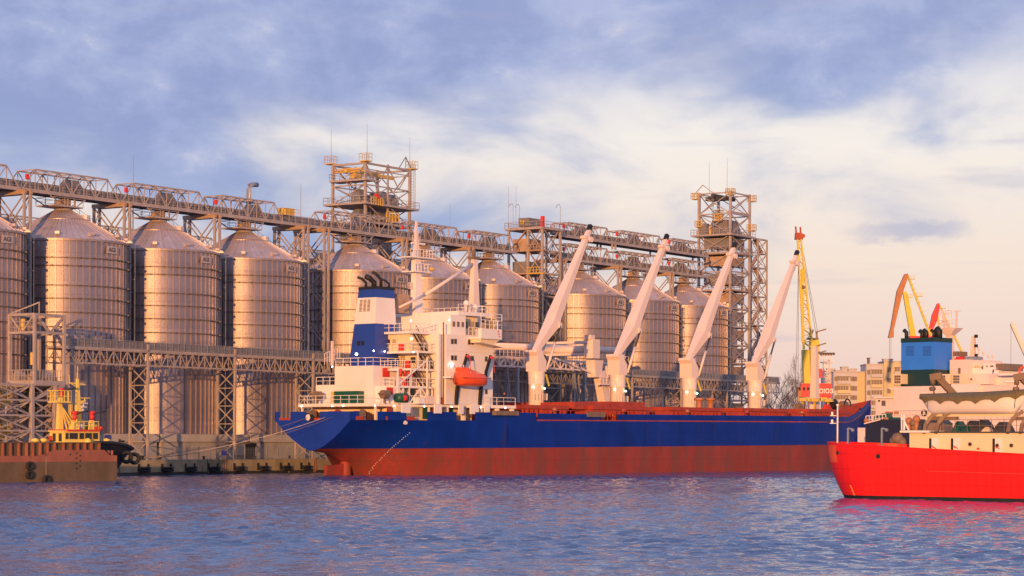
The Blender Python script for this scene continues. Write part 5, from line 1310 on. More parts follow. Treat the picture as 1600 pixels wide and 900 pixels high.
# deck cranes
def make_crane(a0):
    z0 = ztop(50)-0.1; zp_ = 15.4
    p = MB().lathe([(1.18, z0), (1.18, zp_-2.0), (1.24, zp_-1.95), (1.24, zp_-1.75), (1.2, zp_-1.7), (1.3, zp_-0.4), (1.35, zp_)], (a0, 0, 0), 28).build('deck_crane', M['cranewhite'], bc, True)
    MB().prism([(a0-1.5, zp_+2.9), (a0-1.1, zp_+2.3), (a0-1.05, zp_), (a0+0.9, zp_), (a0+0.95, zp_+1.6), (a0+0.3, zp_+2.4), (a0-0.1, zp_+3.2), (a0-1.4, zp_+3.25)], -1.2, 1.2).build('crane_house', M['cranewhite'], p)
    MB().box(a0+0.9, a0+1.8, -1.0, 1.0, zp_+0.2, zp_+2.0).tube([(a0+1.0, -0.8, zp_+2.2), (a0+1.0, 0.8, zp_+2.2)], 0.42, 10).build('winch', M['steeldark'], p)
    q = MB(); J = [((a0-0.6, zp_+2.9), 1.5, 1.5), ((a0+0.1, zp_+3.6), 1.5, 1.5)]
    # jib as a tapering box: (upper edge, lower edge, half width)
    secs = [((a0-0.6, zp_+3.3), (a0-0.1, zp_+2.85), 0.4), ((a0+3.1, zp_+7.9), (a0+4.4, zp_+7.0), 0.98), ((a0+3.8, zp_+9.2), (a0+5.0, zp_+8.5), 0.93), ((a0+12.7, zp_+22.6), (a0+13.15, zp_+22.3), 0.33)]
    for (u_, l_, hw) in secs:
        for (pt, s) in ((u_, -1), (u_, 1), (l_, 1), (l_, -1)): q.v.append((pt[0], s*hw, pt[1]))
    for i in range(3):
        for k in range(4): q.f.append((4*i+k, 4*i+(k+1) % 4, 4*i+4+(k+1) % 4, 4*i+4+k))
    q.f += [(3, 2, 1, 0), (12, 13, 14, 15)]
    j = q.build('jib', M['cranewhite'], p)
    MB().beam((a0+12.8, 0, zp_+22.4), (a0+13.35, 0, zp_+23.3), 0.6).build('jib_head', M['black'], p)
    MB().tube([(a0+12.9, -0.6, zp_+21.0), (a0+12.9, 0.6, zp_+21.0)], 0.45, 12).tube([(a0+11.6, -0.5, zp_+21.3), (a0+11.6, 0.5, zp_+21.3)], 0.28, 10).build('sheave', M['cranewhite'], p)
    MB().box(a0+4.2, a0+4.9, -1.1, 1.1, zp_+6.8, zp_+7.6).build('ram_lug', M['cranewhite'], p)
    for s in (-1.0, 0.9):
        b_ = Vector((a0+1.2, s, zp_+0.3)); t_ = Vector((a0+4.6, s, zp_+7.1)); m_ = b_ + (t_-b_)*0.62
        MB().tube([b_, m_], 0.22, 10).build('ram_cylinder', M['cranewhite'], p, True)
        MB().tube([m_, t_], 0.15, 8).build('ram_rod', M['steeldark'], p, True)
    MB().tube([(a0+12.5, -0.2, zp_+20.4), (a0+0.6, -0.2, zp_+3.4)], 0.04, 5).tube([(a0+13.0, 0.3, zp_+20.6), (a0+0.6, 0.3, zp_+3.0)], 0.04, 5).build('hoist_wire', M['rope'], p)
    q = MB(); q.ladder((a0-1.25, -0.35, z0), 7, (0, 1), 0.5, 0.06, 0.6)
    for k in range(9): an = -PI/2 - 1 + k*0.25; q.beam((a0+1.7*math.cos(an), 1.7*math.sin(an), z0+3.3), (a0+1.7*math.cos(an), 1.7*math.sin(an), z0+4.3), 0.06)
    q.build('pedestal_ladder', M['white'], p)
    MB().beam((a0+1.2, -0.9, zp_-0.4), (a0+1.5, -1.3, zp_-2.2), 0.2).build('cable_bracket', M['craneyel'], p)
    MB().sphere((a0+0.2, -1.45, zp_-2.6), 0.15, 8).build('crane_lamp', M['lampg'] , p)
    MB().sphere((a0-1.45, -0.5, zp_-2.4), 0.12, 8).build('crane_lamp', M['lampw'] , p)
for px in (838, 965, 1077, 1180): make_crane(SF.a(px, 0, 610))
# foremast and forecastle
fa = SF.a(1273, 0, 600); zfk = ztop(122)
MB().frust(fa-0.8, fa+0.8, -0.7, 0.7, zfk-0.5, fa-0.45, fa+0.45, -0.4, 0.4, SF.z(1273, 541, 0)).build('foremast', M['cranewhite'], bc)
MB().beam((fa, 0, SF.z(1273, 556, 0)), (fa+1.6, 0, SF.z(1273, 549, 0)), 0.2).box(fa+0.3, fa+1.3, -0.5, 0.5, zfk+4.0, zfk+4.5).build('mast_arm', M['davit'], bc)
MB().box(124.5, 125.3, -8, 8, ztop(124), ztop(124)+2.3).box(124.5, 134, -5.5, 5.5, ztop(124)+2.1, ztop(124)+2.35).build('forecastle', M['deckred'], bc)
q = MB()
for k in range(26):
    a = 122+k*0.52; y = -(bdeck(a)-0.9); a2 = a+0.52; y2 = -(bdeck(a2)-0.9); zt0 = ztop(122)+3.0
    q.beam((a, y, ztop(a)), (a, y, zt0), 0.08).beam((a, y, zt0), (a2, y2, zt0), 0.09)
    q.quadbox([(a, y, ztop(a)), (a2, y2, ztop(a)), (a2, y2+0.1, ztop(a)), (a, y+0.1, ztop(a)), (a, y, ztop(122)+2.1), (a2, y2, ztop(122)+2.1), (a2, y2+0.1, ztop(122)+2.1), (a, y+0.1, ztop(122)+2.1)])
q.build('forecastle_rail', M['deckred'], bc)
zF = ztop(122)+2.4
for k, (px, m_, r_) in enumerate(((1248, 'davit', 0.5), (1260, 'yellow', 0.5), (1285, 'yellow', 0.4), (1292, 'redbox', 0.45), (1300, 'yellow', 0.5), (1312, 'black', 1.0), (1318, 'davit', 0.8), (1331, 'redbox', 0.5), (1338, 'davit', 0.5))):
    a = min(136, SF.a(px, -4, 625)); y = -4 + (k % 3)*0.8
    q = MB()
    if m_ == 'yellow': q.beam((a, y, zF), (a, y, zF+1.4), 0.3); q.lathe([(0.1, 1.3), (1.0, 1.35), (0.9, 1.9), (0.1, 2.0)], (a, y, zF), 10)
    else: q.tube([(a-0.6, y, zF+r_), (a+0.6, y, zF+r_)], r_, 10); q.box(a-0.9, a+0.9, y-0.5, y+0.5, zF-0.1, zF+0.3)
    q.build('forecastle_gear', M[m_], bc)
MB().tube([(130.5+1.2*math.cos(t), -5, zF+0.3+1.6*math.sin(t)) for t in [i*PI/10 for i in range(11)]], 0.13, 6).build('hose_loop', M['black'], bc)

# free lifeboat in its davits
la0_, la1_ = SF.a(711, -12.2, 590), SF.a(758, -12.2, 590); lz0, lz1 = SF.z(735, 604, -12.2), SF.z(735, 576, -12.2)
lbt = thing('lifeboat', 'enclosed orange lifeboat hanging in black davits at the ship side', 'lifeboat', SF, ((la0_+la1_)/2, -12.2, lz0))
Lb = la1_-la0_; Hb = lz1-lz0
def boat_hull(secs, name, m, par):
    mb = MB(); n = len(secs[0])
    for s in secs: mb.v += s
    for i in range(len(secs)-1):
        for k in range(n-1): mb.f.append((i*n+k, (i+1)*n+k, (i+1)*n+k+1, i*n+k+1))
    mb.f.append(tuple(range(n))[::-1]); mb.f.append(tuple((len(secs)-1)*n+k for k in range(n)))
    return mb.build(name, m, par, True)
def bsec(f_, z0, zg, z1, w_, top, yc=-12.2):
    pts = []
    for k in range(9):
        t = PI*(k/8); y = math.cos(t)*w_
        pts.append((la0_+Lb*f_, yc + y*(1 if not top else (0.8 if 0 < k < 8 else 1)), (zg - (zg-z0)*math.sin(t)**0.6) if not top else (zg+(z1-zg)*math.sin(t)**0.5)))
    return pts
prof = [(0.0, 0.05), (0.06, 0.55), (0.18, 0.85), (0.4, 1.0), (0.7, 1.0), (0.88, 0.8), (0.97, 0.45), (1.0, 0.05)]
zg = lz0 + Hb*0.42
boat_hull([bsec(f_, lz0+Hb*(0.12*(1-w_)), zg+0.2*(abs(f_-0.5)**2), 0, 1.35*w_, False) for f_, w_ in prof], 'hull', M['orange'], lbt)
boat_hull([bsec(f_, 0, zg+0.2*(abs(f_-0.5)**2), zg+0.08+Hb*0.55*(1 if f_ < 0.45 else 0.86-0.7*(f_-0.45))*min(1, w_*1.1), 1.35*w_, True) for f_, w_ in prof], 'canopy', M['orange'], lbt)
MB().box(la0_+Lb*0.12, la0_+Lb*0.36, -12.8, -11.6, zg+Hb*0.4, lz1+0.1).build('conning_box', M['orange'], lbt)
q = MB(); q.beam((la0_+0.1, -13.5, zg+0.1), (la1_-0.3, -13.5, zg+0.12), 0.1)
q.build('fender_strake', M['deckred'], lbt)
for k in range(5): MB().box(la0_+Lb*(0.32+k*0.11), la0_+Lb*(0.32+k*0.11)+0.28, -13.18, -13.05, zg+0.75, zg+0.9).build('window', M['cranewhite'], lbt)
for px in (715, 752):
    a = SF.a(px, -10.6, 590)
    d_ = MB().beam((a, -10.3, zb), (a, -10.6, zb+2.6), 0.4).beam((a, -10.6, zb+2.4), (a+0.9, -11.6, zb+7.0), 0.32).build('davit', M['black'], bc)
    MB().sphere((a+0.9, -11.7, zb+6.7), 0.26, 8).tube([(a+0.95, -12.0, zb+6.7), (a+0.95, -12.2, zg+1.0)], 0.05, 5).build('davit_block', M['redbox'], d_)
MB().box(SF.a(700, -11.2, 589), SF.a(722, -11.2, 589), -11.6, -10.3, SF.z(711, 591, -11.2), SF.z(711, 588.5, -11.2)).rail([(SF.a(700, -11.2, 589), -11.5, SF.z(711, 588.5, -11.2)), (SF.a(722, -11.2, 589), -11.5, SF.z(711, 588.5, -11.2))], 1.6, 0.8, 0.08).build('embarkation_platform', M['white'], bc)
# crewman on the boat deck
def person(name, lab, F_, a, y, z, h=1.75, top='cloth'):
    t = thing(name, lab, 'person', F_, (a, y, z))
    me = bpy.data.meshes.new('body'); s = h/1.75
    J = [(0, 0, .95, .15), (0, 0, 1.2, .16), (0, 0, 1.42, .17), (0, 0, 1.52, .065), (0, 0, 1.66, .105), (.1, 0, .88, .1), (.11, .02, .5, .07), (.12, 0, .08, .05), (.12, -.14, .04, .04), (-.1, 0, .88, .1), (-.12, -.05, .5, .07), (-.13, .02, .08, .05), (-.13, -.12, .04, .04), (.2, 0, 1.42, .06), (.26, .02, 1.14, .045), (.22, -.2, 1.02, .035), (-.2, 0, 1.42, .06), (-.27, .02, 1.14, .045), (-.2, -.2, 1.05, .035)]
    E = [(0, 1), (1, 2), (2, 3), (3, 4), (0, 5), (5, 6), (6, 7), (7, 8), (0, 9), (9, 10), (10, 11), (11, 12), (2, 13), (13, 14), (14, 15), (2, 16), (16, 17), (17, 18)]
    me.from_pydata([(j[0]*s, j[1]*s, j[2]*s) for j in J], E, [])
    o = bpy.data.objects.new('body', me); COL.objects.link(o); o.parent = t
    o.modifiers.new('skin', 'SKIN'); sb = o.modifiers.new('sub', 'SUBSURF'); sb.levels = 1; sb.render_levels = 1
    for i, j in enumerate(J): me.skin_vertices[0].data[i].radius = (j[3]*s, j[3]*s)
    me.skin_vertices[0].data[0].use_root = True
    me.materials.append(M[top])
    q = MB().sphere((a, y-0.01, z+1.67*s), 0.11*s, 8, 1.15); q.build('head', M['skin'], t, True)
    MB().sphere((a, y+0.01, z+1.72*s), 0.125*s, 8, 1.0, 0.0).build('cap', M['redbox'], t, True)
    return t
aP = SF.a(788, -10.4, 620)
person('person', 'crewman in dark clothes standing at the rail of the ship boat deck', SF, aP, -10.4, zb)
MB().tube([S(771, 583, -9), S(786, 608, -9)], 0.16, 6).build('dark_boom', M['steeldark'], bc)

# mooring lines from the stern to the quay
for i, (x1, y1, lab) in enumerate(((481, 646, 'lowest dark mooring line from the ship stern chock to the quay'), (508, 648, 'middle mooring line running from the blue transom to the quay'), (519, 648, 'pale right-hand mooring line from the ship stern to the quay'))):
    P0 = SF.w(-0.1, SF.y(x1, -0.1, y1), 7.9); P1 = QF.w(QF.a(222, -19.6, 717)+i*0.5, -19.6, QT+0.35)
    t = thing('mooring_line', lab, 'rope', None, tuple(P0)); pts = []
    for k in range(25):
        f_ = k/24; p = P0.lerp(P1, f_); p.z -= (1.3+0.35*i)*4*f_*(1-f_)*0.5; pts.append(p)
    MB().tube(pts, 0.036, 5).build('rope', M['ropelight' if i == 1 else 'rope'], t, True)
bo = thing('bollard', 'dark mooring bollard on the quay beside the tug bow holding the ship lines', 'bollard', QF, (QF.a(222, -19.6, 717), -19.6, QT))
aa = QF.a(222, -19.6, 717); MB().lathe([(0.3, 0), (0.22, 0.1), (0.2, 0.4), (0.35, 0.5), (0.3, 0.6), (0.02, 0.62)], (aa, -19.6, QT+0.1), 12).build('post', M['black'], bo, True)

# ------------------------------------------------------------------ barge, tug at the left
BF = Frame(-56.7, 249.0, math.atan2(13, 10.7))
ba1 = BF.a(183, 0, 740)
bg_ = thing('barge', 'rust red deck barge with dark lower plating and tyre fenders at the left edge', 'barge', BF, (0, 0, 0))
zl1 = BF.z(150, 712, 0); zl2 = BF.z(100, 703, 0); zl3 = BF.z(60, 692.5, 1.0); zm_ = BF.z(100, 721.5, 0)
x0 = -26.0
a75, a90, a165 = BF.a(72, 0, 705), BF.a(86, 0, 705), BF.a(163, 0, 705)
MB().box(x0, ba1, 0, 8.5, -0.8, zm_).build('lower_plating', M['rustdark'], bg_)
MB().box(x0, ba1, 0.0, 8.5, zm_+0.002, zl1).build('upper_plating', M['rusty'], bg_)
MB().prism([(a75-1.2, zl1), (ba1, zl1), (ba1-0.0, zl1+0.02), (a165+0.8, zl1+0.05), (a165, zl2), (a90, zl2), (a75, zl1+0.2)], 0.001, 0.25).build('raised_bulwark', M['rusty'], bg_)
MB().box(x0, a165+0.3, 1.2, 1.35, zl1, zl3).box(x0, a165+0.3, 1.0, 1.6, zl3, zl3+0.12).build('coaming', M['rustdark'], bg_)  # coaming wall coloured darker to put shade between the stays
for k in range(30):
    a = a165 - k*1.05 - rr.uniform(-0.14, 0.14)
    if a < x0: break
    MB().box(a-0.07, a+0.07, 0.85, 1.2, zl1, zl3).build('coaming_stay', M['rusty'], bg_)
def tyre(name, c, R_, r_, ax, par, m='rubber'):
    mb = MB(); n, k_ = 16, 8; ax = Vector(ax).normalized(); X_ = Vector((0, 0, 1)); Y_ = ax.cross(X_)
    c = Vector(c); b = 0
    for i in range(n):
        t = 2*PI*i/n; d = X_*math.cos(t) + Y_*math.sin(t)
        for j in range(k_):
            p = 2*PI*j/k_; mb.v.append(tuple(c + d*(R_ + r_*math.cos(p)) + ax*r_*math.sin(p)*1.1))
    for i in range(n):
        for j in range(k_): mb.f.append((i*k_+j, ((i+1) % n)*k_+j, ((i+1) % n)*k_+(j+1) % k_, i*k_+(j+1) % k_))
    return mb.build(name, M[m], par, True)
for (px, py) in ((47, 728), (46.5, 742)): a = BF.a(px, -0.3, py); tyre('tyre_fender', (a, -0.28, BF.z(px, py, -0.3)), 0.36, 0.17, (0, 1, 0), bg_)
a = BF.a(73, -0.3, 749); tyre('tyre_fender', (a, -0.28, 0.25), 0.38, 0.18, (0, 1, 0), bg_)
q = MB()
for (px, py) in ((120, 708), (125.5, 712), (119.8, 716), (125.5, 720), (119.7, 724), (125.3, 728), (119.7, 732), (110, 710)):
    a = BF.a(px, -0.02, py); z = BF.z(px, py, -0.02); q.tube([(a, -0.03, z), (a, 0.1, z)], 0.1, 8)
q.build('hull_hole', M['black'], bg_)
for a in (ba1-0.9, ba1-0.35): MB().tube([(a, 0.5, zl1), (a, 0.5, zl1+0.6)], 0.16, 10).build('bollard', M['rusty'], bg_, True)
MB().tube([(BF.a(72, -0.03, 715), -0.03, zl1), (BF.a(72, -0.03, 715), -0.03, 0.3)], 0.02, 4).build('hanging_rope', M['ropelight'], bg_)

TF = Frame(-47.5+3.2, 270.0, math.atan2(13, 10.7))     # tug frame
def T(px, py, y=0.0): return (TF.a(px, y, py), y, TF.z(px, py, y))
tg = thing('tugboat', 'cream yellow tug with black bow, tyre fenders and three red fire monitors', 'tug', TF, (0, 0, 0))
# hull: black bow
tb1 = TF.a(209, 2.0, 700); tbt = TF.z(205, 693, 0)
mb = MB(); sts = [-22, -10, -4, 0]; a_e = tb1
sts = [a_e-26, a_e-14, a_e-9, a_e-6, a_e-4, a_e-2.5, a_e-1.3, a_e-0.5, a_e]
def tbw(a, z):
    rk = a_e - (1-max(0, min(1, z/tbt)))*3.8
    t = (rk-a)/8.0
    return 0.05 if t <= 0 else 3.4*min(1, t)**0.5
for a in sts:
    tt = tbt - 1.0*max(0, (a-(a_e-5))/5)**1.6
    for k in range(7): z = -0.6 + (tt+0.6)*k/6; mb.v.append((min(a, a_e-(1-max(0, min(1, z/tbt)))*3.8), 2-tbw(a, z), z))
    for k in range(7): z = tt - (tt+0.6)*k/6; mb.v.append((min(a, a_e-(1-max(0, min(1, z/tbt)))*3.8), 2+tbw(a, z), z))
for i in range(len(sts)-1):
    for k in range(13): mb.f.append((i*14+k, (i+1)*14+k, (i+1)*14+k+1, i*14+k+1))
mb.build('hull', M['black'], tg)
MB().tube([(a_e-9, 2-3.5, tbt+0.1), (a_e-6, 2-3.1, tbt+0.1), (a_e-3, 2-2.2, tbt-0.2), (a_e-1.2, 2-1.2, tbt-0.6), (a_e-0.7, 2, tbt-0.8)], 0.2, 8).build('rubbing_band', M['rubber'], tg)
for px, py, R_ in ((196.5, 714.5, 0.56), (213.5, 716.5, 0.52)):
    a = TF.a(px, -0.6, py); tyre('tyre_fender', (a, -0.75 if px < 200 else -0.2, TF.z(px, py, -0.6)), R_, 0.24, (0.45, 0.9, 0), tg)
MB().tube([T(187, 691), T(187, 686)], 0.14, 8).tube([T(191, 691, 1), T(191, 688, 1)], 0.3, 8).build('bow_bitts', M['black'], tg)
def tpart(name, x0, x1, y0, y1, yn, yf, m='tugyellow', par=None, **k):
    return pbox(TF, x0, x1, y0, y1, yn, yf).build(name, M[m], par or tg, **k)
tpart('deckhouse', 101, 158, 690, 706, -0.4, 2.6)
wh = tpart('wheelhouse', 101, 155.5, 674.5, 692, -0.3, 2.4)
tpart('red_roof_edge', 106, 157, 671.2, 674, -0.5, 2.5, 'redbox', wh)
tpart('roof', 100, 156, 672.9, 674.9, -0.38, 2.5, 'tugyellow', wh)
for x0_, x1_ in ((103, 107), (109, 121.5), (124.5, 131.5), (133.5, 143.5), (145.5, 153)):
    tpart('window', x0_, x1_, 676.5, 686, -0.36, -0.3, 'glass', wh)
wA_ = TF.a(101, -0.3, 682); wz0, wz1 = TF.z(101, 690, -0.3), TF.z(101, 677, -0.3)
for y0_ in (0.2, 1.3): MB().box(wA_-0.07, wA_, y0_, y0_+0.5, wz0, wz1).build('door', M['glass'], wh)
MB().box(wA_-0.2, wA_, 1.95, 2.3, wz0, wz1-0.3).build('red_fire_box', M['redbox'], wh)
tpart('red_fire_box', 150, 154, 667, 670.5, -0.3, 0.2, 'redbox', wh)
wa = TF.a(117, 1.5, 672)
MB().rail([T(108, 672, -0.3), T(154, 672, -0.3), T(154, 672, 3.8)], 1.0, 0.7, 0.07).build('roof_rail', M['tugyellow'], tg)
def monitor(px, pyb, pyt, y, hgt):
    b = T(px, pyb, y); zt_ = TF.z(px, pyt, y)
    m_ = MB().frust(b[0]-0.42, b[0]+0.42, y-0.4, y+0.4, b[2], b[0]-0.22, b[0]+0.22, y-0.2, y+0.2, zt_-0.9).build('monitor_base', M['tugyellow'], tg)
    MB().tube([(b[0], y, zt_-0.95), (b[0], y, zt_)], 0.2, 8).tube([(b[0]-0.25, y, zt_), (b[0]+0.55, y, zt_)], 0.22, 8).sphere((b[0]+0.1, y, zt_-0.5), 0.3, 8).build('fire_monitor', M['redbox'], m_, True)
    MB().tube([(b[0]+0.5, y, zt_), (b[0]+1.9, y-0.2, zt_+0.22)], 0.12, 8, 0.09).tube([(b[0]+1.85, y-0.2, zt_+0.21), (b[0]+2.0, y-0.2, zt_+0.24)], 0.15, 8).build('nozzle', M['steeldark'], m_, True)
monitor(116, 671, 645, 1.0, 2); monitor(143, 671, 645, 1.0, 2)
c = T(93, 672, 2.0); ct = T(93, 628, 2.0)
MB().frust(c[0]-0.35, c[0]+0.35, 1.7, 2.3, c[2], c[0]-0.22, c[0]+0.22, 1.8, 2.2, ct[2]).build('monitor_tower', M['tugyellow'], tg)
for s in (0.7, 1.3, 2.1): MB().beam((c[0]+s*1.1, 1.6, c[2]), (c[0]+0.2, 1.9, ct[2]-0.5), 0.14).build('stay', M['tugyellow'], tg)
MB().box(ct[0]-1.0, ct[0]+1.0, 1.1, 2.9, ct[2]-0.1, ct[2]+0.05).rail([(ct[0]-1, 1.1, ct[2]), (ct[0]+1, 1.1, ct[2]), (ct[0]+1, 2.9, ct[2]), (ct[0]-1, 2.9, ct[2]), (ct[0]-1, 1.1, ct[2])], 1.3, 0.45, 0.07).build('monitor_platform', M['tugyellow'], tg)
monitor(95, 628, 609, 1.8, 1)
MB().beam((c[0]+1.6, 2, c[2]), (c[0]+1.6, 2, ct[2]), 0.12).ladder((c[0]+1.6, 2, c[2]), ct[2]-c[2], (1, 0), 0.5, 0.06, 0.4).build('ladder', M['tugyellow'], tg)
# main mast
m0 = T(122, 660, 2.2); m1 = T(121, 592, 2.2); m2 = T(121.5, 572, 2.2)
mt = MB().frust(m0[0]-0.45, m0[0]+0.45, 1.9, 2.5, T(122, 672, 2.2)[2], m1[0]-0.14, m1[0]+0.14, 2.1, 2.3, m1[2]).beam(m1, m2, 0.08).build('mast', M['tugyellow'], tg)
zz1 = T(121, 600, 2.2)[2]
MB().beam((m1[0]-1.15, 2.2, zz1+0.1), (m1[0]+1.15, 2.2, zz1-0.05), 0.14).beam((m1[0]-1.15, 2.2, zz1), (m1[0]-1.25, 2.2, zz1+1.1), 0.06).beam((m1[0]-0.9, 2.2, zz1), (m1[0], 2.2, zz1-0.4), 0.08).build('yardarm', M['tugyellow'], mt)
for py, L in ((627, 1.1), (635, 0.9), (641, 0.8)):
    z = T(121, py, 2.2)[2]; MB().prism([(m1[0], z), (m1[0]+L, z+0.15), (m1[0]+L, z), (m1[0], z-0.5)], 2.0, 2.4).box(m1[0]+L*0.4, m1[0]+L*1.7, 2.1, 2.3, z+0.35, z+0.45).beam((m1[0]+L, 2.2, z), (m1[0]+L, 2.2, z+0.4), 0.1).build('radar_bracket', M['tugyellow' if py == 627 else 'white'], mt)
for x_, r_, m_ in ((134, 0.35, 'green'), (126, 0.3, 'white'), (148, 0.3, 'tugyellow')): c = T(x_, 667, 1.5); MB().tube([(c[0], 1.5, T(x_, 672, 1.5)[2]), (c[0], 1.5, c[2]+0.3)], r_, 10).build('roof_gear', M[m_], tg, True)
c = T(156, 669, -0.4); MB().tube([c, (c[0]+0.3, c[1], c[2])], 0.2, 12).build('searchlight', M['redbox'], tg, True)
c = T(138, 690, -0.8); MB().sphere((c[0], -0.7, c[2]), 0.42, 10).build('capstan', M['tugyellow'], tg, True)
for x_ in (55, 68, 166): c = T(x_, 690, 0.5); MB().lathe([(0.25, -0.5), (0.25, 0.1), (0.5, 0.15), (0.4, 0.4), (0.05, 0.5)], (c[0], 0.5, c[2]-0.1), 10).build('mushroom_ventilator', M['tugyellow'], tg, True)
# ------------------------------------------------------------------ red ship in the right foreground
_u = (0.817, -0.577)                       # along the ship, towards the right
_t = -2.95
DF = Frame(27.8 + _u[0]*_t, 193.8 + _u[1]*_t, math.atan2(_u[1], _u[0]))
def D(px, py, y=0.0): return (DF.a(px, y, py), y, DF.z(px, py, y))
rs = thing('red_ship', 'bright red hulled ship with cream deckhouse in the right foreground', 'ship', DF, (0, 5.5, 0))
RB, RL = 5.5, 46.0
rz0, rz1 = DF.z(1300, 693.2, 0), DF.z(1600, 710, 0); ra0, ra1 = DF.a(1300, 0), DF.a(1600, 0)
def rtop(a): return rz0 + (rz1-rz0)*(min(a, ra1)-ra0)/(ra1-ra0) + 0.02*max(0, a-24)
def rout(th, z):                          # point of the plan outline, th 0..1 round the stern then forward
    f_ = max(0, 1-z/4.4)
    if th <= 1: q = th*PI/2; return (6*(1-math.cos(q)) + 2.3*f_**1.7*(1-th), RB*math.sin(q)*(1-0.16*f_**1.5*(1-0.6*th)))
    a = 6 + (th-1)*(RL-6); b = RB if a < 30 else RB*max(0, 1-((a-30)/(RL-30))**2)**0.8
    return (a, b*(1-0.06*f_**2))
ths = [i/14 for i in range(15)] + [1 + i/20 for i in range(1, 21)]
def rstrip(z0f, z1f, nz, name, m, inset=0.0, out=0.0):
    mb = MB(); pts = [(t, -1) for t in reversed(ths)] + [(t, 1) for t in ths[1:]]
    for t, s in pts:
        for k in range(nz+1):
            a0, b0 = rout(t, 2.2); z = z0f(a0) + (z1f(a0)-z0f(a0))*k/nz; a, b = rout(t, z)
            mb.v.append((a, 5.5 + s*(b+out), z))
    for i in range(len(pts)-1):
        for k in range(nz): mb.f.append((i*(nz+1)+k, i*(nz+1)+k+1, (i+1)*(nz+1)+k+1, (i+1)*(nz+1)+k))
    return mb.build(name, m, rs, True)
rstrip(lambda a: 0.30, rtop, 10, 'hull_plating', M['bright_red'])
rstrip(lambda a: -0.6, lambda a: 0.30, 3, 'boot_topping', M['black'])
mb = MB(); n = 0
for t in ths: a, b = rout(t, 4.4); mb.v += [(a, 5.5-b+0.05, rtop(a)-0.9), (a, 5.5+b-0.05, rtop(a)-0.9)]
for i in range(len(ths)-1): mb.f.append((2*i, 2*i+2, 2*i+3, 2*i+1))
mb.build('deck', M['deckred'], rs)
mb = MB()
for t, t2 in zip(ths, ths[1:]):
    for s in (-1, 1):
        a, b = rout(t, 4.5); a2, b2 = rout(t2, 4.5)
        mb.quadbox([(a, 5.5+s*(b+0.05), rtop(a)-0.02), (a2, 5.5+s*(b2+0.05), rtop(a2)-0.02), (a2, 5.5+s*(b2-0.14), rtop(a2)-0.02), (a, 5.5+s*(b-0.14), rtop(a)-0.02), (a, 5.5+s*(b+0.05), rtop(a)+0.06), (a2, 5.5+s*(b2+0.05), rtop(a2)+0.06), (a2, 5.5+s*(b2-0.14), rtop(a2)+0.06), (a, 5.5+s*(b-0.14), rtop(a)+0.06)])
mb.build('cap_rail', M['bright_red'], rs)
def near_y(a, z):
    lo, hi = 0.0, 1.0
    for _ in range(30):
        t = (lo+hi)/2
        if rout(t, z)[0] < a: lo = t
        else: hi = t
    return 5.5 - rout(lo, z)[1] if a < 6 else 5.5-RB
for px, py in ((1307, 707.5), (1372, 713)):
    a, _, z = D(px, py, 0.6 if px < 1350 else 0.0); y = near_y(a, z)
    MB().tube([(a, y-0.05, z), (a, y+0.4, z)], 0.17 if px < 1350 else 0.2, 14).build('hawse_pipe', M['black'], rs)
q = MB()
for k in range(7): a, _, z = D(1325+k*1.0, 759+k*2.4, 0.2); y = near_y(a, z); q.box(a-0.05, a+0.06, y-0.03, y+0.05, z-0.04, z+0.03)
q.build('draught_marks', M['yellow'], rs, stuff=True)
q = MB(); p0, p1 = D(1450, 736, -0.06), D(1600, 742, -0.06)
q.beam((p0[0], -0.03, p0[2]), (p1[0]+8, -0.03, p1[2]-0.1), 0.07).beam((p0[0], -0.03, p0[2]), (p0[0]-0.3, -0.03, p0[2]+0.2), 0.06); q.build('rubbing_bar', M['redbox'], rs)
patch = MB()
for i in range(6):
    t0_, t1_ = 0.40+i*0.035, 0.435+i*0.035
    for k in range(3):
        z0_, z1_ = 3.1+k*0.5, 3.6+k*0.5; P_ = [rout(t0_, z0_), rout(t1_, z0_), rout(t1_, z1_), rout(t0_, z1_)]; n = len(patch.v)
        patch.v += [(P_[j][0]-0.01, 5.5-P_[j][1]-0.015, (z0_, z0_, z1_, z1_)[j]) for j in range(4)]; patch.f.append((n+3, n+2, n+1, n))
patch.build('repainted_patch', M['orangered'], rs)
a_, y_ = DF.a(1303, 3.0, 760), 5.0; MB().prism([(1.2, -0.5), (2.6, -0.5), (2.8, 1.1), (1.6, 1.2)], 5.2, 5.8).build('rudder', M['black'], rs)
# ensign staff with lamps
c = D(1308.5, 692, 2.0); zt_ = DF.z(1308.5, 634, 2.0)
MB().tube([(c[0], 2.0, 3.9), (c[0], 2.0, zt_)], 0.085, 10, 0.065).build('stern_staff', M['whitelet'], rs, True)
q = MB()
for py in (649, 661): z = DF.z(1304, py, 2.0); q.tube([(c[0]-0.42, 1.8, z), (c[0]-0.42, 1.8, z+0.3)], 0.1, 8).box(c[0]-0.6, c[0]+0.05, 1.7, 2.0, z-0.06, z)
q.tube([(c[0], 2, zt_), (c[0], 2, zt_+0.15)], 0.12, 8); q.build('stern_lamp', M['whitelet'], rs)
for px in (1325, 1378): c = D(px, 690, 1.0); MB().beam((c[0], 1.0, 3.8), (c[0], 1.0, DF.z(px, 669, 1.0)), 0.14).beam((c[0], 1.0, DF.z(px, 669, 1.0)), (c[0]+0.5, 1.0, DF.z(px, 671, 1.0)), 0.12).box(c[0]+0.35, c[0]+0.55, 0.9, 1.1, DF.z(px, 674, 1), DF.z(px, 670, 1)).build('deck_lamp_post', M['bluegrey'], rs)
for px in (1362, 1405): c = D(px, 698, 1.0); MB().sphere((c[0], 1.0, c[2]-0.35), 0.42, 10, 0.8).build('deck_ventilator', M['davit'], rs, True)
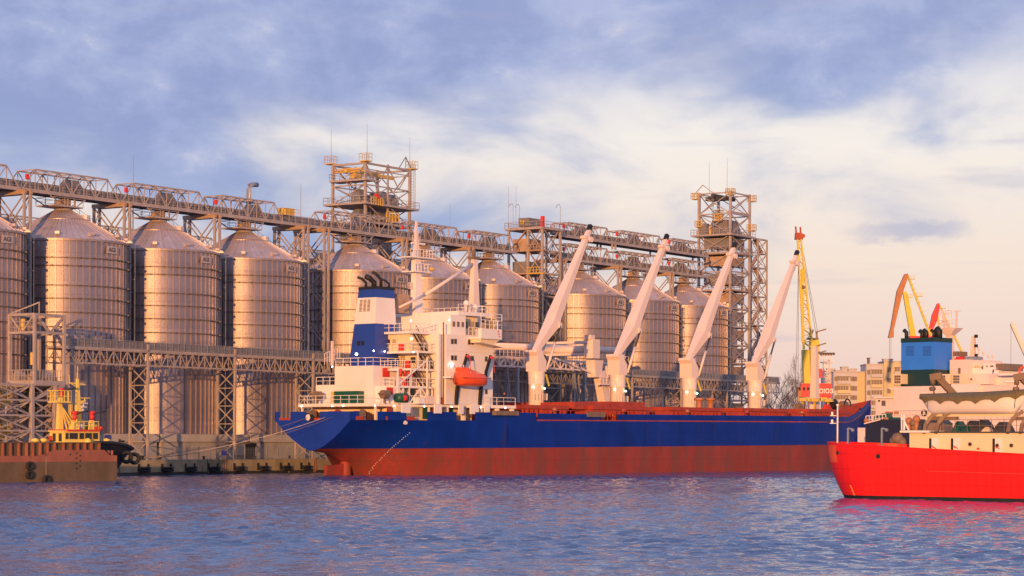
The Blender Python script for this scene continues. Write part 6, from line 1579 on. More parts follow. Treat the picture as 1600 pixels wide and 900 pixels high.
# deckhouse
dh0 = DF.a(1421, 0.7, 690); zdh = DF.z(1500, 676.5, 0.7)
dh = MB().box(dh0, 40, 0.7, 10.3, 3.3, zdh).build('deckhouse', M['cream'], rs)
MB().box(dh0+2.0, 40, 0.55, 10.5, zdh+0.005, zdh+0.12).build('roof_edge', M['steeldark'], dh)
MB().box(DF.a(1406, 0.2, 673), dh0+2.0, 0.2, 4.0, zdh+0.02, zdh+0.2).build('side_platform', M['white'], rs)
for px in (1453.5, 1487.5, 1552.5):
    a = DF.a(px, 0.65, 695); MB().box(a-0.09, a+0.09, 0.62, 0.72, 3.6, zdh-0.45).build('door_edge', M['black'], dh)
    d_ = MB().box(a+0.12, a+0.75, 0.64, 0.70, 3.6, zdh-0.42).build('door', M['white'], dh)
    MB().beam((a+0.15, 0.6, 4.6), (a+0.55, 0.6, 4.35), 0.06).box(a+0.2, a+0.3, 0.58, 0.64, 4.4, 4.5).build('red_handle', M['redbox'], d_)
for px, py in ((1516, 694), (1558.5, 696), (1580.5, 696)): c = D(px, py, 0.7); q = MB().tube([(c[0], 0.62, c[2]), (c[0], 0.72, c[2])], 0.17, 14).build('porthole', M['davit'], dh); MB().tube([(c[0], 0.6, c[2]), (c[0], 0.62, c[2])], 0.12, 14).build('pane', M['glass'], q)
c = D(1528, 701, 0.6); MB().box(c[0]-0.1, c[0]+0.1, 0.6, 0.7, c[2]-0.08, c[2]+0.08).build('red_panel', M['redbox'], dh)
MB().rail([(dh0+3, 0.8, zdh+0.1), (30, 0.8, zdh+0.1)], 1.0, 1.1, 0.04).build('roof_rail', M['davit'], rs)
def lump(px0, px1, py, y, m_, name='covered_machinery', yf=2.0):
    a0, a1 = DF.a(px0, y, 665), DF.a(px1, y, 665); z = DF.z(px0, py, y); am = (a0+a1)/2
    MB().frust(a0, a1, y, y+yf, zdh+0.1, a0+0.15, a1-0.15, y+0.15, y+yf-0.2, zdh+(z-zdh)*0.6).frust(a0+0.15, a1-0.15, y+0.15, y+yf-0.2, zdh+(z-zdh)*0.6, am-(a1-a0)*0.2, am+(a1-a0)*0.15, y+0.5, y+yf-0.6, z).build(name, M[m_], rs)
lump(1487, 1499, 658, 1.6, 'green', 'green_winch'); lump(1500, 1514, 664, 1.8, 'green', 'green_winch'); lump(1505, 1524, 657, 2.2, 'steeldark'); lump(1521, 1541, 655, 2.0, 'steeldark'); lump(1551, 1572, 659, 1.8, 'steeldark'); lump(1532, 1547, 667, 1.4, 'cream', 'locker', 1.0)
lump(1424, 1440, 655, 3.0, 'steeldark'); lump(1447, 1476, 650, 3.2, 'davit')
# open lifeboat with canvas cover on quadrant davits
LBY = 1.4
l0, l1 = DF.a(1438, LBY, 620), DF.a(1606, LBY, 620); Lb = l1-l0
zg0, zgm, zk0 = DF.z(1440, 618, LBY-1), DF.z(1520, 622, LBY-1), DF.z(1480, 647.5, LBY-0.3)
lb2 = thing('lifeboat', 'open white wooden lifeboat under an olive canvas cover in davits', 'lifeboat', DF, ((l0+l1)/2, LBY, zk0))
def sheer(f_): return zgm + (zg0-zgm+0.0)*(2*abs(f_-0.42))**2.2 + 0.4*max(0, f_-0.6)
mb = MB(); NS_ = 24; K = 10
for i in range(NS_+1):
    f_ = i/NS_; w_ = 1.25*(max(0.0001, 1-(2*abs(f_-0.5))**2.6))**0.7; zs_ = sheer(f_); kk = zk0 + 0.55*(max(0, abs(f_-0.5)*2-0.72)/0.28)**2
    rake = 0
    for k in range(K+1):
        t = -1 + 2*k/K; z = kk + (zs_-kk)*abs(t)**1.7; ww = w_*(abs(t)**0.55)*(1 if t > 0 else -1)
        ea = 0.75*(1-abs(t)**1.2)*(1 if f_ < 0.5 else -1)*max(0, abs(f_-0.5)*2-0.75)/0.25
        mb.v.append((l0+Lb*f_+ea, LBY+ww, z))
for i in range(NS_):
    for k in range(K): mb.f.append((i*(K+1)+k, (i+1)*(K+1)+k, (i+1)*(K+1)+k+1, i*(K+1)+k+1))
mb.build('hull', M['white'], lb2, True)
mb = MB()
for i in range(NS_+1):
    f_ = i/NS_; w_ = 1.3*(max(0.0001, 1-(2*abs(f_-0.5))**2.6))**0.7+0.05; zs_ = sheer(f_)
    cr_ = 0.25+0.28*math.sin(PI*f_)
    drop = 0.20 + (0.30 if i % 4 == 2 else 0.0) + 0.05*(i % 2)
    for (yy, zz_) in ((-w_-0.02, zs_-drop), (-w_-0.04, zs_+0.02), (-w_*0.6, zs_+cr_*0.7), (0, zs_+cr_), (w_*0.6, zs_+cr_*0.7), (w_+0.04, zs_+0.02), (w_+0.02, zs_-drop)):
        mb.v.append((l0-0.06+(Lb+0.12)*f_, LBY+yy, zz_))
for i in range(NS_):
    for k in range(6): mb.f.append((i*7+k, (i+1)*7+k, (i+1)*7+k+1, i*7+k+1))
mb.build('canvas_cover', M['canvas'], lb2)
MB().beam((l0+0.7, LBY, zk0-0.06), (l1-0.7, LBY, zk0-0.06), 0.12, 0.2).build('keel', M['cream'], lb2)
for f_ in (0.12, 0.93): a = l0+Lb*f_; MB().tube([(a, LBY-1.28*0.7, sheer(f_)), (a-0.1, LBY-0.9, zk0+0.5)], 0.03, 5).build('lashing', M['rope'], lb2)
for px in (1462, 1593):
    a = DF.a(px, LBY, 600); zt_ = DF.z(px, 587, LBY); zb_ = zdh+0.1; z8 = DF.z(px, 652, LBY)
    am_ = a + 0.3
    d_ = MB()
    d_.beam((a+1.5, LBY+1.5, sheer(0.2)-0.2), (a+0.1, LBY+0.1, zt_-0.1), 0.42, 0.55).beam((a-0.45, LBY-0.1, zt_-0.15), (a+0.5, LBY+0.1, zt_), 0.4, 0.55)
    davit = d_.build('davit_arm', M['davit'], rs)
    MB().tube([(a-0.25, LBY, zt_-0.2), (a-0.25, LBY, zt_-0.75)], 0.22, 8).tube([(a-0.2, LBY, zt_-0.75), (a-0.15, LBY, sheer(0.15)+0.3)], 0.06, 6).tube([(a-0.3, LBY-0.25, zt_-1.1), (a-0.3, LBY+0.25, zt_-1.1)], 0.2, 10).build('block', M['davit'], davit, True)
    for off in (-0.75, 0.35):
        pts = [(a+off+0.0, LBY-0.6, zb_-0.2), (a+off+0.12, LBY-0.5, zb_+0.7), (a+off+0.55, LBY-0.3, zb_+1.35), (a+off+1.1, LBY, zb_+1.7)]
        q = MB()
        for p, r_ in zip(pts, pts[1:]): q.beam(p, r_, 0.22, 0.3)
        q.build('davit_leg', M['davit'], davit)
    MB().beam((a-0.7, LBY+0.2, z8-0.1), (a+1.9, LBY+0.2, z8-0.1), 0.5, 0.3).build('cradle', M['davit'], davit)
MB().beam(D(1413, 672, 1.0), D(1413, 648, 1.0), 0.13).beam(D(1409, 672, 1.0), D(1409, 648, 1.0), 0.1).beam(D(1413, 658, 1.0), D(1420, 672, 1.0), 0.12).beam(D(1409, 655, 1), D(1413, 655, 1), 0.07).build('ladder_frame', M['whitelet'], rs)
for i, (px, py) in enumerate(((1420, 658), (1427, 661), (1432, 655))): c = D(px, py, 3.2); MB().tube([(c[0], 3.2, zdh), (c[0], 3.2, c[2])], 0.22, 8).sphere((c[0], 3.2, c[2]), 0.35, 8).build('deck_gear', M['cranebrown' if i != 1 else 'davit'], rs, True)

# ------------------------------------------------------------------ navy tug lying behind
NF = Frame(37.8, 236.0, math.atan2(-0.55, 0.83))
def Np(px, py, y=0.0): return (NF.a(px, y, py), y, NF.z(px, py, y))
nv = thing('navy_workboat', 'dark navy workboat with green winches behind the red ship stern', 'workboat', NF, (Np(1352, 700)[0], 0, 0))
P_ = [Np(1352, 662), Np(1376, 655.5), Np(1404, 655), Np(1428, 660)]
poly = [(P_[0][0], -0.5)] + [(p[0], p[2]) for p in P_] + [(P_[3][0]+2, P_[3][2]), (P_[3][0]+2, -0.5)]
MB().prism(poly, 0, 5.5).build('hull', M['navy'], nv)
MB().beam((P_[0][0]-0.1, -0.06, P_[0][2]), (P_[1][0], -0.06, P_[1][2]), 0.12).build('rail_cap', M['cranewhite'], nv)
for px, py, r_, m_ in ((1375, 655, 0.45, 'green'), (1385, 653, 0.5, 'green'), (1399, 658, 0.4, 'green'), (1368, 662, 0.35, 'davit')):
    c = Np(px, py, 1.2); q = MB(); q.tube([(c[0]-0.5, 1.2, c[2]), (c[0]+0.5, 1.2, c[2])], r_, 12).box(c[0]-0.6, c[0]+0.6, 0.8, 1.7, c[2]-1.4, c[2]-0.3); q.build('winch', M[m_], nv)
q = MB(); c = Np(1353, 662, 0.5); d_ = Np(1384, 659, 0.5); q.rail([(c[0], 0.5, c[2]), (d_[0], 0.5, d_[2])], 0.8, 0.35, 0.07); q.build('rail', M['cranewhite'], nv)
for px, py in ((1353.5, 661), (1385, 659.5)): c = Np(px, py, 0.4); MB().sphere((c[0], 0.4, c[2]+0.25), 0.28, 8).build('roller', M['cranebrown'], nv, True)
q = MB()
for (px, py, r_) in ((1396, 689, 0.5), (1402, 686, 0.7), (1409, 691, 0.55)): c = Np(px, py, -0.02); q.sphere((c[0], 0.1, c[2]), r_, 10)
q.build('rust_stained_gear', M['davit'], nv, True)

# ------------------------------------------------------------------ white ship with the blue funnel
VF = Frame(38.0, 262.0, math.atan2(-0.713, 0.701))
def V(px, py, y=0.0): return (VF.a(px, y, py), y, VF.z(px, py, y))
vs_ = thing('white_ship', 'white superstructured ship with bright blue louvred funnel behind the lifeboat', 'ship', VF, (VF.a(1400, 4, 650), 4, 0))
def vpart(name, x0, x1, y0, y1, yn, yf, m='cranewhite', par=None): return pbox(VF, x0, x1, y0, y1, yn, yf).build(name, M[m], par or vs_)
vpart('hull', 1340, 1760, 668, 698, -0.5, 9, 'cranewhite')
vpart('casing', 1396, 1760, 601, 670, 0, 8)
vpart('stern_house', 1368, 1396, 622, 670, 0.6, 7)
vpart('stern_house_roof', 1366, 1404, 620.2, 622, 0.2, 7.5, 'white')
vpart('side_house', 1394, 1404, 609, 621, 0.6, 5, 'tugyellow')
vpart('window', 1377.5, 1383, 626, 634, 0.52, 0.6, 'lettering'); vpart('window', 1372, 1374.5, 625, 627.5, 0.52, 0.6, 'black')
vpart('ledge', 1383, 1402, 643, 646, -0.3, 0.6, 'cranebrown'); vpart('ledge', 1390, 1404, 606.5, 608.5, 0.1, 4, 'white')
vpart('vent_grille', 1396.5, 1407.5, 586, 600, 1.0, 3, 'cream')
for x0, x1 in ((1397, 1407), (1467, 1477), (1489, 1499)):
    g_ = vpart('grille_frame', x0-1, x1+(8 if x0 == 1467 else 1), 584.5, 600, 0.9, 2.6, 'cream')
    for k in range(3):
        for j in range(3): 
            w3 = (x1-x0)/3; vpart('grille_pane', x0+k*w3+0.4, x0+(k+1)*w3-0.4, 586.5+j*4.4, 590+j*4.4, 0.84, 0.9, 'lettering', g_)
fy = 2.2
fa0, fa1 = VF.a(1408, fy, 560), VF.a(1459.5, fy, 560); fyb = VF.y(1487.5, fa1, 560)
z0_, z1_, z2_, z3_ = (VF.z(1440, p, fy) for p in (601, 577.5, 534.5, 527.5))
fn2 = MB().box(fa0, fa1, fy, fyb, z1_, z2_).build('funnel', M['skyblue'], vs_)
MB().box(fa0-0.02, fa1+0.02, fy-0.02, fyb+0.02, z0_-0.3, z1_-0.003).build('funnel_base', M['dkgreen'], fn2)
MB().box(fa0-0.03, fa1+0.03, fy-0.03, fyb+0.03, z2_+0.003, z3_).build('funnel_top', M['dkgreen'], fn2)
for x0 in (1415.5, 1442):
    for k in range(8):
        a0, a1 = VF.a(x0, fy, 545), VF.a(x0+13, fy, 545); z = VF.z(x0, 555.5-k*1.95, fy)
        MB().box(a0, a1, fy-0.03, fy, z-0.015, z+0.035).build('louvre_slat', M['funnelblue'], fn2)
for px, r_, h in ((1416.5, 0.24, 1.0), (1441, 0.26, 0.85), (1447, 0.3, 0.9), (1459, 0.2, 0.9), (1467, 0.42, 1.0)):
    c = V(px, 527, fy+1.2); MB().tube([(c[0], fy+1.2, z3_-0.1), (c[0], fy+1.2, z3_+h*0.7), (c[0]-0.35, fy+1.2, z3_+h)], r_, 10).build('exhaust_pipe', M['black'], fn2, True)
# stacked superstructure further along
for (x0, x1, y0, y1, yn, yf, m_) in ((1484, 1512, 562, 601, 5, 12, 'cranewhite'), (1487, 1545, 584, 601, 3.5, 12, 'cranewhite'), (1508, 1560, 574, 585, 6, 12, 'white'), (1520, 1534, 565, 575, 6, 10, 'cranewhite'), (1545, 1600, 590, 640, 5, 13, 'cranewhite'), (1535, 1556, 568, 580, 6.5, 11, 'white'), (1556, 1568, 568, 578, 6, 10, 'davit'), (1560, 1640, 583, 586, 4.5, 10, 'white'), (1570, 1650, 594, 597, 4.5, 10, 'white'), (1580, 1660, 604, 640, 4.5, 13, 'cranewhite'), (1486, 1524, 600, 615, -1.0, 0, 'white')):
    vpart('upper_house', x0, x1, y0, y1, yn, yf, m_)
for (x0, y0, w_, h_, yn) in ((1523, 571, 2, 3.5, 5.95), (1527, 571, 2, 3.5, 5.95), (1533.5, 572, 2.5, 5, 5.95), (1497, 575, 3.5, 9, 4.95), (1511, 577, 3, 5, 5.95), (1541, 571, 2, 6, 6.45), (1547, 571, 5, 6, 6.45), (1516, 591, 2.5, 3, 3.4), (1551, 577, 2, 5, 4.9), (1598, 590, 3, 3, 4.4)):
    vpart('window', x0, x0+w_, y0, y0+h_, yn, yn+0.05, 'glassdim' if x0 not in (1523, 1527) else 'yellow')
c = V(1599, 580, 4.4); tyre('lifebuoy', (c[0], 4.3, c[2]), 0.45, 0.12, (0, 1, 0), vs_, 'orange')
vpart('red_boat_gear', 1493, 1505, 557, 563, 6, 8, 'redbox'); vpart('dark_dome', 1487, 1496, 549, 556, 6, 8, 'davit'); vpart('wheelhouse_windows', 1507, 1520, 557, 562, 6, 8, 'bluegrey')
# masts
c = V(1484, 540, 6); zt_ = VF.z(1484, 485, 6); zc_ = VF.z(1484, 513, 6)
mv = MB().frust(c[0]-0.5, c[0]+0.5, 5.6, 6.4, VF.z(1484, 600, 6), c[0]-0.35, c[0]+0.35, 5.7, 6.3, zc_).build('signal_mast', M['cranewhite'], vs_)
MB().frust(c[0]-0.3, c[0]+0.3, 5.6, 6.4, zc_-0.9, c[0]-1.1, c[0]+1.3, 5.2, 6.8, zc_).rail([(c[0]-1.1, 5.2, zc_), (c[0]+1.3, 5.2, zc_)], 0.9, 0.5, 0.06).build('crow_nest', M['cranewhite'], mv)
MB().frust(c[0]-0.9, c[0]-0.2, 5.9, 6.1, zc_, c[0]-1.2, c[0]-1.0, 5.95, 6.05, zt_).rail([(c[0]-1.4, 6, zc_+1.4), (c[0]+0.2, 6, zc_+1.2)], 0.8, 0.4, 0.07).beam((c[0]+0.9, 6, zc_), (c[0]+0.9, 6, zc_+1.9), 0.18).box(c[0]+0.5, c[0]+1.4, 5.9, 6.1, zc_+1.9, zc_+2.0).build('mast_yards', M['cranewhite'], mv)
c = V(1520, 560, 8); z_ = [VF.z(1520, p, 8) for p in (566, 525)]
MB().frust(c[0]-0.35, c[0]+0.35, 7.8, 8.2, z_[0], c[0]-0.15, c[0]+0.15, 7.9, 8.1, z_[1]).rail([(c[0]+0.3, 8, z_[0]+0.5), (c[0]+0.3, 8, z_[0]+0.6)], z_[1]-z_[0]-0.5, 0.3, 0.06).build('lamp_mast', M['cranewhite'], vs_)
for k in range(3): MB().box(c[0]+0.25, c[0]+0.55, 7.9, 8.2, z_[0]+0.6+k*1.1, z_[0]+0.95+k*1.1).build('mast_lamp', M['black'], vs_)
for px, py in ((1529, 545), (1544, 556), (1551, 556), (1536, 551)): c = V(px, 575, 9); MB().tube([(c[0], 9, c[2]), (c[0], 9, VF.z(px, py, 9))], 0.06, 5).sphere((c[0], 9, VF.z(px, py, 9)), 0.2, 6).build('aerial', M['cranewhite'], vs_)
# railings clutter in front of the white wall
q = MB(); p0, p1 = V(1396, 655, -0.4), V(1600, 655, -0.4); q.rail([(p0[0], -0.4, p0[2]), (p1[0]+4, -0.4, p0[2])], 1.0, 0.8, 0.06); q.build('deck_rail', M['cranewhite'], vs_)
c = V(1444, 645, -0.3); tyre('black_ring', (c[0], -0.3, c[2]), 0.3, 0.1, (0, 1, 0), vs_)

# ------------------------------------------------------------------ portal cranes
def G(px, py, Y): return ((px-800)/FPX*Y, Y, CH + ((688-py)+ROLL*(px-800))/FPX*Y)
def gbox(x0, x1, y0, y1, Y, dep): a, b = G(x0, y1, Y), G(x1, y0, Y); return MB().box(a[0], b[0], Y, Y+dep, a[2], b[2])
def lat_jib(q, P0, P1, w0, w1, n, bw=0.35, d=1.6):
    P0, P1 = Vector(P0), Vector(P1); ax = (P1-P0).normalized(); s_ = ax.cross(Vector((0, 1, 0))).normalized(); dv = Vector((0, d/2, 0))
    prev = None
    for i in range(n+1):
        f_ = i/n; c = P0.lerp(P1, f_); w_ = w0+(w1-w0)*f_; cur = [c-s_*w_/2-dv*(1-f_*0.6), c+s_*w_/2-dv*(1-f_*0.6), c+s_*w_/2+dv*(1-f_*0.6), c-s_*w_/2+dv*(1-f_*0.6)]
        if prev:
            for k in range(4): q.beam(prev[k], cur[k], bw); 
            q.beam(prev[0], cur[1], bw*0.5) if i % 2 else q.beam(prev[1], cur[0], bw*0.5)
            q.beam(prev[3], cur[2], bw*0.5) if i % 2 else q.beam(prev[2], cur[3], bw*0.5)
            q.beam(cur[0], cur[1], bw*0.5); q.beam(cur[2], cur[3], bw*0.5)
        prev = cur
    return q
CY = 500.0
pc = thing('portal_crane', 'yellow portal crane with red cab and lettered red machine house beyond the bow', 'crane', None, G(1268, 640, CY)[:2] + (QT,))
ph = gbox(1279, 1299.5, 599, 621.5, CY, 6).box(G(1268, 0, CY)[0], G(1279.2, 0, CY)[0], CY, CY+5.9, G(0, 621.5, CY)[2]-1.6, G(0, 599, CY)[2]-1.8).build('machine_house', M['cranered'], pc)
cb = gbox(1252, 1268, 599, 620, CY-0.2, 3.5).build('driver_cab', M['cranered'], pc); gbox(1246.5, 1252, 604, 620, CY, 3).build('cab_annex', M['cranebrown'], pc)
for x0 in (1254, 1260.5): gbox(x0, x0+4, 605, 610, CY-0.3, 0.1).build('window', M['glass'], cb)
gbox(1247.3, 1251, 605, 610, CY-0.1, 0.1).build('window', M['glass'], cb)
lt = text_mesh('СОЮЗ', 1.35, M['whitelet'], 0.03, 0.03); c = G(1287, 611.5, CY)
inst('lettering', lt, ph, (c[0]-org(pc).x, CY-0.06-org(pc).y, c[2]-org(pc).z), rot=(PI/2, 0, 0))
gbox(1280, 1284.5, 576, 590, CY+1, 3).build('counterweight', M['cranered'], pc); gbox(1268, 1273, 577, 590, CY+1, 3).build('counterweight', M['cranered'], pc)
q = MB(); b0 = G(1262, 600, CY+2)
q.frust(G(1257, 0, CY)[0], G(1267, 0, CY)[0], CY, CY+3, G(0, 599, CY)[2]-1.8, G(1254, 0, CY)[0], G(1264, 0, CY)[0], CY, CY+3, G(0, 530, CY)[2]-1.6)
q.build('jib_root', M['craneyel'], pc)
q = MB(); lat_jib(q, G(1262, 545, CY+1), G(1247.5, 372, CY+1), 1.9, 0.8, 16, 0.30); q.beam(G(1254, 535, CY+1), G(1252.5, 420, CY+1), 0.55); q.build('jib', M['craneyel'], pc)
q = MB(); t_ = G(1247, 370, CY+1)
q.frust(t_[0]-0.9, t_[0]+0.9, CY+0.4, CY+2, t_[2]-0.6, t_[0]-0.8, t_[0]+0.6, CY+0.4, CY+2, t_[2]+0.9); q.beam((t_[0]-0.6, CY+1, t_[2]+0.9), (t_[0]-0.75, CY+1, t_[2]+2.3), 0.35); q.beam((t_[0]+0.4, CY+1, t_[2]+0.9), (t_[0]+0.3, CY+1, t_[2]+2.2), 0.35); q.tube([(t_[0]+0.9, CY+0.8, t_[2]+0.2), (t_[0]+0.9, CY+1.4, t_[2]+0.2)], 0.5, 8)
q.build('jib_head', M['deckred'], pc)
MB().sphere(G(1254, 449, CY+0.6), 0.45, 8).build('counter_sheave', M['davit'], pc)
gbox(1266, 1280, 531, 601, CY+2, 3).build('tower_frame', M['craneyel'], pc)
q = MB(); A_ = G(1273, 530, CY+2)
q.box(A_[0]-1.5, A_[0]+0.8, CY+1.8, CY+5, A_[2], A_[2]+0.3).beam((A_[0]-1, CY+3, A_[2]), (A_[0]-0.3, CY+3, A_[2]+2.2), 0.3).beam((A_[0]+0.6, CY+3, A_[2]), (A_[0]+0.4, CY+3, A_[2]+1.8), 0.4)
for py in (519, 541, 553): c = G(1274, py, CY+1.5); q.beam(c, (c[0]+2.3, c[1], c[2]+0.7), 0.3)
q.build('tower_head', M['davit'], pc)
q = MB()
for px in (1246.5, 1243): q.tube([G(1247, 372, CY+1), G(px, 600, CY+1)], 0.045, 4)
q.tube([G(1250, 372, CY+2), G(1277, 520, CY+3)], 0.05, 4).tube([G(1249, 372, CY+2), G(1274, 520, CY+3)], 0.05, 4)
q.build('hoist_rope', M['rope'], pc)
q = MB()
for px in (1250, 1290):
    for dy_ in (0, 7): c = G(px, 640, CY+dy_); q.beam((c[0], CY+dy_, QT), (c[0]*1.0, CY+dy_, G(0, 621, CY)[2]-1.8), 0.9)
q.beam(G(1250, 624, CY), G(1292, 624, CY), 0.8).build('portal_frame', M['craneyel'], pc)

KY = 620.0
k1 = thing('portal_crane', 'double-jib portal crane with brown top jib and yellow struts behind blue funnel', 'crane', None, G(1445, 650, KY)[:2] + (1.9,))
def slab(name, pts, Y, dep, m_, par):
    P_ = [G(x, y, Y) for x, y in pts]; return MB().prism([(p[0], p[2]) for p in P_][::-1], Y, Y+dep).build(name, M[m_], par)
slab('top_jib', [(1413, 428), (1417, 427), (1419, 430), (1409, 460), (1396, 515), (1391, 514.5), (1401, 455)], KY, 1.6, 'cranebrown', k1)
slab('jib_nose', [(1391, 514), (1396, 515), (1396, 527), (1388, 528)], KY-0.1, 1.9, 'cranebrown', k1)
slab('main_jib', [(1410, 456), (1415, 455), (1418, 461), (1431, 525), (1422, 525)], KY+0.2, 1.2, 'craneyel', k1)
q = MB().beam(G(1418, 432, KY+1), G(1467, 560, KY+1), 0.55)
for k in range(16): f_ = 0.1+k*0.055; c = Vector(G(1418, 432, KY)).lerp(Vector(G(1467, 560, KY)), f_); q.beam(c, (c.x+0.9, c.y, c.z+0.35), 0.12)
q.build('back_stay', M['craneyel'], k1)
for (x, y) in ((1422, 436), (1434, 463), (1418, 465)): c = G(x, y, KY); MB().box(c[0]-0.4, c[0]+1.3, KY, KY+1, c[2], c[2]+0.15).rail([(c[0]-0.4, KY, c[2]), (c[0]+1.3, KY, c[2])], 0.9, 0.6, 0.08).build('jib_platform', M['craneyel'], k1)
q = MB()
for px in (1389, 1391.5): q.tube([G(px, 527, KY), G(px, 600, KY)], 0.05, 4)
q.build('hoist_rope', M['rope'], k1)
gbox(1422, 1456, 525, 560, KY+0.5, 5).build('machine_house', M['cranered'], k1); gbox(1430, 1448, 560, 650, KY+1, 4).build('pedestal', M['craneyel'], k1)
K2 = 760.0
k2 = thing('portal_crane', 'smaller portal crane with bright red top jib just right of the funnel pipes', 'crane', None, G(1475, 650, K2)[:2] + (1.9,))
slab('top_jib', [(1464, 474), (1467, 473.5), (1468, 478), (1464, 500), (1456, 518), (1452, 527), (1449, 527), (1456, 492)], K2, 1.6, 'cranered', k2)
q = MB().beam(G(1464, 493, K2+1), G(1469, 525, K2+1), 0.7).beam(G(1468, 478, K2+1), G(1492, 530, K2+1), 0.5).beam(G(1488, 520, K2+1), G(1508, 562, K2+1), 0.6)
for (x, y) in ((1470, 482), (1474, 490), (1466, 505), (1481, 506)): c = G(x, y, K2); q.box(c[0]-0.5, c[0]+1.5, K2, K2+1, c[2], c[2]+0.2)
for k in range(9): c = Vector(G(1489, 522, K2)).lerp(Vector(G(1507, 560, K2)), k/9); q.beam(c, (c.x+0.9, c.y, c.z+0.4), 0.12)
q.build('stay', M['craneyel'], k2)
gbox(1455, 1500, 560, 590, K2+0.5, 5).build('machine_house', M['cranered'], k2); gbox(1465, 1485, 590, 650, K2+1, 4).build('pedestal', M['craneyel'], k2)
K3 = 800.0
k3 = thing('harbour_crane', 'pale crane jib leaning in from the right edge of the photo', 'crane', None, G(1625, 650, K3)[:2] + (1.9,))
slab('jib', [(1578.5, 507), (1581, 503.5), (1583, 504), (1625, 590), (1617, 592)], K3, 1.5, 'cranewhite', k3)
gbox(1610, 1634, 588, 612, K3, 5).build('machine_house', M['cranebrown'], k3); gbox(1616, 1630, 612, 650, K3+1, 4).build('pedestal', M['cranewhite'], k3)
MB().tube([G(1579, 507, K3), G(1579, 580, K3)], 0.06, 4).build('hoist_rope', M['rope'], k3)

# floodlight tower
FY = 560.0
ft = thing('floodlight_tower', 'lattice floodlight tower with lamp ring between the yellow crane and the flats', 'light tower', None, G(1291, 640, FY)[:2] + (1.9,))
c0, c1 = G(1291, 640, FY), G(1291, 562, FY); hw = 0.75
q = MB(); q.lattice(c0[0]-hw, c0[0]+hw, FY-hw, FY+hw, [1.9 + (c1[2]-1.9)*i/12 for i in range(13)], 0.16, 0.1, 'x'); q.build('lattice_shaft', M['cranewhite'], ft)
q = MB(); q.box(c0[0]-1.5, c0[0]+1.5, FY-1.2, FY+1.2, c1[2]-0.8, c1[2]-0.55); q.box(c0[0]-1.3, c0[0]+1.3, FY-1, FY+1, c1[2]+1.0, c1[2]+1.2); q.rail([(c0[0]-1.5, FY-1.2, c1[2]-0.5), (c0[0]+1.5, FY-1.2, c1[2]-0.5)], 1.4, 0.5, 0.08); q.build('lamp_platform', M['cranewhite'], ft)
for k in range(6): x = c0[0]-1.6+k*0.64; MB().frust(x-0.22, x+0.22, FY-1.5, FY-1, c1[2]+1.1, x-0.35, x+0.3, FY-1.7, FY-1.1, c1[2]+1.7).build('floodlight', M['lettering'], ft)

# ------------------------------------------------------------------ apartment blocks
def block(lab, x0, x1, ytop, Y, dep, m_, cols, rows, wtype, extra=()):
    a0, a1 = G(x0, 0, Y)[0], G(x1, 0, Y)[0]; zt_ = G((x0+x1)/2, ytop, Y)[2]
    t = thing('apartment_block', lab, 'building', None, (a0, Y, 1.9))
    MB().box(a0, a1, Y, Y+dep, 1.2, zt_).build('wall', M[m_], t); MB().box(a0-0.2, a1+0.2, Y-0.2, Y+dep+0.2, zt_, zt_+0.35).build('roof_parapet', M['bldgrey'], t)
    st_ = (zt_-0.9-2.2)/rows
    for r_ in range(rows):
        zb_ = 2.6 + st_*r_ + 0.3
        for (cx, w_, kind) in cols:
            x = a0 + (a1-a0)*cx; ww = w_
            if kind == 'b':
                b_ = MB().box(x-ww/2, x+ww/2, Y-1.1, Y, zb_-0.5, zb_+0.55).box(x-ww/2, x+ww/2, Y-1.1, Y, zb_+1.95, zb_+2.15).build('balcony', M['bldyel' if (r_ == rows-2) else 'bldpink'], t)
                for k in range(int(ww/0.9)): MB().box(x-ww/2+0.08+k*0.9, x-ww/2+0.8+k*0.9, Y-1.0, Y-0.9, zb_+0.6, zb_+1.9).build('pane', M['glassdim'], b_)
            else:
                w__ = MB().box(x-ww/2-0.1, x+ww/2+0.1, Y-0.06, Y, zb_+0.35, zb_+1.95).build('window', M['conclight'], t)
                MB().box(x-ww/2, x+ww/2, Y-0.1, Y-0.06, zb_+0.45, zb_+1.85).build('pane', M['glassdim'], w__)
    for (ex, ew, eh, em) in extra:
        x = a0+(a1-a0)*ex; MB().box(x, x+ew, Y+1, Y+4, zt_+0.36, zt_+0.36+eh).box(x-0.2, x+ew+0.2, Y+0.8, Y+4.2, zt_+0.36+eh, zt_+0.55+eh).build('roof_house', M[em], t)
    return t
block('grey panel block at the left end of the flats behind the floodlight tower', 1290, 1305, 580, 735, 12, 'bldgrey', [(0.85, 1.2, 'w')], 8, 0, [(0.2, 2.5, 0.4, 'bldgrey')])
block('pale pink block of flats with enclosed balconies next to a yellow stripe', 1302, 1340, 582, 730, 12, 'bldpink', [(0.1, 1.0, 'w'), (0.42, 4.3, 'b'), (0.76, 1.0, 'w'), (0.9, 1.0, 'w')], 8, 0, [(0.1, 2, 0.3, 'bldgrey'), (0.35, 2.2, 1.4, 'bldgrey'), (0.6, 3.0, 0.8, 'bldgrey')])
block('narrow blank yellow end wall of flats between two pink blocks', 1339, 1353, 582, 731, 12, 'bldyel', [], 8, 0)
block('taller pink block of flats with balconies left of the white ship', 1353, 1382, 570, 728, 12, 'bldpink', [(0.14, 1.0, 'w'), (0.55, 3.6, 'b')], 8, 0, [(0.15, 0.5, 1.8, 'davit')])
block('highest block of flats with yellow side panel and roof cabins beside blue funnel', 1381, 1412, 565.5, 727, 12, 'bldyel', [(0.25, 1.1, 'w'), (0.7, 2.6, 'b')], 8, 0, [(0.0, 3.0, 0.5, 'bldgrey')])
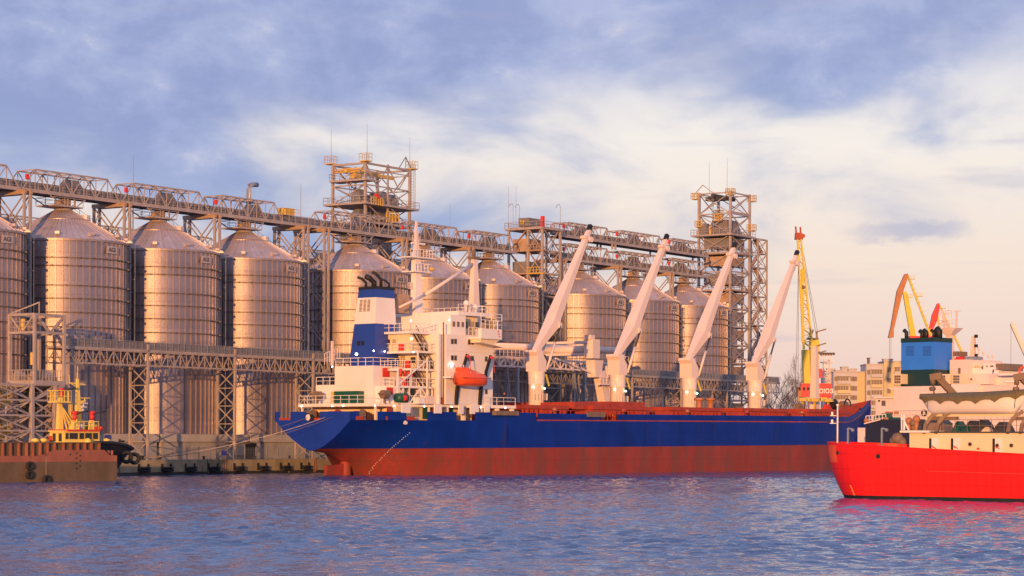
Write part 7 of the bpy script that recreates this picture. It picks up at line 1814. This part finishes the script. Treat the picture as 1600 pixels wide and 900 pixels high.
gbox(1356, 1382, 570.5, 578, 727.6, 0.35).build('blue_upper_band', M['bluegrey'], tag(thing('facade_panel', 'pale blue upper facade strip on the taller pink block of flats', 'facade', None, G(1356, 578, 727.5)), None)) if False else None
w2 = thing('warehouse', 'low pale harbour shed glimpsed behind the ship bow', 'building', None, G(1340, 672, 600)[:2] + (1.9,))
gbox(1335, 1368, 668, 690, 600, 20).build('wall', M['bldpink'], w2); gbox(1334, 1369, 661, 667.8, 599.7, 20.6).build('roof', M['bluegrey'], w2)
tn = thing('storage_tent', 'pale blue tarpaulin covered heap beyond the end tower', 'tent', None, G(1224, 640, 520)[:2] + (1.95,))
c = G(1224, 640, 520); MB().prism([(c[0]-4.5, 1.95), (c[0]+4.5, 1.95), (c[0]+2.5, 5.0), (c[0]-0.2, 6.2), (c[0]-2.8, 4.6)], 520, 530).build('tarpaulin', M['bluegrey'], tn)

# bare winter trees beyond the row
def tree(lab, px, ytop, Y, w_, seed):
    r_ = random.Random(seed); b = G(px, 645, Y); t = thing('bare_tree', lab, 'tree', None, (b[0], Y, 1.9), 'bare winter trees beyond the end tower'); zt_ = G(px, ytop, Y)[2]; H = zt_-1.9
    MB().tube([(b[0], Y, 1.7), (b[0]+0.1, Y, 1.9+H*0.3), (b[0], Y, 1.9+H*0.6)], 0.32, 7, 0.16).build('trunk', M['bark'], t, True)
    q = MB(); tri = []
    def grow(p, d, L, rad, lev):
        if lev == 0 or L < 0.4: return
        q_ = p + d*L; q.tube([p, q_], rad, 3, rad*0.6, cap=False)
        for _ in range(3):
            nd = (d + Vector((r_.uniform(-1, 1)*w_, r_.uniform(-1, 1)*w_, r_.uniform(-0.15, 0.6)))*0.75).normalized()
            grow(p + d*L*r_.uniform(0.45, 1.0), nd, L*r_.uniform(0.6, 0.8), rad*0.6, lev-1)
    for k in range(9):
        z = 1.9 + H*(0.15+0.06*k); an = r_.uniform(0, 2*PI)
        grow(Vector((b[0], Y, z)), Vector((math.cos(an)*w_, math.sin(an)*w_, 1.0)).normalized(), H*0.22, 0.10, 5)
    q.build('crown', M['bark'], t, stuff=True)
for i, (px, yt, w_, lab) in enumerate(((1206, 590, 0.7, 'bare tree nearest to the end tower'), (1219, 584, 0.9, 'wide bare tree left of the portal crane, second from the tower'), (1232, 606, 0.8, 'low bare tree between the wide tree and the crane'), (1247, 577, 0.35, 'tall narrow bare tree directly behind the yellow crane jib'), (1256, 580, 0.35, 'narrow bare tree behind the red crane cab'))):
    tree(lab, px, yt, 600+i*8, w_, 20+i)
